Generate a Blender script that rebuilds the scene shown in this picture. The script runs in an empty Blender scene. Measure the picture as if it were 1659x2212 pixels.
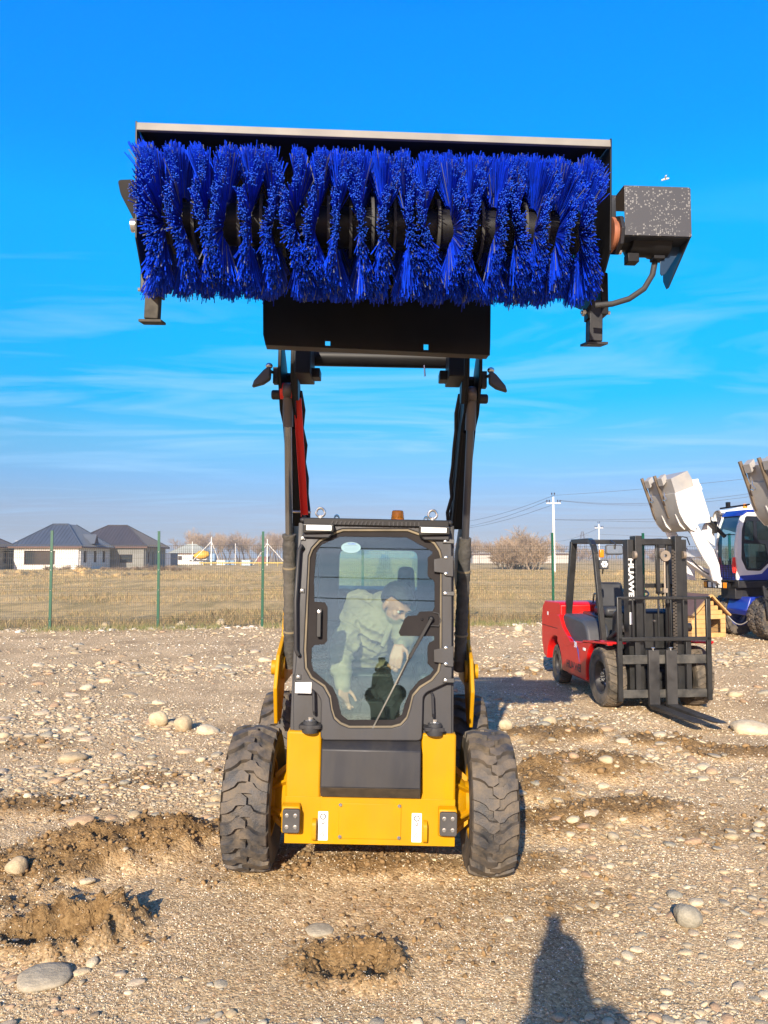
import bpy, math, random
import numpy as np
from mathutils import Matrix, Vector
random.seed(7); RNG = np.random.default_rng(7)
R = math.radians
S = bpy.context.scene
COL = S.collection

# ------------------------------------------------------------------ camera, sky, sun, exposure
CAM_H, PITCH, FOC, CX, CY = 1.75, R(3.41), 1660.0, 829.5, 1106.0
cd = bpy.data.cameras.new('camera'); cam = bpy.data.objects.new('camera', cd); COL.objects.link(cam)
cam.location = (0, 0, CAM_H); cam.rotation_euler = (R(90) + PITCH, 0, 0)
cd.sensor_fit = 'VERTICAL'; cd.sensor_height = 24; cd.lens = 24 * FOC / 2212
cd.clip_start = 0.05; cd.clip_end = 8000
S.camera = cam
SUN_EL, SUN_AZ = R(24.2), R(12.0)          # light comes from behind the camera, a little from the left
w = bpy.data.worlds.new('World'); S.world = w; w.use_nodes = True
wn, wl = w.node_tree.nodes, w.node_tree.links
wn.clear()
wo = wn.new('ShaderNodeOutputWorld'); bg = wn.new('ShaderNodeBackground'); wl.new(bg.outputs[0], wo.inputs[0])
sky = wn.new('ShaderNodeTexSky'); sky.sky_type = 'NISHITA'; sky.sun_disc = False
sky.sun_elevation = SUN_EL; sky.sun_rotation = math.pi + SUN_AZ
sky.air_density = 1.0; sky.dust_density = 1.0; sky.ozone_density = 2.5; sky.altitude = 700
hsv = wn.new('ShaderNodeHueSaturation'); hsv.inputs['Saturation'].default_value = 1.42; hsv.inputs['Value'].default_value = 1.0
wl.new(sky.outputs[0], hsv.inputs['Color'])
tint = wn.new('ShaderNodeMix'); tint.data_type = 'RGBA'; tint.blend_type = 'MULTIPLY'; tint.inputs[0].default_value = 1
wl.new(hsv.outputs[0], tint.inputs[6])
tcw = wn.new('ShaderNodeTexCoord'); sepw = wn.new('ShaderNodeSeparateXYZ'); wl.new(tcw.outputs['Generated'], sepw.inputs[0])
rampw = wn.new('ShaderNodeValToRGB'); wl.new(sepw.outputs[2], rampw.inputs[0])
RS = [(0.006, .46, .51, .85), (.033, .40, .385, .59), (.063, .44, .395, .54), (.099, .48, .51, .65), (.147, .52, .70, .72), (.199, .31, .86, .80), (.267, .10, 1.12, 1.0), (.40, .04, 1.62, 1.38), (.476, .04, 1.56, 1.58), (.586, .04, 1.72, 1.98), (.95, .9, 1.0, 1.5)]
while len(rampw.color_ramp.elements) < len(RS): rampw.color_ramp.elements.new(.5)
for e, q in zip(rampw.color_ramp.elements, RS): e.position = q[0]
for e, q in zip(rampw.color_ramp.elements, RS): e.color = (q[1] / 2 * (.3 if .15 < q[0] < .7 else 1), q[2] / 2, q[3] / 2 * (1.08 if q[0] > .15 else 1), 1)
gain = wn.new('ShaderNodeVectorMath'); gain.operation = 'SCALE'; gain.inputs['Scale'].default_value = 2.0
wl.new(tint.outputs[2], gain.inputs[0])
# towards the sun the real sky pales: the tint fades out with the angle to the sun's side
dts = wn.new('ShaderNodeVectorMath'); dts.operation = 'DOT_PRODUCT'; wl.new(tcw.outputs['Generated'], dts.inputs[0]); dts.inputs[1].default_value = (-math.sin(SUN_AZ) * math.cos(SUN_EL), -math.cos(SUN_AZ) * math.cos(SUN_EL), math.sin(SUN_EL))
mrs = wn.new('ShaderNodeMapRange'); mrs.interpolation_type = 'SMOOTHSTEP'; mrs.inputs[1].default_value = 0.05; mrs.inputs[2].default_value = 0.95; wl.new(dts.outputs['Value'], mrs.inputs[0])
pal = wn.new('ShaderNodeMix'); pal.data_type = 'RGBA'; wl.new(mrs.outputs[0], pal.inputs[0]); wl.new(rampw.outputs[0], pal.inputs[6]); pal.inputs[7].default_value = (.62, .44, .46, 1)
wl.new(pal.outputs[2], tint.inputs[7])
# thin cirrus, laid on a plane high above the ground
cmb = wn.new('ShaderNodeCombineXYZ')
zz = wn.new('ShaderNodeMath'); zz.operation = 'ADD'; zz.inputs[1].default_value = 0.05; wl.new(sepw.outputs[2], zz.inputs[0])
for i, ax in enumerate((0, 1)):
    dv = wn.new('ShaderNodeMath'); dv.operation = 'DIVIDE'; wl.new(sepw.outputs[ax], dv.inputs[0]); wl.new(zz.outputs[0], dv.inputs[1])
    wl.new(dv.outputs[0], cmb.inputs[i])
mapw = wn.new('ShaderNodeMapping'); wl.new(cmb.outputs[0], mapw.inputs[0])
mapw.inputs['Rotation'].default_value = (0, 0, R(-22)); mapw.inputs['Scale'].default_value = (0.30, 0.8, 1)
mapw.inputs['Location'].default_value = (1.3, 0.4, 0)
nzw = wn.new('ShaderNodeTexNoise'); nzw.inputs['Scale'].default_value = 1.5; nzw.inputs['Detail'].default_value = 12
nzw.inputs['Roughness'].default_value = 0.56; nzw.inputs['Distortion'].default_value = 1.6; wl.new(mapw.outputs[0], nzw.inputs['Vector'])
crw = wn.new('ShaderNodeMapRange'); crw.inputs[1].default_value = 0.46; crw.inputs[2].default_value = 0.72
crw.inputs[3].default_value = 0.0; crw.inputs[4].default_value = 0.62; wl.new(nzw.outputs[0], crw.inputs[0])
elw = wn.new('ShaderNodeValToRGB'); wl.new(sepw.outputs[2], elw.inputs[0])
elw.color_ramp.elements[0].position = 0.0; elw.color_ramp.elements[0].color = (0.15,)*3 + (1,)
elw.color_ramp.elements[1].position = 0.42; elw.color_ramp.elements[1].color = (0, 0, 0, 1)
for p_, c_ in ((0.08, 0.6), (0.17, 1.0), (0.27, 0.8)):
    e = elw.color_ramp.elements.new(p_); e.color = (c_, c_, c_, 1)
mlw = wn.new('ShaderNodeMath'); mlw.operation = 'MULTIPLY'; wl.new(crw.outputs[0], mlw.inputs[0]); wl.new(elw.outputs[0], mlw.inputs[1])
cmix = wn.new('ShaderNodeMix'); cmix.data_type = 'RGBA'; wl.new(mlw.outputs[0], cmix.inputs[0])
wl.new(gain.outputs[0], cmix.inputs[6]); cmix.inputs[7].default_value = (2.3, 4.1, 6.2, 1)
wl.new(cmix.outputs[2], bg.inputs['Color']); bg.inputs['Strength'].default_value = 0.087
sd = bpy.data.lights.new('sun', 'SUN'); sun = bpy.data.objects.new('sun', sd); COL.objects.link(sun)
sd.energy = 4.2; sd.angle = R(0.53); sd.color = (1.0, 0.88, 0.72)
ldir = Vector((math.sin(SUN_AZ) * math.cos(SUN_EL), math.cos(SUN_AZ) * math.cos(SUN_EL), -math.sin(SUN_EL)))
sun.rotation_euler = ldir.to_track_quat('-Z', 'Y').to_euler()
S.view_settings.view_transform = 'Standard'; S.view_settings.look = 'None'; S.view_settings.gamma = 1.0
S.view_settings.use_curve_mapping = False; S.view_settings.exposure = 1.14
S.render.engine = 'CYCLES'
S.cycles.max_bounces = 8; S.cycles.transparent_max_bounces = 24; S.cycles.sample_clamp_indirect = 6

# ------------------------------------------------------------------ measuring helpers (a pixel of the photo -> a point of the place)
def ray(px, py):
    v = Vector(((px - CX) / FOC, 1.0, (CY - py) / FOC))
    c, s = math.cos(PITCH), math.sin(PITCH)
    return Vector((v.x, v.y * c - v.z * s, v.y * s + v.z * c))
def P(px, py, Y):
    r = ray(px, py); t = Y / r.y
    return Vector((r.x * t, Y, CAM_H + r.z * t))
def G(px, py, z=0.0):
    r = ray(px, py); t = (z - CAM_H) / r.z
    return Vector((r.x * t, r.y * t, z))
def hit(px, py, O, N):
    r = ray(px, py); C0 = Vector((0, 0, CAM_H)); t = (O - C0).dot(N) / r.dot(N)
    return C0 + r * t

# ------------------------------------------------------------------ materials
MATS = {}
def mat(name, col, rough=0.5, metal=0.0, var=0.12, vscale=6.0, dust=0.0, dustcol=(0.36, 0.29, 0.2), dscale=3.0, bump=0.0, bscale=60.0, coat=0.0, spec=0.5, emit=None, detail=5, streak=1.0):
    if name in MATS: return MATS[name]
    m = bpy.data.materials.new(name); m.use_nodes = True; nt = m.node_tree; n, l = nt.nodes, nt.links
    b = n['Principled BSDF']; b.inputs['Roughness'].default_value = rough; b.inputs['Metallic'].default_value = metal
    b.inputs['Coat Weight'].default_value = coat; b.inputs['Specular IOR Level'].default_value = spec
    tc = n.new('ShaderNodeTexCoord')
    nz = n.new('ShaderNodeTexNoise'); nz.inputs['Scale'].default_value = vscale; nz.inputs['Detail'].default_value = detail; l.new(tc.outputs['Object'], nz.inputs['Vector'])
    mr = n.new('ShaderNodeMapRange'); mr.inputs[1].default_value = 0.3; mr.inputs[2].default_value = 0.7; l.new(nz.outputs[0], mr.inputs[0])
    mx = n.new('ShaderNodeMix'); mx.data_type = 'RGBA'; l.new(mr.outputs[0], mx.inputs[0])
    mx.inputs[6].default_value = tuple(max(0, c * (1 - var)) for c in col) + (1,)
    mx.inputs[7].default_value = tuple(min(1, c * (1 + var)) for c in col) + (1,)
    out = mx.outputs[2]
    if dust > 0:
        n2 = n.new('ShaderNodeTexNoise'); n2.inputs['Scale'].default_value = dscale; n2.inputs['Detail'].default_value = 8; n2.inputs['Roughness'].default_value = 0.65
        if streak != 1.0:
            mpp = n.new('ShaderNodeMapping'); mpp.inputs['Scale'].default_value = (1.0, 1.0, streak); l.new(tc.outputs['Object'], mpp.inputs[0]); l.new(mpp.outputs[0], n2.inputs['Vector'])
        else: l.new(tc.outputs['Object'], n2.inputs['Vector'])
        m2 = n.new('ShaderNodeMapRange'); m2.inputs[1].default_value = 0.38; m2.inputs[2].default_value = 0.68; m2.inputs[4].default_value = dust
        l.new(n2.outputs[0], m2.inputs[0])
        x2 = n.new('ShaderNodeMix'); x2.data_type = 'RGBA'; l.new(m2.outputs[0], x2.inputs[0]); l.new(out, x2.inputs[6]); x2.inputs[7].default_value = dustcol + (1,)
        out = x2.outputs[2]
        mr2 = n.new('ShaderNodeMapRange'); mr2.inputs[3].default_value = rough; mr2.inputs[4].default_value = 0.85; l.new(m2.outputs[0], mr2.inputs[0]); l.new(mr2.outputs[0], b.inputs['Roughness'])
    l.new(out, b.inputs['Base Color'])
    if bump > 0:
        n3 = n.new('ShaderNodeTexNoise'); n3.inputs['Scale'].default_value = bscale; n3.inputs['Detail'].default_value = 4; l.new(tc.outputs['Object'], n3.inputs['Vector'])
        bp = n.new('ShaderNodeBump'); bp.inputs['Strength'].default_value = bump; bp.inputs['Distance'].default_value = 0.01; l.new(n3.outputs[0], bp.inputs['Height']); l.new(bp.outputs[0], b.inputs['Normal'])
    if emit:
        b.inputs['Emission Color'].default_value = emit[0] + (1,); b.inputs['Emission Strength'].default_value = emit[1]
    MATS[name] = m; return m
def glassmat(name, tintc, gloss=1.6, rough=0.02, haze=0.0):
    if name in MATS: return MATS[name]
    m = bpy.data.materials.new(name); m.use_nodes = True; nt = m.node_tree; n, l = nt.nodes, nt.links; n.clear()
    o = n.new('ShaderNodeOutputMaterial'); t = n.new('ShaderNodeBsdfTransparent'); t.inputs[0].default_value = tintc + (1,)
    g = n.new('ShaderNodeBsdfGlossy'); g.inputs['Color'].default_value = (.62, .90, 1.0, 1); g.inputs['Roughness'].default_value = rough
    f = n.new('ShaderNodeFresnel'); f.inputs[0].default_value = 1.5
    k = n.new('ShaderNodeMath'); k.operation = 'MULTIPLY'; k.inputs[1].default_value = gloss; k.use_clamp = True; l.new(f.outputs[0], k.inputs[0])
    last = t.outputs[0]
    if haze > 0:   # a thin film of road dust on the pane
        d = n.new('ShaderNodeBsdfDiffuse'); d.inputs[0].default_value = (0.5, 0.6, 0.6, 1)
        tc = n.new('ShaderNodeTexCoord'); nz = n.new('ShaderNodeTexNoise'); nz.inputs['Scale'].default_value = 7; nz.inputs['Detail'].default_value = 9; nz.inputs['Roughness'].default_value = 0.7
        l.new(tc.outputs['Object'], nz.inputs['Vector'])
        mr = n.new('ShaderNodeMapRange'); mr.inputs[1].default_value = 0.35; mr.inputs[2].default_value = 0.75; mr.inputs[3].default_value = haze * 0.4; mr.inputs[4].default_value = haze * 1.8
        l.new(nz.outputs[0], mr.inputs[0])
        x = n.new('ShaderNodeMixShader'); l.new(mr.outputs[0], x.inputs[0]); l.new(last, x.inputs[1]); l.new(d.outputs[0], x.inputs[2]); last = x.outputs[0]
    y = n.new('ShaderNodeMixShader'); l.new(k.outputs[0], y.inputs[0]); l.new(last, y.inputs[1]); l.new(g.outputs[0], y.inputs[2]); l.new(y.outputs[0], o.inputs[0])
    MATS[name] = m; return m

yellow = mat('yellow paint', (0.44, 0.222, 0.0), 0.45, var=0.06, dust=0.22, dscale=8, streak=.3, dustcol=(0.27, 0.16, 0.035), spec=0.2)
dgrey = mat('dark grey paint', (0.017, 0.018, 0.023), 0.45, var=0.15, dust=0.42, dscale=9, streak=.18, dustcol=(0.055, 0.047, 0.036), spec=0.35, bump=0.05, bscale=300)
blackp = mat('black paint', (0.006, 0.006, 0.007), 0.45, var=0.2, dust=0.08, dscale=5, dustcol=(0.05, 0.045, 0.04), spec=0.25)
blackm = mat('mast black', (0.012, 0.0125, 0.013), 0.36, var=0.25, dust=0.22, dscale=5, dustcol=(0.06, 0.056, 0.048))
rubber = mat('rubber', (0.026, 0.026, 0.028), 0.72, var=0.2, dust=0.0, bump=0.2, bscale=90)
tyrem = mat('dusty tyre rubber', (0.036, 0.036, 0.038), 0.6, var=0.4, vscale=12, dust=0.8, dscale=9, dustcol=(0.17, 0.13, 0.085), bump=0.35, bscale=110)
tyret = mat('tan dusty tyre rubber', (0.06, 0.052, 0.04), 0.8, var=0.3, vscale=12, dust=0.8, dscale=6, dustcol=(0.20, 0.155, 0.105), bump=0.35, bscale=110)
red = mat('red paint', (0.56, 0.003, 0.003), 0.36, var=0.05, coat=0.15, spec=0.3, dust=0.04)
white = mat('white paint', (0.72, 0.72, 0.70), 0.4, var=0.04, dust=0.12, dscale=2)
steel = mat('bright steel', (0.62, 0.62, 0.60), 0.25, 0.9, var=0.1)
chrome = mat('rod steel', (0.30, 0.30, 0.30), 0.22, 0.9, var=0.1)
rail = mat('worn steel', (0.30, 0.26, 0.21), 0.45, 0.5, var=0.3, dust=0.4, dustcol=(0.30, 0.18, 0.09))
bluep = mat('blue paint', (0.006, 0.03, 0.30), 0.32, var=0.08, coat=0.4, dust=0.05)
amber = mat('amber plastic', (0.85, 0.28, 0.004), 0.25, var=0.1)
plast = mat('grey plastic', (0.045, 0.048, 0.055), 0.55, var=0.15, bump=0.15, bscale=200)
lensm = mat('lamp lens', (0.85, 0.85, 0.80), 0.15, var=0.03, spec=0.8)
stickw = mat('white sticker', (0.78, 0.78, 0.76), 0.5, var=0.02)
ink = mat('black ink', (0.02, 0.02, 0.022), 0.6)
glass = glassmat('green tinted cab glass', (0.84, 0.92, 0.87), 1.7, 0.008, 0.008)
glass2 = glassmat('dark tinted glass', (0.66, 0.84, 0.83), 1.3, 0.02, 0.01)

# ------------------------------------------------------------------ mesh helpers
class MB:
    def __init__(s): s.v = []; s.f = []; s.mi = []
    def add(s, vs, fs, mi=0):
        o = len(s.v); s.v += [tuple(v) for v in vs]; s.f += [tuple(i + o for i in f) for f in fs]; s.mi += [mi] * len(fs)
    def box(s, c, d, rot=None, mi=0, taper=None):
        x, y, z = d[0] / 2, d[1] / 2, d[2] / 2
        vs = [Vector((sx * x, sy * y, sz * z)) for sz in (-1, 1) for sy in (-1, 1) for sx in (-1, 1)]
        if taper:
            for v in vs:
                if v.z > 0: v.x *= taper[0]; v.y *= taper[1]
        if rot: 
            from mathutils import Euler
            m = Euler(rot).to_matrix(); vs = [m @ v for v in vs]
        vs = [v + Vector(c) for v in vs]
        s.add(vs, [(0, 2, 3, 1), (4, 5, 7, 6), (0, 1, 5, 4), (2, 6, 7, 3), (0, 4, 6, 2), (1, 3, 7, 5)], mi)
    def bx(s, x0, x1, y0, y1, z0, z1, mi=0):
        s.box(((x0 + x1) / 2, (y0 + y1) / 2, (z0 + z1) / 2), (abs(x1 - x0), abs(y1 - y0), abs(z1 - z0)), mi=mi)
    def beam(s, p0, p1, wd, ht, mi=0, up=(0, 0, 1)):
        p0, p1 = Vector(p0), Vector(p1); d = (p1 - p0).normalized(); u = Vector(up)
        if abs(d.dot(u)) > 0.98: u = Vector((0, 1, 0))
        sx = d.cross(u).normalized(); uz = sx.cross(d)
        vs = [p + sx * (a * wd / 2) + uz * (b * ht / 2) for p in (p0, p1) for a, b in ((-1, -1), (1, -1), (1, 1), (-1, 1))]
        s.add(vs, [(0, 1, 2, 3)[::-1], (4, 5, 6, 7), (0, 1, 5, 4), (1, 2, 6, 5), (2, 3, 7, 6), (3, 0, 4, 7)], mi)
    def tube(s, pts, r, n=8, mi=0, cap=True):
        pts = [Vector(p) for p in pts]; rs = r if isinstance(r, (list, tuple)) else [r] * len(pts)
        d0 = (pts[1] - pts[0]).normalized(); u = d0.orthogonal().normalized(); vs = []
        for i, p in enumerate(pts):
            d = (pts[min(i + 1, len(pts) - 1)] - pts[max(i - 1, 0)]).normalized()
            u = (u - d * u.dot(d)).normalized(); wv = d.cross(u)
            for k in range(n):
                a = 2 * math.pi * k / n; vs.append(p + (u * math.cos(a) + wv * math.sin(a)) * rs[i])
        fs = [(i * n + k, i * n + (k + 1) % n, (i + 1) * n + (k + 1) % n, (i + 1) * n + k) for i in range(len(pts) - 1) for k in range(n)]
        if cap: fs += [tuple(range(n))[::-1], tuple(range((len(pts) - 1) * n, len(pts) * n))]
        s.add(vs, fs, mi)
    def prism(s, poly, a, b, axis='x', mi=0):
        n = len(poly)
        def mk(p, t): return {'x': (t, p[0], p[1]), 'y': (p[0], t, p[1]), 'z': (p[0], p[1], t)}[axis]
        vs = [mk(p, a) for p in poly] + [mk(p, b) for p in poly]
        s.add(vs, [tuple(range(n))[::-1], tuple(range(n, 2 * n))] + [(i, (i + 1) % n, n + (i + 1) % n, n + i) for i in range(n)], mi)
    def lathe(s, prof, o=(0, 0, 0), d=(1, 0, 0), n=32, mi=0, closed=False):
        o, d = Vector(o), Vector(d).normalized(); u = d.orthogonal().normalized(); wv = d.cross(u); vs = []
        for r, t in prof:
            for k in range(n):
                a = 2 * math.pi * k / n; vs.append(o + d * t + (u * math.cos(a) + wv * math.sin(a)) * r)
        m = len(prof); rng = range(m if closed else m - 1)
        s.add(vs, [(i * n + k, i * n + (k + 1) % n, ((i + 1) % m) * n + (k + 1) % n, ((i + 1) % m) * n + k) for i in rng for k in range(n)], mi)
    def ell(s, c, r, n=12, m=8, mi=0, rot=None):
        vs = []; mt = rot if rot is not None else Matrix.Identity(3)
        for i in range(1, m):
            th = math.pi * i / m
            for k in range(n):
                a = 2 * math.pi * k / n
                vs.append(Vector(c) + mt @ Vector((r[0] * math.sin(th) * math.cos(a), r[1] * math.sin(th) * math.sin(a), r[2] * math.cos(th))))
        top = len(vs); vs.append(Vector(c) + mt @ Vector((0, 0, r[2]))); vs.append(Vector(c) + mt @ Vector((0, 0, -r[2])))
        fs = [(i * n + k, (i + 1) * n + k, (i + 1) * n + (k + 1) % n, i * n + (k + 1) % n) for i in range(m - 2) for k in range(n)]
        fs += [(top, k, (k + 1) % n) for k in range(n)] + [(top + 1, (m - 2) * n + (k + 1) % n, (m - 2) * n + k) for k in range(n)]
        s.add(vs, fs, mi)
    def mesh(s, name, mats, smooth=35, fix=True):
        me = bpy.data.meshes.new(name); me.from_pydata(s.v, [], s.f)
        for m in (mats if isinstance(mats, (list, tuple)) else [mats]): me.materials.append(m)
        if any(s.mi): me.polygons.foreach_set('material_index', s.mi)
        if fix:
            import bmesh
            b = bmesh.new(); b.from_mesh(me); bmesh.ops.recalc_face_normals(b, faces=b.faces); b.to_mesh(me); b.free()
        if smooth:
            me.polygons.foreach_set('use_smooth', [True] * len(me.polygons)); me.set_sharp_from_angle(angle=R(smooth))
        me.update(); return me
    def build(s, name, mats, parent=None, bev=0.0, smooth=35, mx=None, fix=True):
        me = s.mesh(name, mats, smooth, fix)
        if mx is not None: me.transform(mx)
        return link(name, me, parent, bev)
def link(name, me, parent=None, bev=0.0):
    o = bpy.data.objects.new(name, me); COL.objects.link(o)
    if parent is not None: o.parent = parent
    if bev > 0:
        b = o.modifiers.new('bevel', 'BEVEL'); b.width = bev; b.segments = 2; b.limit_method = 'ANGLE'; b.angle_limit = R(40)
    return o
def empty(name, loc=(0, 0, 0), rot=(0, 0, 0)):
    o = bpy.data.objects.new(name, None); COL.objects.link(o); o.location = loc; o.rotation_euler = rot; o.empty_display_size = 0.2; return o
def tag(o, label=None, cat=None, group=None, kind=None):
    if label: o['label'] = label
    if cat: o['category'] = cat
    if group: o['group'] = group
    if kind: o['kind'] = kind
    return o
def copy_tree(o, parent=None):
    c = o.copy(); COL.objects.link(c)
    if parent is not None: c.parent = parent
    for ch in list(o.children): copy_tree(ch, c)
    return c
def mx_of(loc, rot):
    from mathutils import Euler
    return Matrix.Translation(loc) @ Euler(rot).to_matrix().to_4x4()
def frame(o, x, y):       # 4x4 with given origin, x axis and y axis; z = x cross y
    x = Vector(x).normalized(); y = Vector(y); y = (y - x * y.dot(x)).normalized(); z = x.cross(y)
    m = Matrix((x, y, z)).transposed().to_4x4(); m.translation = Vector(o); return m
def rounded(poly, r, n=4):
    out = []; N = len(poly)
    for i in range(N):
        a, b, c = Vector(poly[i - 1]), Vector(poly[i]), Vector(poly[(i + 1) % N])
        u, v = a - b, c - b; k = min(r, u.length * 0.45, v.length * 0.45)
        p, q = b + u.normalized() * k, b + v.normalized() * k
        for j in range(n + 1):
            t = j / n; out.append(tuple(p * (1 - t) ** 2 + b * 2 * t * (1 - t) + q * t * t))
    return out
def plate(name, outlines, t, mx, mats, parent, bev=0.0, smooth=30):
    """flat plate from 2D outlines (first outer, others holes), thickness t centred on the plane of mx"""
    cu = bpy.data.curves.new(name, 'CURVE'); cu.dimensions = '2D'; cu.fill_mode = 'BOTH'; cu.extrude = max(t / 2 - bev, 0.0001); cu.bevel_depth = bev; cu.bevel_resolution = 1; cu.offset = -bev
    for ol in outlines:
        sp = cu.splines.new('POLY'); sp.points.add(len(ol) - 1); sp.use_cyclic_u = True
        for i, p in enumerate(ol): sp.points[i].co = (p[0], p[1], 0, 1)
    return curve_obj(name, cu, mx, mats, parent, smooth)
def curve_obj(name, cu, mx, mats, parent, smooth=30):
    tmp = bpy.data.objects.new('tmp', cu); COL.objects.link(tmp)
    dg = bpy.context.evaluated_depsgraph_get(); me = bpy.data.meshes.new_from_object(tmp.evaluated_get(dg)); bpy.data.objects.remove(tmp)
    me.name = name; me.transform(mx); me.materials.clear(); me.materials.append(mats)
    me.polygons.foreach_set('use_smooth', [True] * len(me.polygons)); me.set_sharp_from_angle(angle=R(smooth))
    return link(name, me, parent)
def text(name, s, size, mx, m, parent, t=0.001, sx=1.0, bold=0.0, spacing=1.0):
    cu = bpy.data.curves.new(name, 'FONT'); cu.body = s; cu.size = size; cu.extrude = t; cu.align_x = 'CENTER'; cu.align_y = 'CENTER'; cu.offset = bold; cu.space_character = spacing
    return curve_obj(name, cu, mx @ Matrix.Diagonal((sx, 1, 1, 1)), m, parent)

# ------------------------------------------------------------------ noise and ground height
def hash2(ix, iy, k):
    h = (ix.astype(np.int64) * 374761393 + iy.astype(np.int64) * 668265263 + k * 1274126177) & 0xffffffff
    h = ((h ^ (h >> 13)) * 1274126177) & 0xffffffff
    return ((h ^ (h >> 16)) & 0xffff) / 65535.0
def vnoise(x, y, k=0):
    ix, iy = np.floor(x), np.floor(y); fx, fy = x - ix, y - iy; fx = fx * fx * (3 - 2 * fx); fy = fy * fy * (3 - 2 * fy)
    a, b, c, d = hash2(ix, iy, k), hash2(ix + 1, iy, k), hash2(ix, iy + 1, k), hash2(ix + 1, iy + 1, k)
    return (a * (1 - fx) + b * fx) * (1 - fy) + (c * (1 - fx) + d * fx) * fy
def fbm(x, y, oct=4, k=0, g=0.5):
    s = np.zeros_like(x, dtype=float); a = 1; t = 0
    for i in range(oct): s += a * vnoise(x * 2 ** i, y * 2 ** i, k + i * 7); t += a; a *= g
    return s / t
def fence_y(x): return 18.9 + (x + 8.16) * 0.138
# brown earth heaps and pits: x, y, radius x, radius y, turn, height
HEAPS = []
def heap(px, py, rx, ry, h, rot=0.0, w=1.0): g = G(px, py); HEAPS.append((g.x, g.y, rx, ry, rot, h, w))
heap(80, 1895, .50, .28, .06, .35); heap(240, 1835, .55, .26, .05, .15); heap(400, 1812, .42, .22, .045, .0)
heap(30, 1960, .35, .2, .03, .3, .6)
heap(1290, 1665, .46, .26, .07); heap(1165, 1700, .26, .30, .07); heap(1370, 1752, .55, .22, .04, .1); heap(1230, 1780, .4, .2, .03, 0, .8)
heap(1200, 1592, .6, .26, .05); heap(1400, 1605, .45, .25, .035); heap(1620, 1628, .7, .22, .03); heap(1250, 1560, .3, .2, .02, 0, .5)
heap(690, 1770, .3, .2, .0); heap(90, 1610, .5, .35, .0, 0, .5); heap(330, 1680, .5, .25, .0, 0, .6); heap(1560, 1790, .5, .3, .0, 0, .5); heap(60, 1745, .5, .2, .02, 0, .8)
heap(600, 1860, .5, .25, .0, 0, .6); heap(850, 1870, .5, .16, .02, 0, .8); heap(1150, 1865, .35, .16, .02, 0, .6); heap(560, 1900, .4, .12, 0, 0, .4)
heap(900, 2000, .6, .3, 0, 0, .35); heap(1330, 1420, 1.0, .5, 0, 0, .4); heap(1100, 1450, .8, .4, 0, 0, .5); heap(1150, 1950, .5, .2, 0, 0, .4)
PITS = [(-1.50, 3.68, .30, .19, .085), (-.14, 3.42, .20, .14, .055)]
def ground_h(x, y, fine=True):
    x = np.asarray(x, float); y = np.asarray(y, float)
    near = np.clip((26 - np.abs(y)) / 8, 0, 1)
    h = (fbm(x * .35, y * .35, 3, 1) - .5) * .05 * near
    h -= 0.018 * x * np.exp(-((x + .08) / 1.3) ** 4 - ((y - 5) / 1.6) ** 4)
    h *= 1 - .8 * np.exp(-((x + .08) / 1.4) ** 4 - ((y - 5) / 1.5) ** 4) * 0
    soil = np.zeros_like(h)
    for (hx, hy, rx, ry, rot, hh, wgt) in HEAPS:
        c, s_ = math.cos(rot), math.sin(rot); u = ((x - hx) * c + (y - hy) * s_) / (rx * 1.2); v = (-(x - hx) * s_ + (y - hy) * c) / (ry * 1.45)
        warp = (fbm(x * 4, y * 4, 3, 11) - .5) * .9; d = np.sqrt(u * u + v * v) + warp
        m = np.clip(1.25 - d, 0, 1); m = m * m * (3 - 2 * m)
        soil = np.maximum(soil, m * wgt); h += 1.35 * hh * m * (0.55 + .9 * fbm(x * 7, y * 7, 3, 21))
    for (hx, hy, rx, ry, dep) in PITS:
        u = (x - hx) / rx; v = (y - hy) / ry; warp = (fbm(x * 6, y * 6, 3, 31) - .5) * .8; d = np.sqrt(u * u + v * v) + warp
        bowl = -dep * np.clip(1 - d * d, 0, 1) * .8
        rim = dep * np.exp(-((d - 1.05) / .28) ** 2) * (0.75 + .45 * np.clip((x - hx) / rx, -1, 1) + .2 * np.clip((y - hy) / ry, -1, 1))
        h += bowl + np.maximum(rim, 0) * (0.35 + 1.1 * np.clip(fbm(x * 18, y * 18, 3, 41) * 1.5 - .25, 0, 1)); soil = np.maximum(soil, np.clip(1.75 - d, 0, 1))
    # low humps and churned earth beyond the fence
    fd = np.clip((y - fence_y(x)) / 3, 0, 1)
    h += fd * (fbm(x * .12, y * .12, 3, 51) - .45) * .35 * np.clip((400 - y) / 200, 0, 1)
    if fine:
        k = np.clip((14 - y) / 8, 0, 1)
        h += k * ((fbm(x * 9, y * 9, 3, 61) - .5) * .012 + (fbm(x * 30, y * 30, 2, 71) - .5) * .009)
        h += soil * k * ((np.abs(fbm(x * 16, y * 16, 3, 81) - .5)) * .10 + (fbm(x * 45, y * 45, 2, 83) - .5) * .022)
    return h, soil
def gh(x, y): return float(ground_h(np.array([x]), np.array([y]))[0][0])
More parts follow.
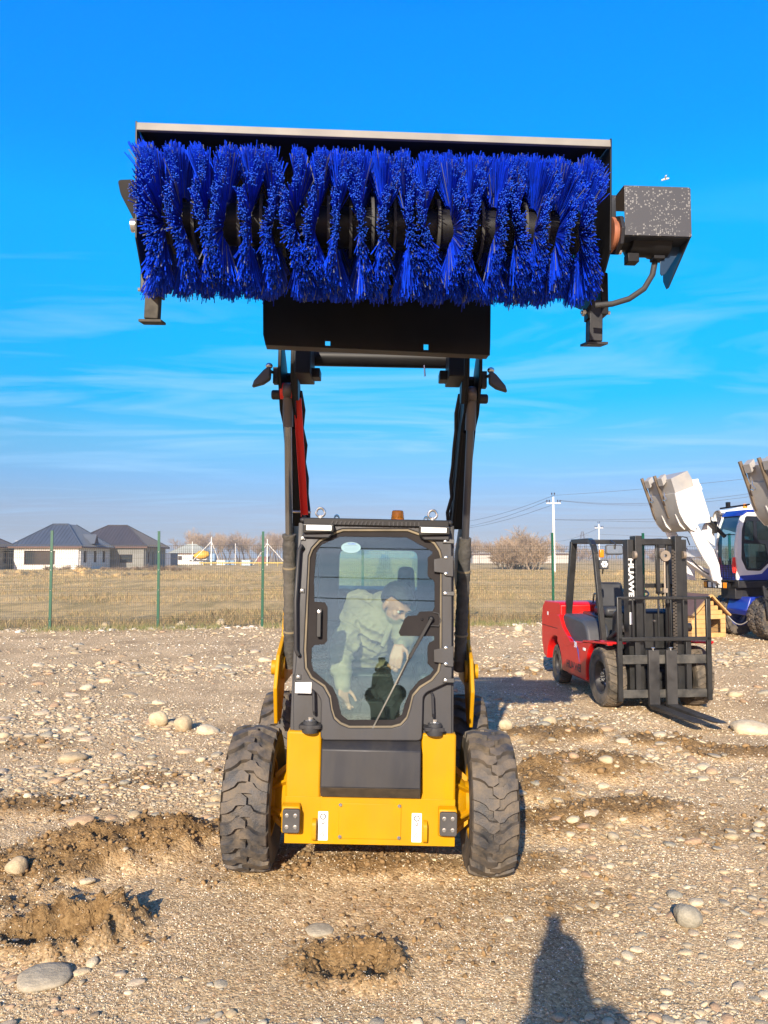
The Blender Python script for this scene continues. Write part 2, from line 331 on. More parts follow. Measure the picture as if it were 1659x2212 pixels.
# ------------------------------------------------------------------ ground
def make_ground():
    ys = np.concatenate([np.linspace(-60, 0.5, 14), 1.6 * (26 / 1.6) ** np.linspace(0, 1, 460), 26.3 * (2200 / 26.3) ** (np.linspace(0, 1, 120))[1:]])
    u1 = np.linspace(-1, 1, 440); us = np.concatenate([-1 - np.geomspace(.02, 12, 24)[::-1], u1, 1 + np.geomspace(.02, 12, 24)])
    U, Y = np.meshgrid(us, ys); W = .60 * np.maximum(Y, 2.0) + .8; X = U * W
    H, soil = ground_h(X, Y)
    nv = X.size; co = np.stack([X.ravel(), Y.ravel(), H.ravel()], 1)
    r, c = X.shape; idx = np.arange(nv).reshape(r, c)
    q = np.stack([idx[:-1, :-1], idx[:-1, 1:], idx[1:, 1:], idx[1:, :-1]], -1).reshape(-1, 4)
    me = bpy.data.meshes.new('ground'); me.vertices.add(nv); me.vertices.foreach_set('co', co.ravel().astype(np.float32))
    me.loops.add(q.size); me.loops.foreach_set('vertex_index', q.ravel().astype(np.int32)); me.polygons.add(len(q))
    me.polygons.foreach_set('loop_start', (np.arange(len(q)) * 4).astype(np.int32)); me.polygons.foreach_set('loop_total', np.full(len(q), 4, np.int32))
    me.polygons.foreach_set('use_smooth', np.ones(len(q), bool)); me.update(); me.validate()
    a = me.attributes.new('soil', 'FLOAT', 'POINT'); a.data.foreach_set('value', soil.ravel().astype(np.float32))
    edge = (fbm(X * .8, Y * .8, 3, 91) - .5) * 2.2
    fld = np.clip((Y - fence_y(X) + .3 + edge * .6) / 1.2, 0, 1)
    a = me.attributes.new('field', 'FLOAT', 'POINT'); a.data.foreach_set('value', fld.ravel().astype(np.float32))
    m = bpy.data.materials.new('stony yard and dry field'); m.use_nodes = True; n, l = m.node_tree.nodes, m.node_tree.links; b = n['Principled BSDF']
    b.inputs['Roughness'].default_value = .9; b.inputs['Specular IOR Level'].default_value = .2
    tc = n.new('ShaderNodeTexCoord')
    def noise(sc, det=6, ro=.6, mp=None):
        z = n.new('ShaderNodeTexNoise'); z.inputs['Scale'].default_value = sc; z.inputs['Detail'].default_value = det; z.inputs['Roughness'].default_value = ro
        l.new(mp or tc.outputs['Object'], z.inputs['Vector']); return z
    def ramp(src, stops):
        r_ = n.new('ShaderNodeValToRGB'); l.new(src, r_.inputs[0]); el = r_.color_ramp.elements
        el[0].position, el[0].color = stops[0][0], stops[0][1] + (1,); el[1].position, el[1].color = stops[-1][0], stops[-1][1] + (1,)
        for p_, c_ in stops[1:-1]: e_ = el.new(p_); e_.color = c_ + (1,)
        return r_.outputs[0]
    def mix(f, a_, b_, mode='MIX'):
        x = n.new('ShaderNodeMix'); x.data_type = 'RGBA'; x.blend_type = mode
        if isinstance(f, float): x.inputs[0].default_value = f
        else: l.new(f, x.inputs[0])
        l.new(a_, x.inputs[6]) if not isinstance(a_, tuple) else setattr(x.inputs[6], 'default_value', a_ + (1,))
        l.new(b_, x.inputs[7]) if not isinstance(b_, tuple) else setattr(x.inputs[7], 'default_value', b_ + (1,))
        return x.outputs[2]
    def attr(nm):
        a_ = n.new('ShaderNodeAttribute'); a_.attribute_name = nm; return a_.outputs['Fac']
    fine = ramp(noise(42, 8, .75).outputs[0], [(.30, (.10, .06, .028)), (.42, (.31, .215, .115)), (.56, (.48, .36, .205)), (.70, (.80, .66, .43))])
    vor = n.new('ShaderNodeTexVoronoi'); vor.inputs['Scale'].default_value = 75; l.new(tc.outputs['Object'], vor.inputs['Vector'])
    vr = n.new('ShaderNodeSeparateColor'); l.new(vor.outputs['Color'], vr.inputs[0])
    chips = ramp(vr.outputs[0], [(0, (.20, .13, .07)), (.35, (.44, .32, .18)), (.6, (.56, .43, .25)), (.85, (.80, .67, .44)), (1, (.44, .25, .14))])
    base = mix(.5, fine, chips)
    big = ramp(noise(.9, 9, .72).outputs[0], [(.32, (.74, .67, .60)), (.46, (1.06, 1.0, .93)), (.62, (1.38, 1.32, 1.25))])
    base = mix(1.0, base, big, 'MULTIPLY')
    soilc = ramp(noise(26, 8, .7).outputs[0], [(.3, (.09, .048, .016)), (.5, (.25, .155, .065)), (.7, (.38, .25, .115))])
    sm = n.new('ShaderNodeMath'); sm.operation = 'MULTIPLY_ADD'; l.new(noise(9, 6, .7).outputs[0], sm.inputs[0]); sm.inputs[1].default_value = 1.0; sm.inputs[2].default_value = -.5
    ad = n.new('ShaderNodeMath'); ad.operation = 'ADD'; l.new(attr('soil'), ad.inputs[0]); l.new(sm.outputs[0], ad.inputs[1]); 
    sr = n.new('ShaderNodeMapRange'); sr.inputs[1].default_value = .25; sr.inputs[2].default_value = .75; l.new(ad.outputs[0], sr.inputs[0])
    base = mix(sr.outputs[0], base, soilc)
    # field: dry grass stubble in bands
    mp = n.new('ShaderNodeMapping'); mp.inputs['Scale'].default_value = (.35, .12, 1); l.new(tc.outputs['Object'], mp.inputs[0])
    fcol = ramp(noise(1.6, 9, .7, mp.outputs[0]).outputs[0], [(.30, (.24, .20, .075)), (.42, (.41, .30, .13)), (.52, (.55, .39, .175)), (.66, (.72, .52, .26))])
    f2 = ramp(noise(5, 8, .75).outputs[0], [(.3, (.55, .55, .55)), (.7, (1.25, 1.22, 1.15))])
    fcol = mix(1.0, fcol, f2, 'MULTIPLY')
    base = mix(attr('field'), base, fcol)
    l.new(base, b.inputs['Base Color'])
    bp = n.new('ShaderNodeBump'); bp.inputs['Strength'].default_value = 1.0; bp.inputs['Distance'].default_value = .013
    hs = n.new('ShaderNodeMath'); hs.operation = 'ADD'; l.new(noise(60, 6, .8).outputs[0], hs.inputs[0])
    vi = n.new('ShaderNodeMath'); vi.operation = 'MULTIPLY'; vi.inputs[1].default_value = -.6; l.new(vor.outputs['Distance'], vi.inputs[0]); l.new(vi.outputs[0], hs.inputs[1])
    l.new(hs.outputs[0], bp.inputs['Height']); l.new(bp.outputs[0], b.inputs['Normal'])
    me.materials.append(m); o = link('ground', me); tag(o, 'stony compacted yard of gravel and brown earth running into a dry field', kind='structure'); return o
ground = make_ground()

# ------------------------------------------------------------------ pebbles and stones
PAL = [((.58, .51, .39), 5), ((.45, .38, .28), 5), ((.36, .35, .32), 3), ((.27, .29, .29), 2), ((.68, .62, .51), 4), ((.40, .27, .19), 1.6), ((.50, .35, .24), 1.6), ((.30, .24, .18), 3), ((.52, .46, .40), 3)]
PC = np.array([p[0] for p in PAL]) * np.array([.92, .84, .68]) * .72 + np.array([.42, .34, .23]) * .30; PW = np.array([p[1] for p in PAL], float); PW /= PW.sum()
def ico(sub=0):
    import bmesh
    b = bmesh.new(); bmesh.ops.create_icosphere(b, subdivisions=sub + 1, radius=1); b.verts.ensure_lookup_table()
    v = np.array([x.co[:] for x in b.verts]); f = np.array([[q.index for q in x.verts] for x in b.faces]); b.free(); return v, f
def stone_mat(name, attr=True, col=(.5, .45, .36)):
    m = bpy.data.materials.new(name); m.use_nodes = True; n, l = m.node_tree.nodes, m.node_tree.links; b = n['Principled BSDF']; b.inputs['Roughness'].default_value = .85; b.inputs['Specular IOR Level'].default_value = .25
    tc = n.new('ShaderNodeTexCoord'); nz = n.new('ShaderNodeTexNoise'); nz.inputs['Scale'].default_value = 35 if attr else 2.6; nz.inputs['Detail'].default_value = 8; nz.inputs['Roughness'].default_value = .7; l.new(tc.outputs['Object'], nz.inputs['Vector'])
    mr = n.new('ShaderNodeMapRange'); mr.inputs[1].default_value = .3; mr.inputs[2].default_value = .7; mr.inputs[3].default_value = .68; mr.inputs[4].default_value = 1.22; l.new(nz.outputs[0], mr.inputs[0])
    x = n.new('ShaderNodeMix'); x.data_type = 'RGBA'; x.blend_type = 'MULTIPLY'; x.inputs[0].default_value = 1; l.new(mr.outputs[0], x.inputs[7])
    if attr: a = n.new('ShaderNodeAttribute'); a.attribute_name = 'tone'; l.new(a.outputs['Color'], x.inputs[6])
    else: x.inputs[6].default_value = col + (1,)
    l.new(x.outputs[2], b.inputs['Base Color']); bp = n.new('ShaderNodeBump'); bp.inputs['Strength'].default_value = .35; bp.inputs['Distance'].default_value = .01 if attr else .05; l.new(nz.outputs[0], bp.inputs['Height']); l.new(bp.outputs[0], b.inputs['Normal'])
    return m
def bulk(name, pos, size, flat, tone, sink, parent, mname, base=None, jag=.16, seed=1):
    rg = np.random.default_rng(seed); v0, f0 = base if base is not None else ico(0); N = len(pos); nv = len(v0)
    jit = 1 + rg.normal(0, jag, (N, nv, 1)); V = v0[None] * jit
    sc = np.stack([size * rg.uniform(.75, 1.3, N), size * rg.uniform(.7, 1.1, N), size * flat], 1); V = V * sc[:, None, :]
    a = rg.uniform(0, 2 * np.pi, N); c, s = np.cos(a)[:, None], np.sin(a)[:, None]
    X = V[..., 0] * c - V[..., 1] * s; Yy = V[..., 0] * s + V[..., 1] * c; Z = V[..., 2] + X * rg.normal(0, .15, (N, 1))
    V = np.stack([X, Yy, Z], -1) + pos[:, None, :]; V[..., 2] += (size * flat * (1 - sink))[:, None] - size[:, None] * flat[:, None] * .5
    F = (f0[None] + (np.arange(N) * nv)[:, None, None]).reshape(-1, f0.shape[1])
    me = bpy.data.meshes.new(name); me.vertices.add(N * nv); me.vertices.foreach_set('co', V.ravel().astype(np.float32))
    k = f0.shape[1]; me.loops.add(F.size); me.loops.foreach_set('vertex_index', F.ravel().astype(np.int32)); me.polygons.add(len(F))
    me.polygons.foreach_set('loop_start', (np.arange(len(F)) * k).astype(np.int32)); me.polygons.foreach_set('loop_total', np.full(len(F), k, np.int32))
    me.polygons.foreach_set('use_smooth', np.ones(len(F), bool)); me.update()
    t = me.attributes.new('tone', 'FLOAT_COLOR', 'POINT'); cc = np.concatenate([np.repeat(tone, nv, 0), np.ones((N * nv, 1))], 1); t.data.foreach_set('color', cc.ravel().astype(np.float32))
    me.materials.append(mname); o = link(name, me, parent); return o
def stony(x, y):
    m = fbm(x * .55, y * 1.1, 4, 131); return np.clip((m - .40) / .22, 0, 1)
BANDS = [(500, 1720, 330, 75), (220, 1690, 300, 60), (150, 1560, 330, 60), (380, 1450, 420, 24), (1010, 1370, 700, 12), (200, 1350, 700, 10), (1250, 1430, 330, 20), (1330, 1560, 260, 30), (1250, 1800, 200, 25), (850, 2215, 700, 25), (1450, 2190, 330, 40), (1500, 1420, 300, 30), (620, 1352, 200, 10), (1080, 1540, 200, 40), (1400, 1650, 160, 60)]
def px_of(x, y, z=0):
    c, s = math.cos(PITCH), math.sin(PITCH); d = z - CAM_H; f = y * c + d * s; u = -y * s + d * c
    return CX + x / f * FOC, CY - u / f * FOC
def band(x, y):
    px, py = px_of(x, y); b = np.zeros_like(x)
    for (a, c, ra, rc) in BANDS: b = np.maximum(b, np.clip(1.4 - np.sqrt(((px - a) / ra) ** 2 + ((py - c) / rc) ** 2), 0, 1))
    return b
def scatter(N, smin, smax, k, rg):
    py = rg.uniform(1338, 2330, N); px = rg.uniform(-170, 1830, N)
    r = np.stack([(px - CX) / FOC, np.ones(N), (CY - py) / FOC], 1); c, s = math.cos(PITCH), math.sin(PITCH)
    dy = r[:, 1] * c - r[:, 2] * s; dz = r[:, 1] * s + r[:, 2] * c; t = -CAM_H / dz; x = r[:, 0] * t; y = dy * t
    ok = y < fence_y(x) + .6; x, y = x[ok], y[ok]
    spx = smin * (smax / smin) ** (rg.uniform(0, 1, len(x)) ** k); size = spx / FOC * y / 2
    return x, y, size
MATS_PEB = stone_mat('pebble stone')
def make_pebbles():
    rg = np.random.default_rng(5)
    x, y, size = scatter(100000, 2.8, 11, 2.5, rg)
    st = np.maximum(stony(x, y) * .55, band(x, y)); H, soil = ground_h(x, y)
    px, py = px_of(x, y); near = np.clip((py - 1500) / 500, 0, 1)
    prob = (.24 + .76 * st ** 1.2) * (1 - .72 * np.clip(soil * 1.3, 0, 1)); keep = rg.uniform(0, 1, len(x)) < prob
    x, y, size, H, st = x[keep], y[keep], size[keep], H[keep], st[keep]
    size = np.clip(size * (.62 + .6 * st), .0035, .085)
    tone = PC[rg.choice(len(PC), len(x), p=PW)] * rg.uniform(.72, 1.15, (len(x), 1))
    o = bulk('gravel', np.stack([x, y, H], 1), size, rg.uniform(.28, .62, len(x)), tone, rg.uniform(.25, .65, len(x)), ground, MATS_PEB, seed=3)
    tag(o, kind='stuff')
    # fine grit: angular chips a centimetre and less across
    x, y, size = scatter(170000, 1.6, 5.2, 1.8, rg); H, soil = ground_h(x, y); m = fbm(x * 2.2, y * 2.2, 3, 171); keep = rg.uniform(0, 1, len(x)) < np.clip((m - .25) * 2.2, .15, 1) * (1 - .75 * soil); x, y, size, H = x[keep], y[keep], size[keep], H[keep]
    GC = np.array([[.74, .64, .48], [.58, .47, .32], [.40, .31, .20], [.30, .27, .23], [.84, .77, .64], [.20, .14, .09]]); tone = GC[rg.choice(6, len(x), p=[.26, .24, .16, .10, .14, .10])] * rg.uniform(.8, 1.15, (len(x), 1))
    oc = (np.array([[1, 0, 0], [-1, 0, 0], [0, 1, 0], [0, -1, 0], [0, 0, 1], [0, 0, -1.]]), np.array([[0, 2, 4], [2, 1, 4], [1, 3, 4], [3, 0, 4], [2, 0, 5], [1, 2, 5], [3, 1, 5], [0, 3, 5]]))
    tag(bulk('grit', np.stack([x, y, H], 1), np.clip(size, .002, .03), rg.uniform(.4, .9, len(x)), tone, rg.uniform(.2, .5, len(x)), ground, MATS_PEB, base=oc, jag=.25, seed=6), kind='stuff')
    # earth clods in the brown heaps
    x, y, size = scatter(42000, 2.5, 12, 2.0, rg); H, soil = ground_h(x, y); keep = rg.uniform(0, 1, len(x)) < soil * .9; x, y, size, H = x[keep], y[keep], size[keep], H[keep]
    tone = np.array([.23, .145, .065]) * rg.uniform(.6, 1.3, (len(x), 1))
    o = bulk('earth_clods', np.stack([x, y, H], 1), np.clip(size * 1.25, .004, .05), rg.uniform(.6, .95, len(x)), tone, rg.uniform(.1, .45, len(x)), ground, stone_mat('brown earth clod'), jag=.28, seed=4)
    tag(o, kind='stuff')
make_pebbles()
SV = []
def stone_variants():
    v0, f0 = ico(2); rg = np.random.default_rng(9)
    for i in range(12):
        col = tuple(PC[[0, 1, 4, 2, 5, 3, 8, 4, 1, 0, 6, 4][i]] * (1.0))
        p = v0.copy(); ph = rg.uniform(0, 10, 3)
        d = 1 + .04 * np.sin(p[:, 0] * 5 + ph[1]) * np.sin(p[:, 1] * 5.5) + .13 * np.sin(p[:, 0] * 2.3 + ph[0]) + .09 * np.sin(p[:, 1] * 2.9 + ph[1]) + .08 * np.sin(p[:, 2] * 2.6 + p[:, 0] * 2 + ph[2]) + .025 * np.sin(p[:, 1] * 8 + ph[0]) * np.sin(p[:, 0] * 7 + ph[2])
        p = p * d[:, None]; me = bpy.data.meshes.new('stone'); me.from_pydata(p.tolist(), [], f0.tolist()); me.polygons.foreach_set('use_smooth', [True] * len(f0))
        me.materials.append(stone_mat('stone tone', False, col)); SV.append(me)
stone_variants()
def put_stone(name, x, y, sx, sy, sz, rot, var, parent, lift=.25):
    o = bpy.data.objects.new(name, SV[var]); COL.objects.link(o); o.parent = parent
    o.location = (x, y, gh(x, y) + sz * lift); o.scale = (sx, sy, sz); o.rotation_euler = (random.uniform(-.15, .15), random.uniform(-.15, .15), rot); return o
def make_stones():
    rg = np.random.default_rng(15)
    x, y, size = scatter(60000, 8, 34, 2.9, rg)
    st = np.maximum(stony(x, y) * .5, band(x, y)); H, soil = ground_h(x, y)
    ok = (rg.uniform(0, 1, len(x)) < (.02 + .98 * st ** 1.8) * np.where(y < 3.9, .45, 1) * (1 - .7 * soil)) & (size > .014) & (size < .11)
    # keep the tyre footprints clear
    ok &= ~((np.abs(np.abs(x + .08) - .71) < .25) & (y > 3.9) & (y < 6.2)); ok &= ~((x > 2.3) & (x < 4.0) & (y > 7.4) & (y < 11.6)); ok &= ~((np.abs(x) < .9) & (y > 3.9) & (y < 6))
    idx = np.flatnonzero(ok); keep = []; KX = np.zeros(5000); KY = np.zeros(5000); KS = np.zeros(5000)
    for i in idx:
        n = len(keep)
        if n >= 3000: break
        if n == 0 or np.all((KX[:n] - x[i]) ** 2 + ((KY[:n] - y[i]) * .7) ** 2 > (.72 * (size[i] + KS[:n])) ** 2): KX[n], KY[n], KS[n] = x[i], y[i], size[i]; keep.append(i)
    keep.sort(key=lambda i: -size[i] / y[i])
    for i in keep[:285]:
        f = rg.uniform(.28, .5); put_stone('stone', x[i], y[i], size[i] * rg.uniform(.9, 1.35), size[i] * rg.uniform(.7, 1.0), size[i] * f, rg.uniform(0, 6.3) * .3, int(rg.integers(0, 12)), ground, rg.uniform(.0, .3))
    r = np.array(keep[285:]); tone = PC[rg.choice(len(PC), len(r), p=PW)] * rg.uniform(.65, 1.2, (len(r), 1))
    fx = rg.uniform(-10, 8, 420); fx = fx[fbm(fx * .8, fx * 0, 2, 77) > .42]; fy = fence_y(fx) + rg.normal(-.15, .28, len(fx)); fs = .022 + .07 * rg.uniform(0, 1, len(fx)) ** 2.5; fH = ground_h(fx, fy)[0]; ft = np.array([.62, .56, .45]) * rg.uniform(.6, 1.15, (len(fx), 1))
    X_, Y_, H_, S_, T_ = np.concatenate([x[r], fx]), np.concatenate([y[r], fy]), np.concatenate([H[r], fH]), np.concatenate([size[r], fs]), np.concatenate([tone, ft])
    tag(bulk('small_stones', np.stack([X_, Y_, H_], 1), S_, rg.uniform(.3, .5, len(X_)), T_, rg.uniform(.2, .5, len(X_)), ground, MATS.get('pb') or stone_mat('small stone'), base=ico(1), jag=.12, seed=8), kind='stuff')
make_stones()
# the boulders that stand out
def boulder(px, py, wpx, hpx, var, label):
    g = G(px, py); s = g.y / FOC; o = put_stone('boulder', g.x, g.y, wpx * s / 2, wpx * s / 2 * .85, hpx * s / 2 * 1.02, .4, var, None, .72 if hpx / wpx > .55 else .2)
    return tag(o, label, 'boulder')
boulder(340, 1566, 38, 36, 9, 'round cream cobble standing taller than its neighbours left of the loader')
boulder(397, 1576, 40, 32, 1, 'round tan cobble just right of the taller cream one')
boulder(450, 1580, 52, 22, 2, 'low flat pale stone right of the two round cobbles')
boulder(228, 1357, 17, 16, 4 + 5, 'small ball shaped cream stone lying before the fence between two posts')
boulder(476, 1350, 22, 16, 7, 'largest whitish boulder behind the fence wire left of the loader')
boulder(391, 1353, 20, 13, 7, 'rounded pale boulder near the foot of the second fence post')
boulder(1620, 1580, 90, 30, 11, 'long pale yellowish flat rock ahead of the fork tips at the right edge')
boulder(1483, 1990, 62, 42, 5, 'smooth grey round cobble alone in the gravel at lower right')
boulder(36, 1920, 46, 34, 1, 'tan cobble half buried in loose earth at the lower left edge')
boulder(178, 1777, 50, 20, 10, 'reddish orange flat cobble left of the loader wheel')
boulder(1090, 1590, 30, 26, 9, 'cream rounded stone behind the right front wheel of the loader')
boulder(1190, 1577, 34, 22, 1, 'brown rounded stone on the low earth heap before the forklift')
boulder(1325, 1812, 24, 20, 7 - 4, 'dark greenish brown round stone right of the loader tyre')
boulder(95, 2118, 110, 34, 3, 'broad dark grey slab stone flush with the ground at lower left')
boulder(690, 1990 + 20, 60, 20, 3, 'flat grey stone set in fine gravel below the loader')
boulder(160, 1640, 60, 22, 8, 'wide flat grey cobble among gravel at the left')
boulder(960, 1352, 20, 14, 7, 'pale boulder at the fence line right of the loader')
boulder(1120, 1364, 22, 16, 7, 'pale rock under the fence beside the forklift tail')

# ------------------------------------------------------------------ grass of the field
def grass():
    rg = np.random.default_rng(21); N = 150000
    u = rg.uniform(0, 1, N); y = 19.2 * (105 / 19.2) ** (u ** 1.05); x = rg.uniform(-.62, .62, N) * (y + 3)
    ok = y > fence_y(x) + .15; x, y = x[ok], y[ok]
    m = fbm(x * .22, y * .22, 4, 201); right = np.clip((x + 4) / 10, 0, 1) * .18; far = np.clip((y - 45) / 30, 0, 1) * .1
    keep = rg.uniform(0, 1, len(x)) < np.clip((m + right + far - .42) / .15, .06, 1) * .75; x, y, m = x[keep], y[keep], m[keep]
    n = len(x); H = ground_h(x, y, False)[0]; hgt = .55 * (.07 + .28 * np.clip((m - .42) / .25, 0, 1) ** 1.2 + .05 * (y / 40)) * rg.uniform(.5, 1.5, n)
    wd = .003 + y * .00024; a = rg.uniform(0, np.pi, n); lean = rg.normal(0, .35, (n, 2)) * hgt[:, None]
    dx, dy = np.cos(a) * wd, np.sin(a) * wd * .4
    A = np.stack([x - dx, y - dy, H - .01], 1); B = np.stack([x + dx, y + dy, H - .01], 1); C = np.stack([x + lean[:, 0] * .5 + dx * .7, y + lean[:, 1] * .5, H + hgt * .6], 1); D = np.stack([x + lean[:, 0], y + lean[:, 1], H + hgt], 1)
    V = np.stack([A, B, C, D], 1).reshape(-1, 3); F = (np.array([[0, 1, 2], [0, 2, 3]])[None] + (np.arange(n) * 4)[:, None, None]).reshape(-1, 3)
    me = bpy.data.meshes.new('dry_grass'); me.from_pydata(V.tolist(), [], F.tolist())
    gcol = np.array([[.30, .215, .10], [.23, .165, .078], [.37, .28, .14], [.15, .14, .05], [.19, .135, .07]])[rg.choice(5, n, p=[.3, .25, .15, .15, .15])] * rg.uniform(.75, 1.15, (n, 1))
    t = me.attributes.new('tone', 'FLOAT_COLOR', 'POINT'); t.data.foreach_set('color', np.concatenate([np.repeat(gcol, 4, 0), np.ones((n * 4, 1))], 1).ravel().astype(np.float32))
    mm = bpy.data.materials.new('dry grass'); mm.use_nodes = True; b = mm.node_tree.nodes['Principled BSDF']; b.inputs['Roughness'].default_value = .8; at = mm.node_tree.nodes.new('ShaderNodeAttribute'); at.attribute_name = 'tone'; mm.node_tree.links.new(at.outputs['Color'], b.inputs['Base Color'])
    me.materials.append(mm); tag(link('dry_grass', me), 'tan and olive dry grass covering the field behind the fence', 'grass', kind='stuff')
    # low weeds along the foot of the fence
    n = 5200; x = rg.uniform(-11, 10, n); cl = fbm(x * .9, x * 0, 2, 301); keep = cl > .48; x = x[keep]; y = fence_y(x) + rg.normal(-.1, .28, len(x)); n = len(x); H = ground_h(x, y, False)[0]
    hgt = rg.uniform(.04, .17, n); a = rg.uniform(0, 2 * np.pi, n); r_ = rg.uniform(.02, .08, n); wd = .008
    A = np.stack([x - wd, y, H], 1); B = np.stack([x + wd, y, H], 1); D = np.stack([x + np.cos(a) * r_, y + np.sin(a) * r_, H + hgt], 1)
    me = bpy.data.meshes.new('weeds'); me.from_pydata(np.stack([A, B, D], 1).reshape(-1, 3).tolist(), [], np.arange(n * 3).reshape(-1, 3).tolist())
    gcol = np.array([[.13, .14, .045], [.24, .19, .09], [.10, .11, .035]])[rg.integers(0, 3, n)]
    t = me.attributes.new('tone', 'FLOAT_COLOR', 'POINT'); t.data.foreach_set('color', np.concatenate([np.repeat(gcol, 3, 0), np.ones((n * 3, 1))], 1).ravel().astype(np.float32))
    me.materials.append(mm); tag(link('weeds', me), 'low green and straw weeds growing along the fence foot', 'weeds', kind='stuff')
grass()
def earth_bank():
    # bright dug-over clay banks before the houses
    mclay = mat('yellow clay', (.52, .36, .15), .9, var=.35, vscale=1.5, dust=.6, dustcol=(.30, .19, .08), dscale=.8, detail=8)
    spots = [(20, 1240, 110, 18, 'long low clay bank before the brown roofed house at the left edge'), (165, 1238, 110, 22, 'clay bank dug up before the white block house'), (240, 1240, 95, 15, 'clay bank right of the first fence post before the houses'), (310, 1238, 55, 12, 'small clay bank just left of the second fence post'),
             (395, 1246, 75, 13, 'lone orange clay heap in the field right of the second fence post'), (1385, 1236, 110, 18, 'straw coloured earth heap in the field behind the forklift'), (1545, 1245, 90, 14, 'low yellowish heap behind the fence near the white mixer')]
    for k, (px, py, wp, hp, lab) in enumerate(spots):
        g = G(px, py + 6); s = g.y / FOC; n1, n2 = 60, 20; X, Y = np.meshgrid(np.linspace(-1, 1, n1), np.linspace(-1, 1, n2))
        d = np.clip(1 - (X ** 2 + Y ** 2), 0, 1); Z = d ** .6 * (.25 + 1.1 * fbm(X * 5 + k * 9, Y * 3, 4, 400 + k)) * hp * s
        V = np.stack([g.x + X * wp * s / 2, g.y + 2 + Y * 3.5 + (fbm(X * 8, Y * 8, 2, 9) - .5), g.z + Z - .25], -1).reshape(-1, 3)
        idx = np.arange(n1 * n2).reshape(n2, n1); F = np.stack([idx[:-1, :-1], idx[:-1, 1:], idx[1:, 1:], idx[1:, :-1]], -1).reshape(-1, 4)
        me = bpy.data.meshes.new('earth_mound'); me.from_pydata(V.tolist(), [], F.tolist()); me.materials.append(mclay)
        tag(link('earth_mound', me), lab, 'earth mound', 'dug earth heaps in the field')
earth_bank()
# ------------------------------------------------------------------ wheels
def tyre_mesh(Rr, wdt, rim, lugs, lug_h, m, style='skid', crown=.012, seed=0):
    hw = wdt / 2; b = MB()
    def Rx(x): t = abs(x) / hw; return Rr - lug_h - crown * t ** 2 - .012 * max(0, t - .85) / .15
    prof = [(rim, -hw * .80), (rim + .02, -hw * .86), (rim + (Rr - rim) * .45, -hw * 1.03), (rim + (Rr - rim) * .75, -hw * 1.0), (Rx(hw) - .012, -hw * .96)]
    prof += [(Rx(x), x) for x in np.linspace(-hw * .9, hw * .9, 7)]
    prof += [(r, -t) for r, t in prof[4::-1]]
    b.lathe(prof, d=(1, 0, 0), n=56)
    b.lathe([(rim, -hw * .8), (rim - .004, 0), (rim, hw * .8)], d=(1, 0, 0), n=56)
    rg = random.Random(seed); pitch = 2 * math.pi / lugs
    def pt(x, s, r): a = s; return (x, r * math.cos(a), r * math.sin(a))
    for k in range(lugs):
        for side in (-1, 1):
            a0 = (k + (.5 if side > 0 else 0)) * pitch
            if style == 'skid': st = [(1.03, -.12, .27), (.93, -.12, .28), (.66, -.04, .28), (.44, .10, .27), (.30, .30, .27), (.12, .34, .28), (-.12, .24, .18)]
            elif style == 'fork': st = [(1.04, .28, .42), (.9, .24, .43), (.6, .06, .43), (.35, -.12, .43), (.02, -.28, .42)]
            else: st = [(1.02, .1, .36), (.9, .1, .36), (.55, .05, .34), (.42, -.15, .34), (.08, -.15, .34)]
            vs = []
            for (tx, so, hwid) in st:
                x = side * tx * hw; r0 = (Rx(x) if tx < .97 else Rx(x) - .045); h = lug_h if tx < .97 else lug_h * .25 
                j = rg.uniform(-.015, .015) * pitch; hh = hwid * .88
                for (ds, rr) in ((-hwid, r0 - .004), (-hh, r0 + h), (hh, r0 + h), (hwid, r0 - .004)):
                    vs.append(pt(x, a0 + side * 0 + (so + ds) * pitch + j, rr))
            n = len(st); fs = [(i * 4 + q, i * 4 + q + 1, (i + 1) * 4 + q + 1, (i + 1) * 4 + q) for i in range(n - 1) for q in range(3)] + [(0, 1, 2, 3), tuple((n - 1) * 4 + q for q in range(4))]
            b.add(vs, fs)
    return b.mesh('tyre', m, 32)
def wheel(parent, loc, tm, rimmesh, outward, name='wheel', steer=0, extra=None):
    wh = bpy.data.objects.new(name, rimmesh); COL.objects.link(wh); wh.parent = parent; wh.location = loc; wh.rotation_euler = (random.uniform(0, 1), 0, (0 if outward > 0 else math.pi) + steer)
    t = bpy.data.objects.new('tyre', tm); COL.objects.link(t); t.parent = wh
    return wh
def rim_mesh(Rr, hw, m, mats, dish=.5, nuts=8, hub=.06, hubout=.0, nutr=.09):
    b = MB(); d = hw * dish
    b.lathe([(Rr + .012, -hw * .82), (Rr - .012, -hw * .8), (Rr - .025, -hw * .3), (Rr - .03, d * .3), (Rr * .62, d * .3 + .01), (Rr * .5, d * .3 - .01), (hub * 1.6, d * .3 - .01), (hub, d * .3 + .01 + hubout), (0.001, d * .3 + .012 + hubout)], n=40)
    b.lathe([(Rr - .03, d * .3), (Rr - .02, hw * .6), (Rr - .008, hw * .8), (Rr + .014, hw * .84)], n=40)
    for k in range(nuts):
        a = 2 * math.pi * k / nuts; p = Vector((d * .3 - .01, nutr * math.cos(a), nutr * math.sin(a))); b.lathe([(.017, 0), (.017, .022), (.012, .03), (0.001, .03)], o=p, n=6, mi=1)
    return b.mesh('wheel', mats, 30)

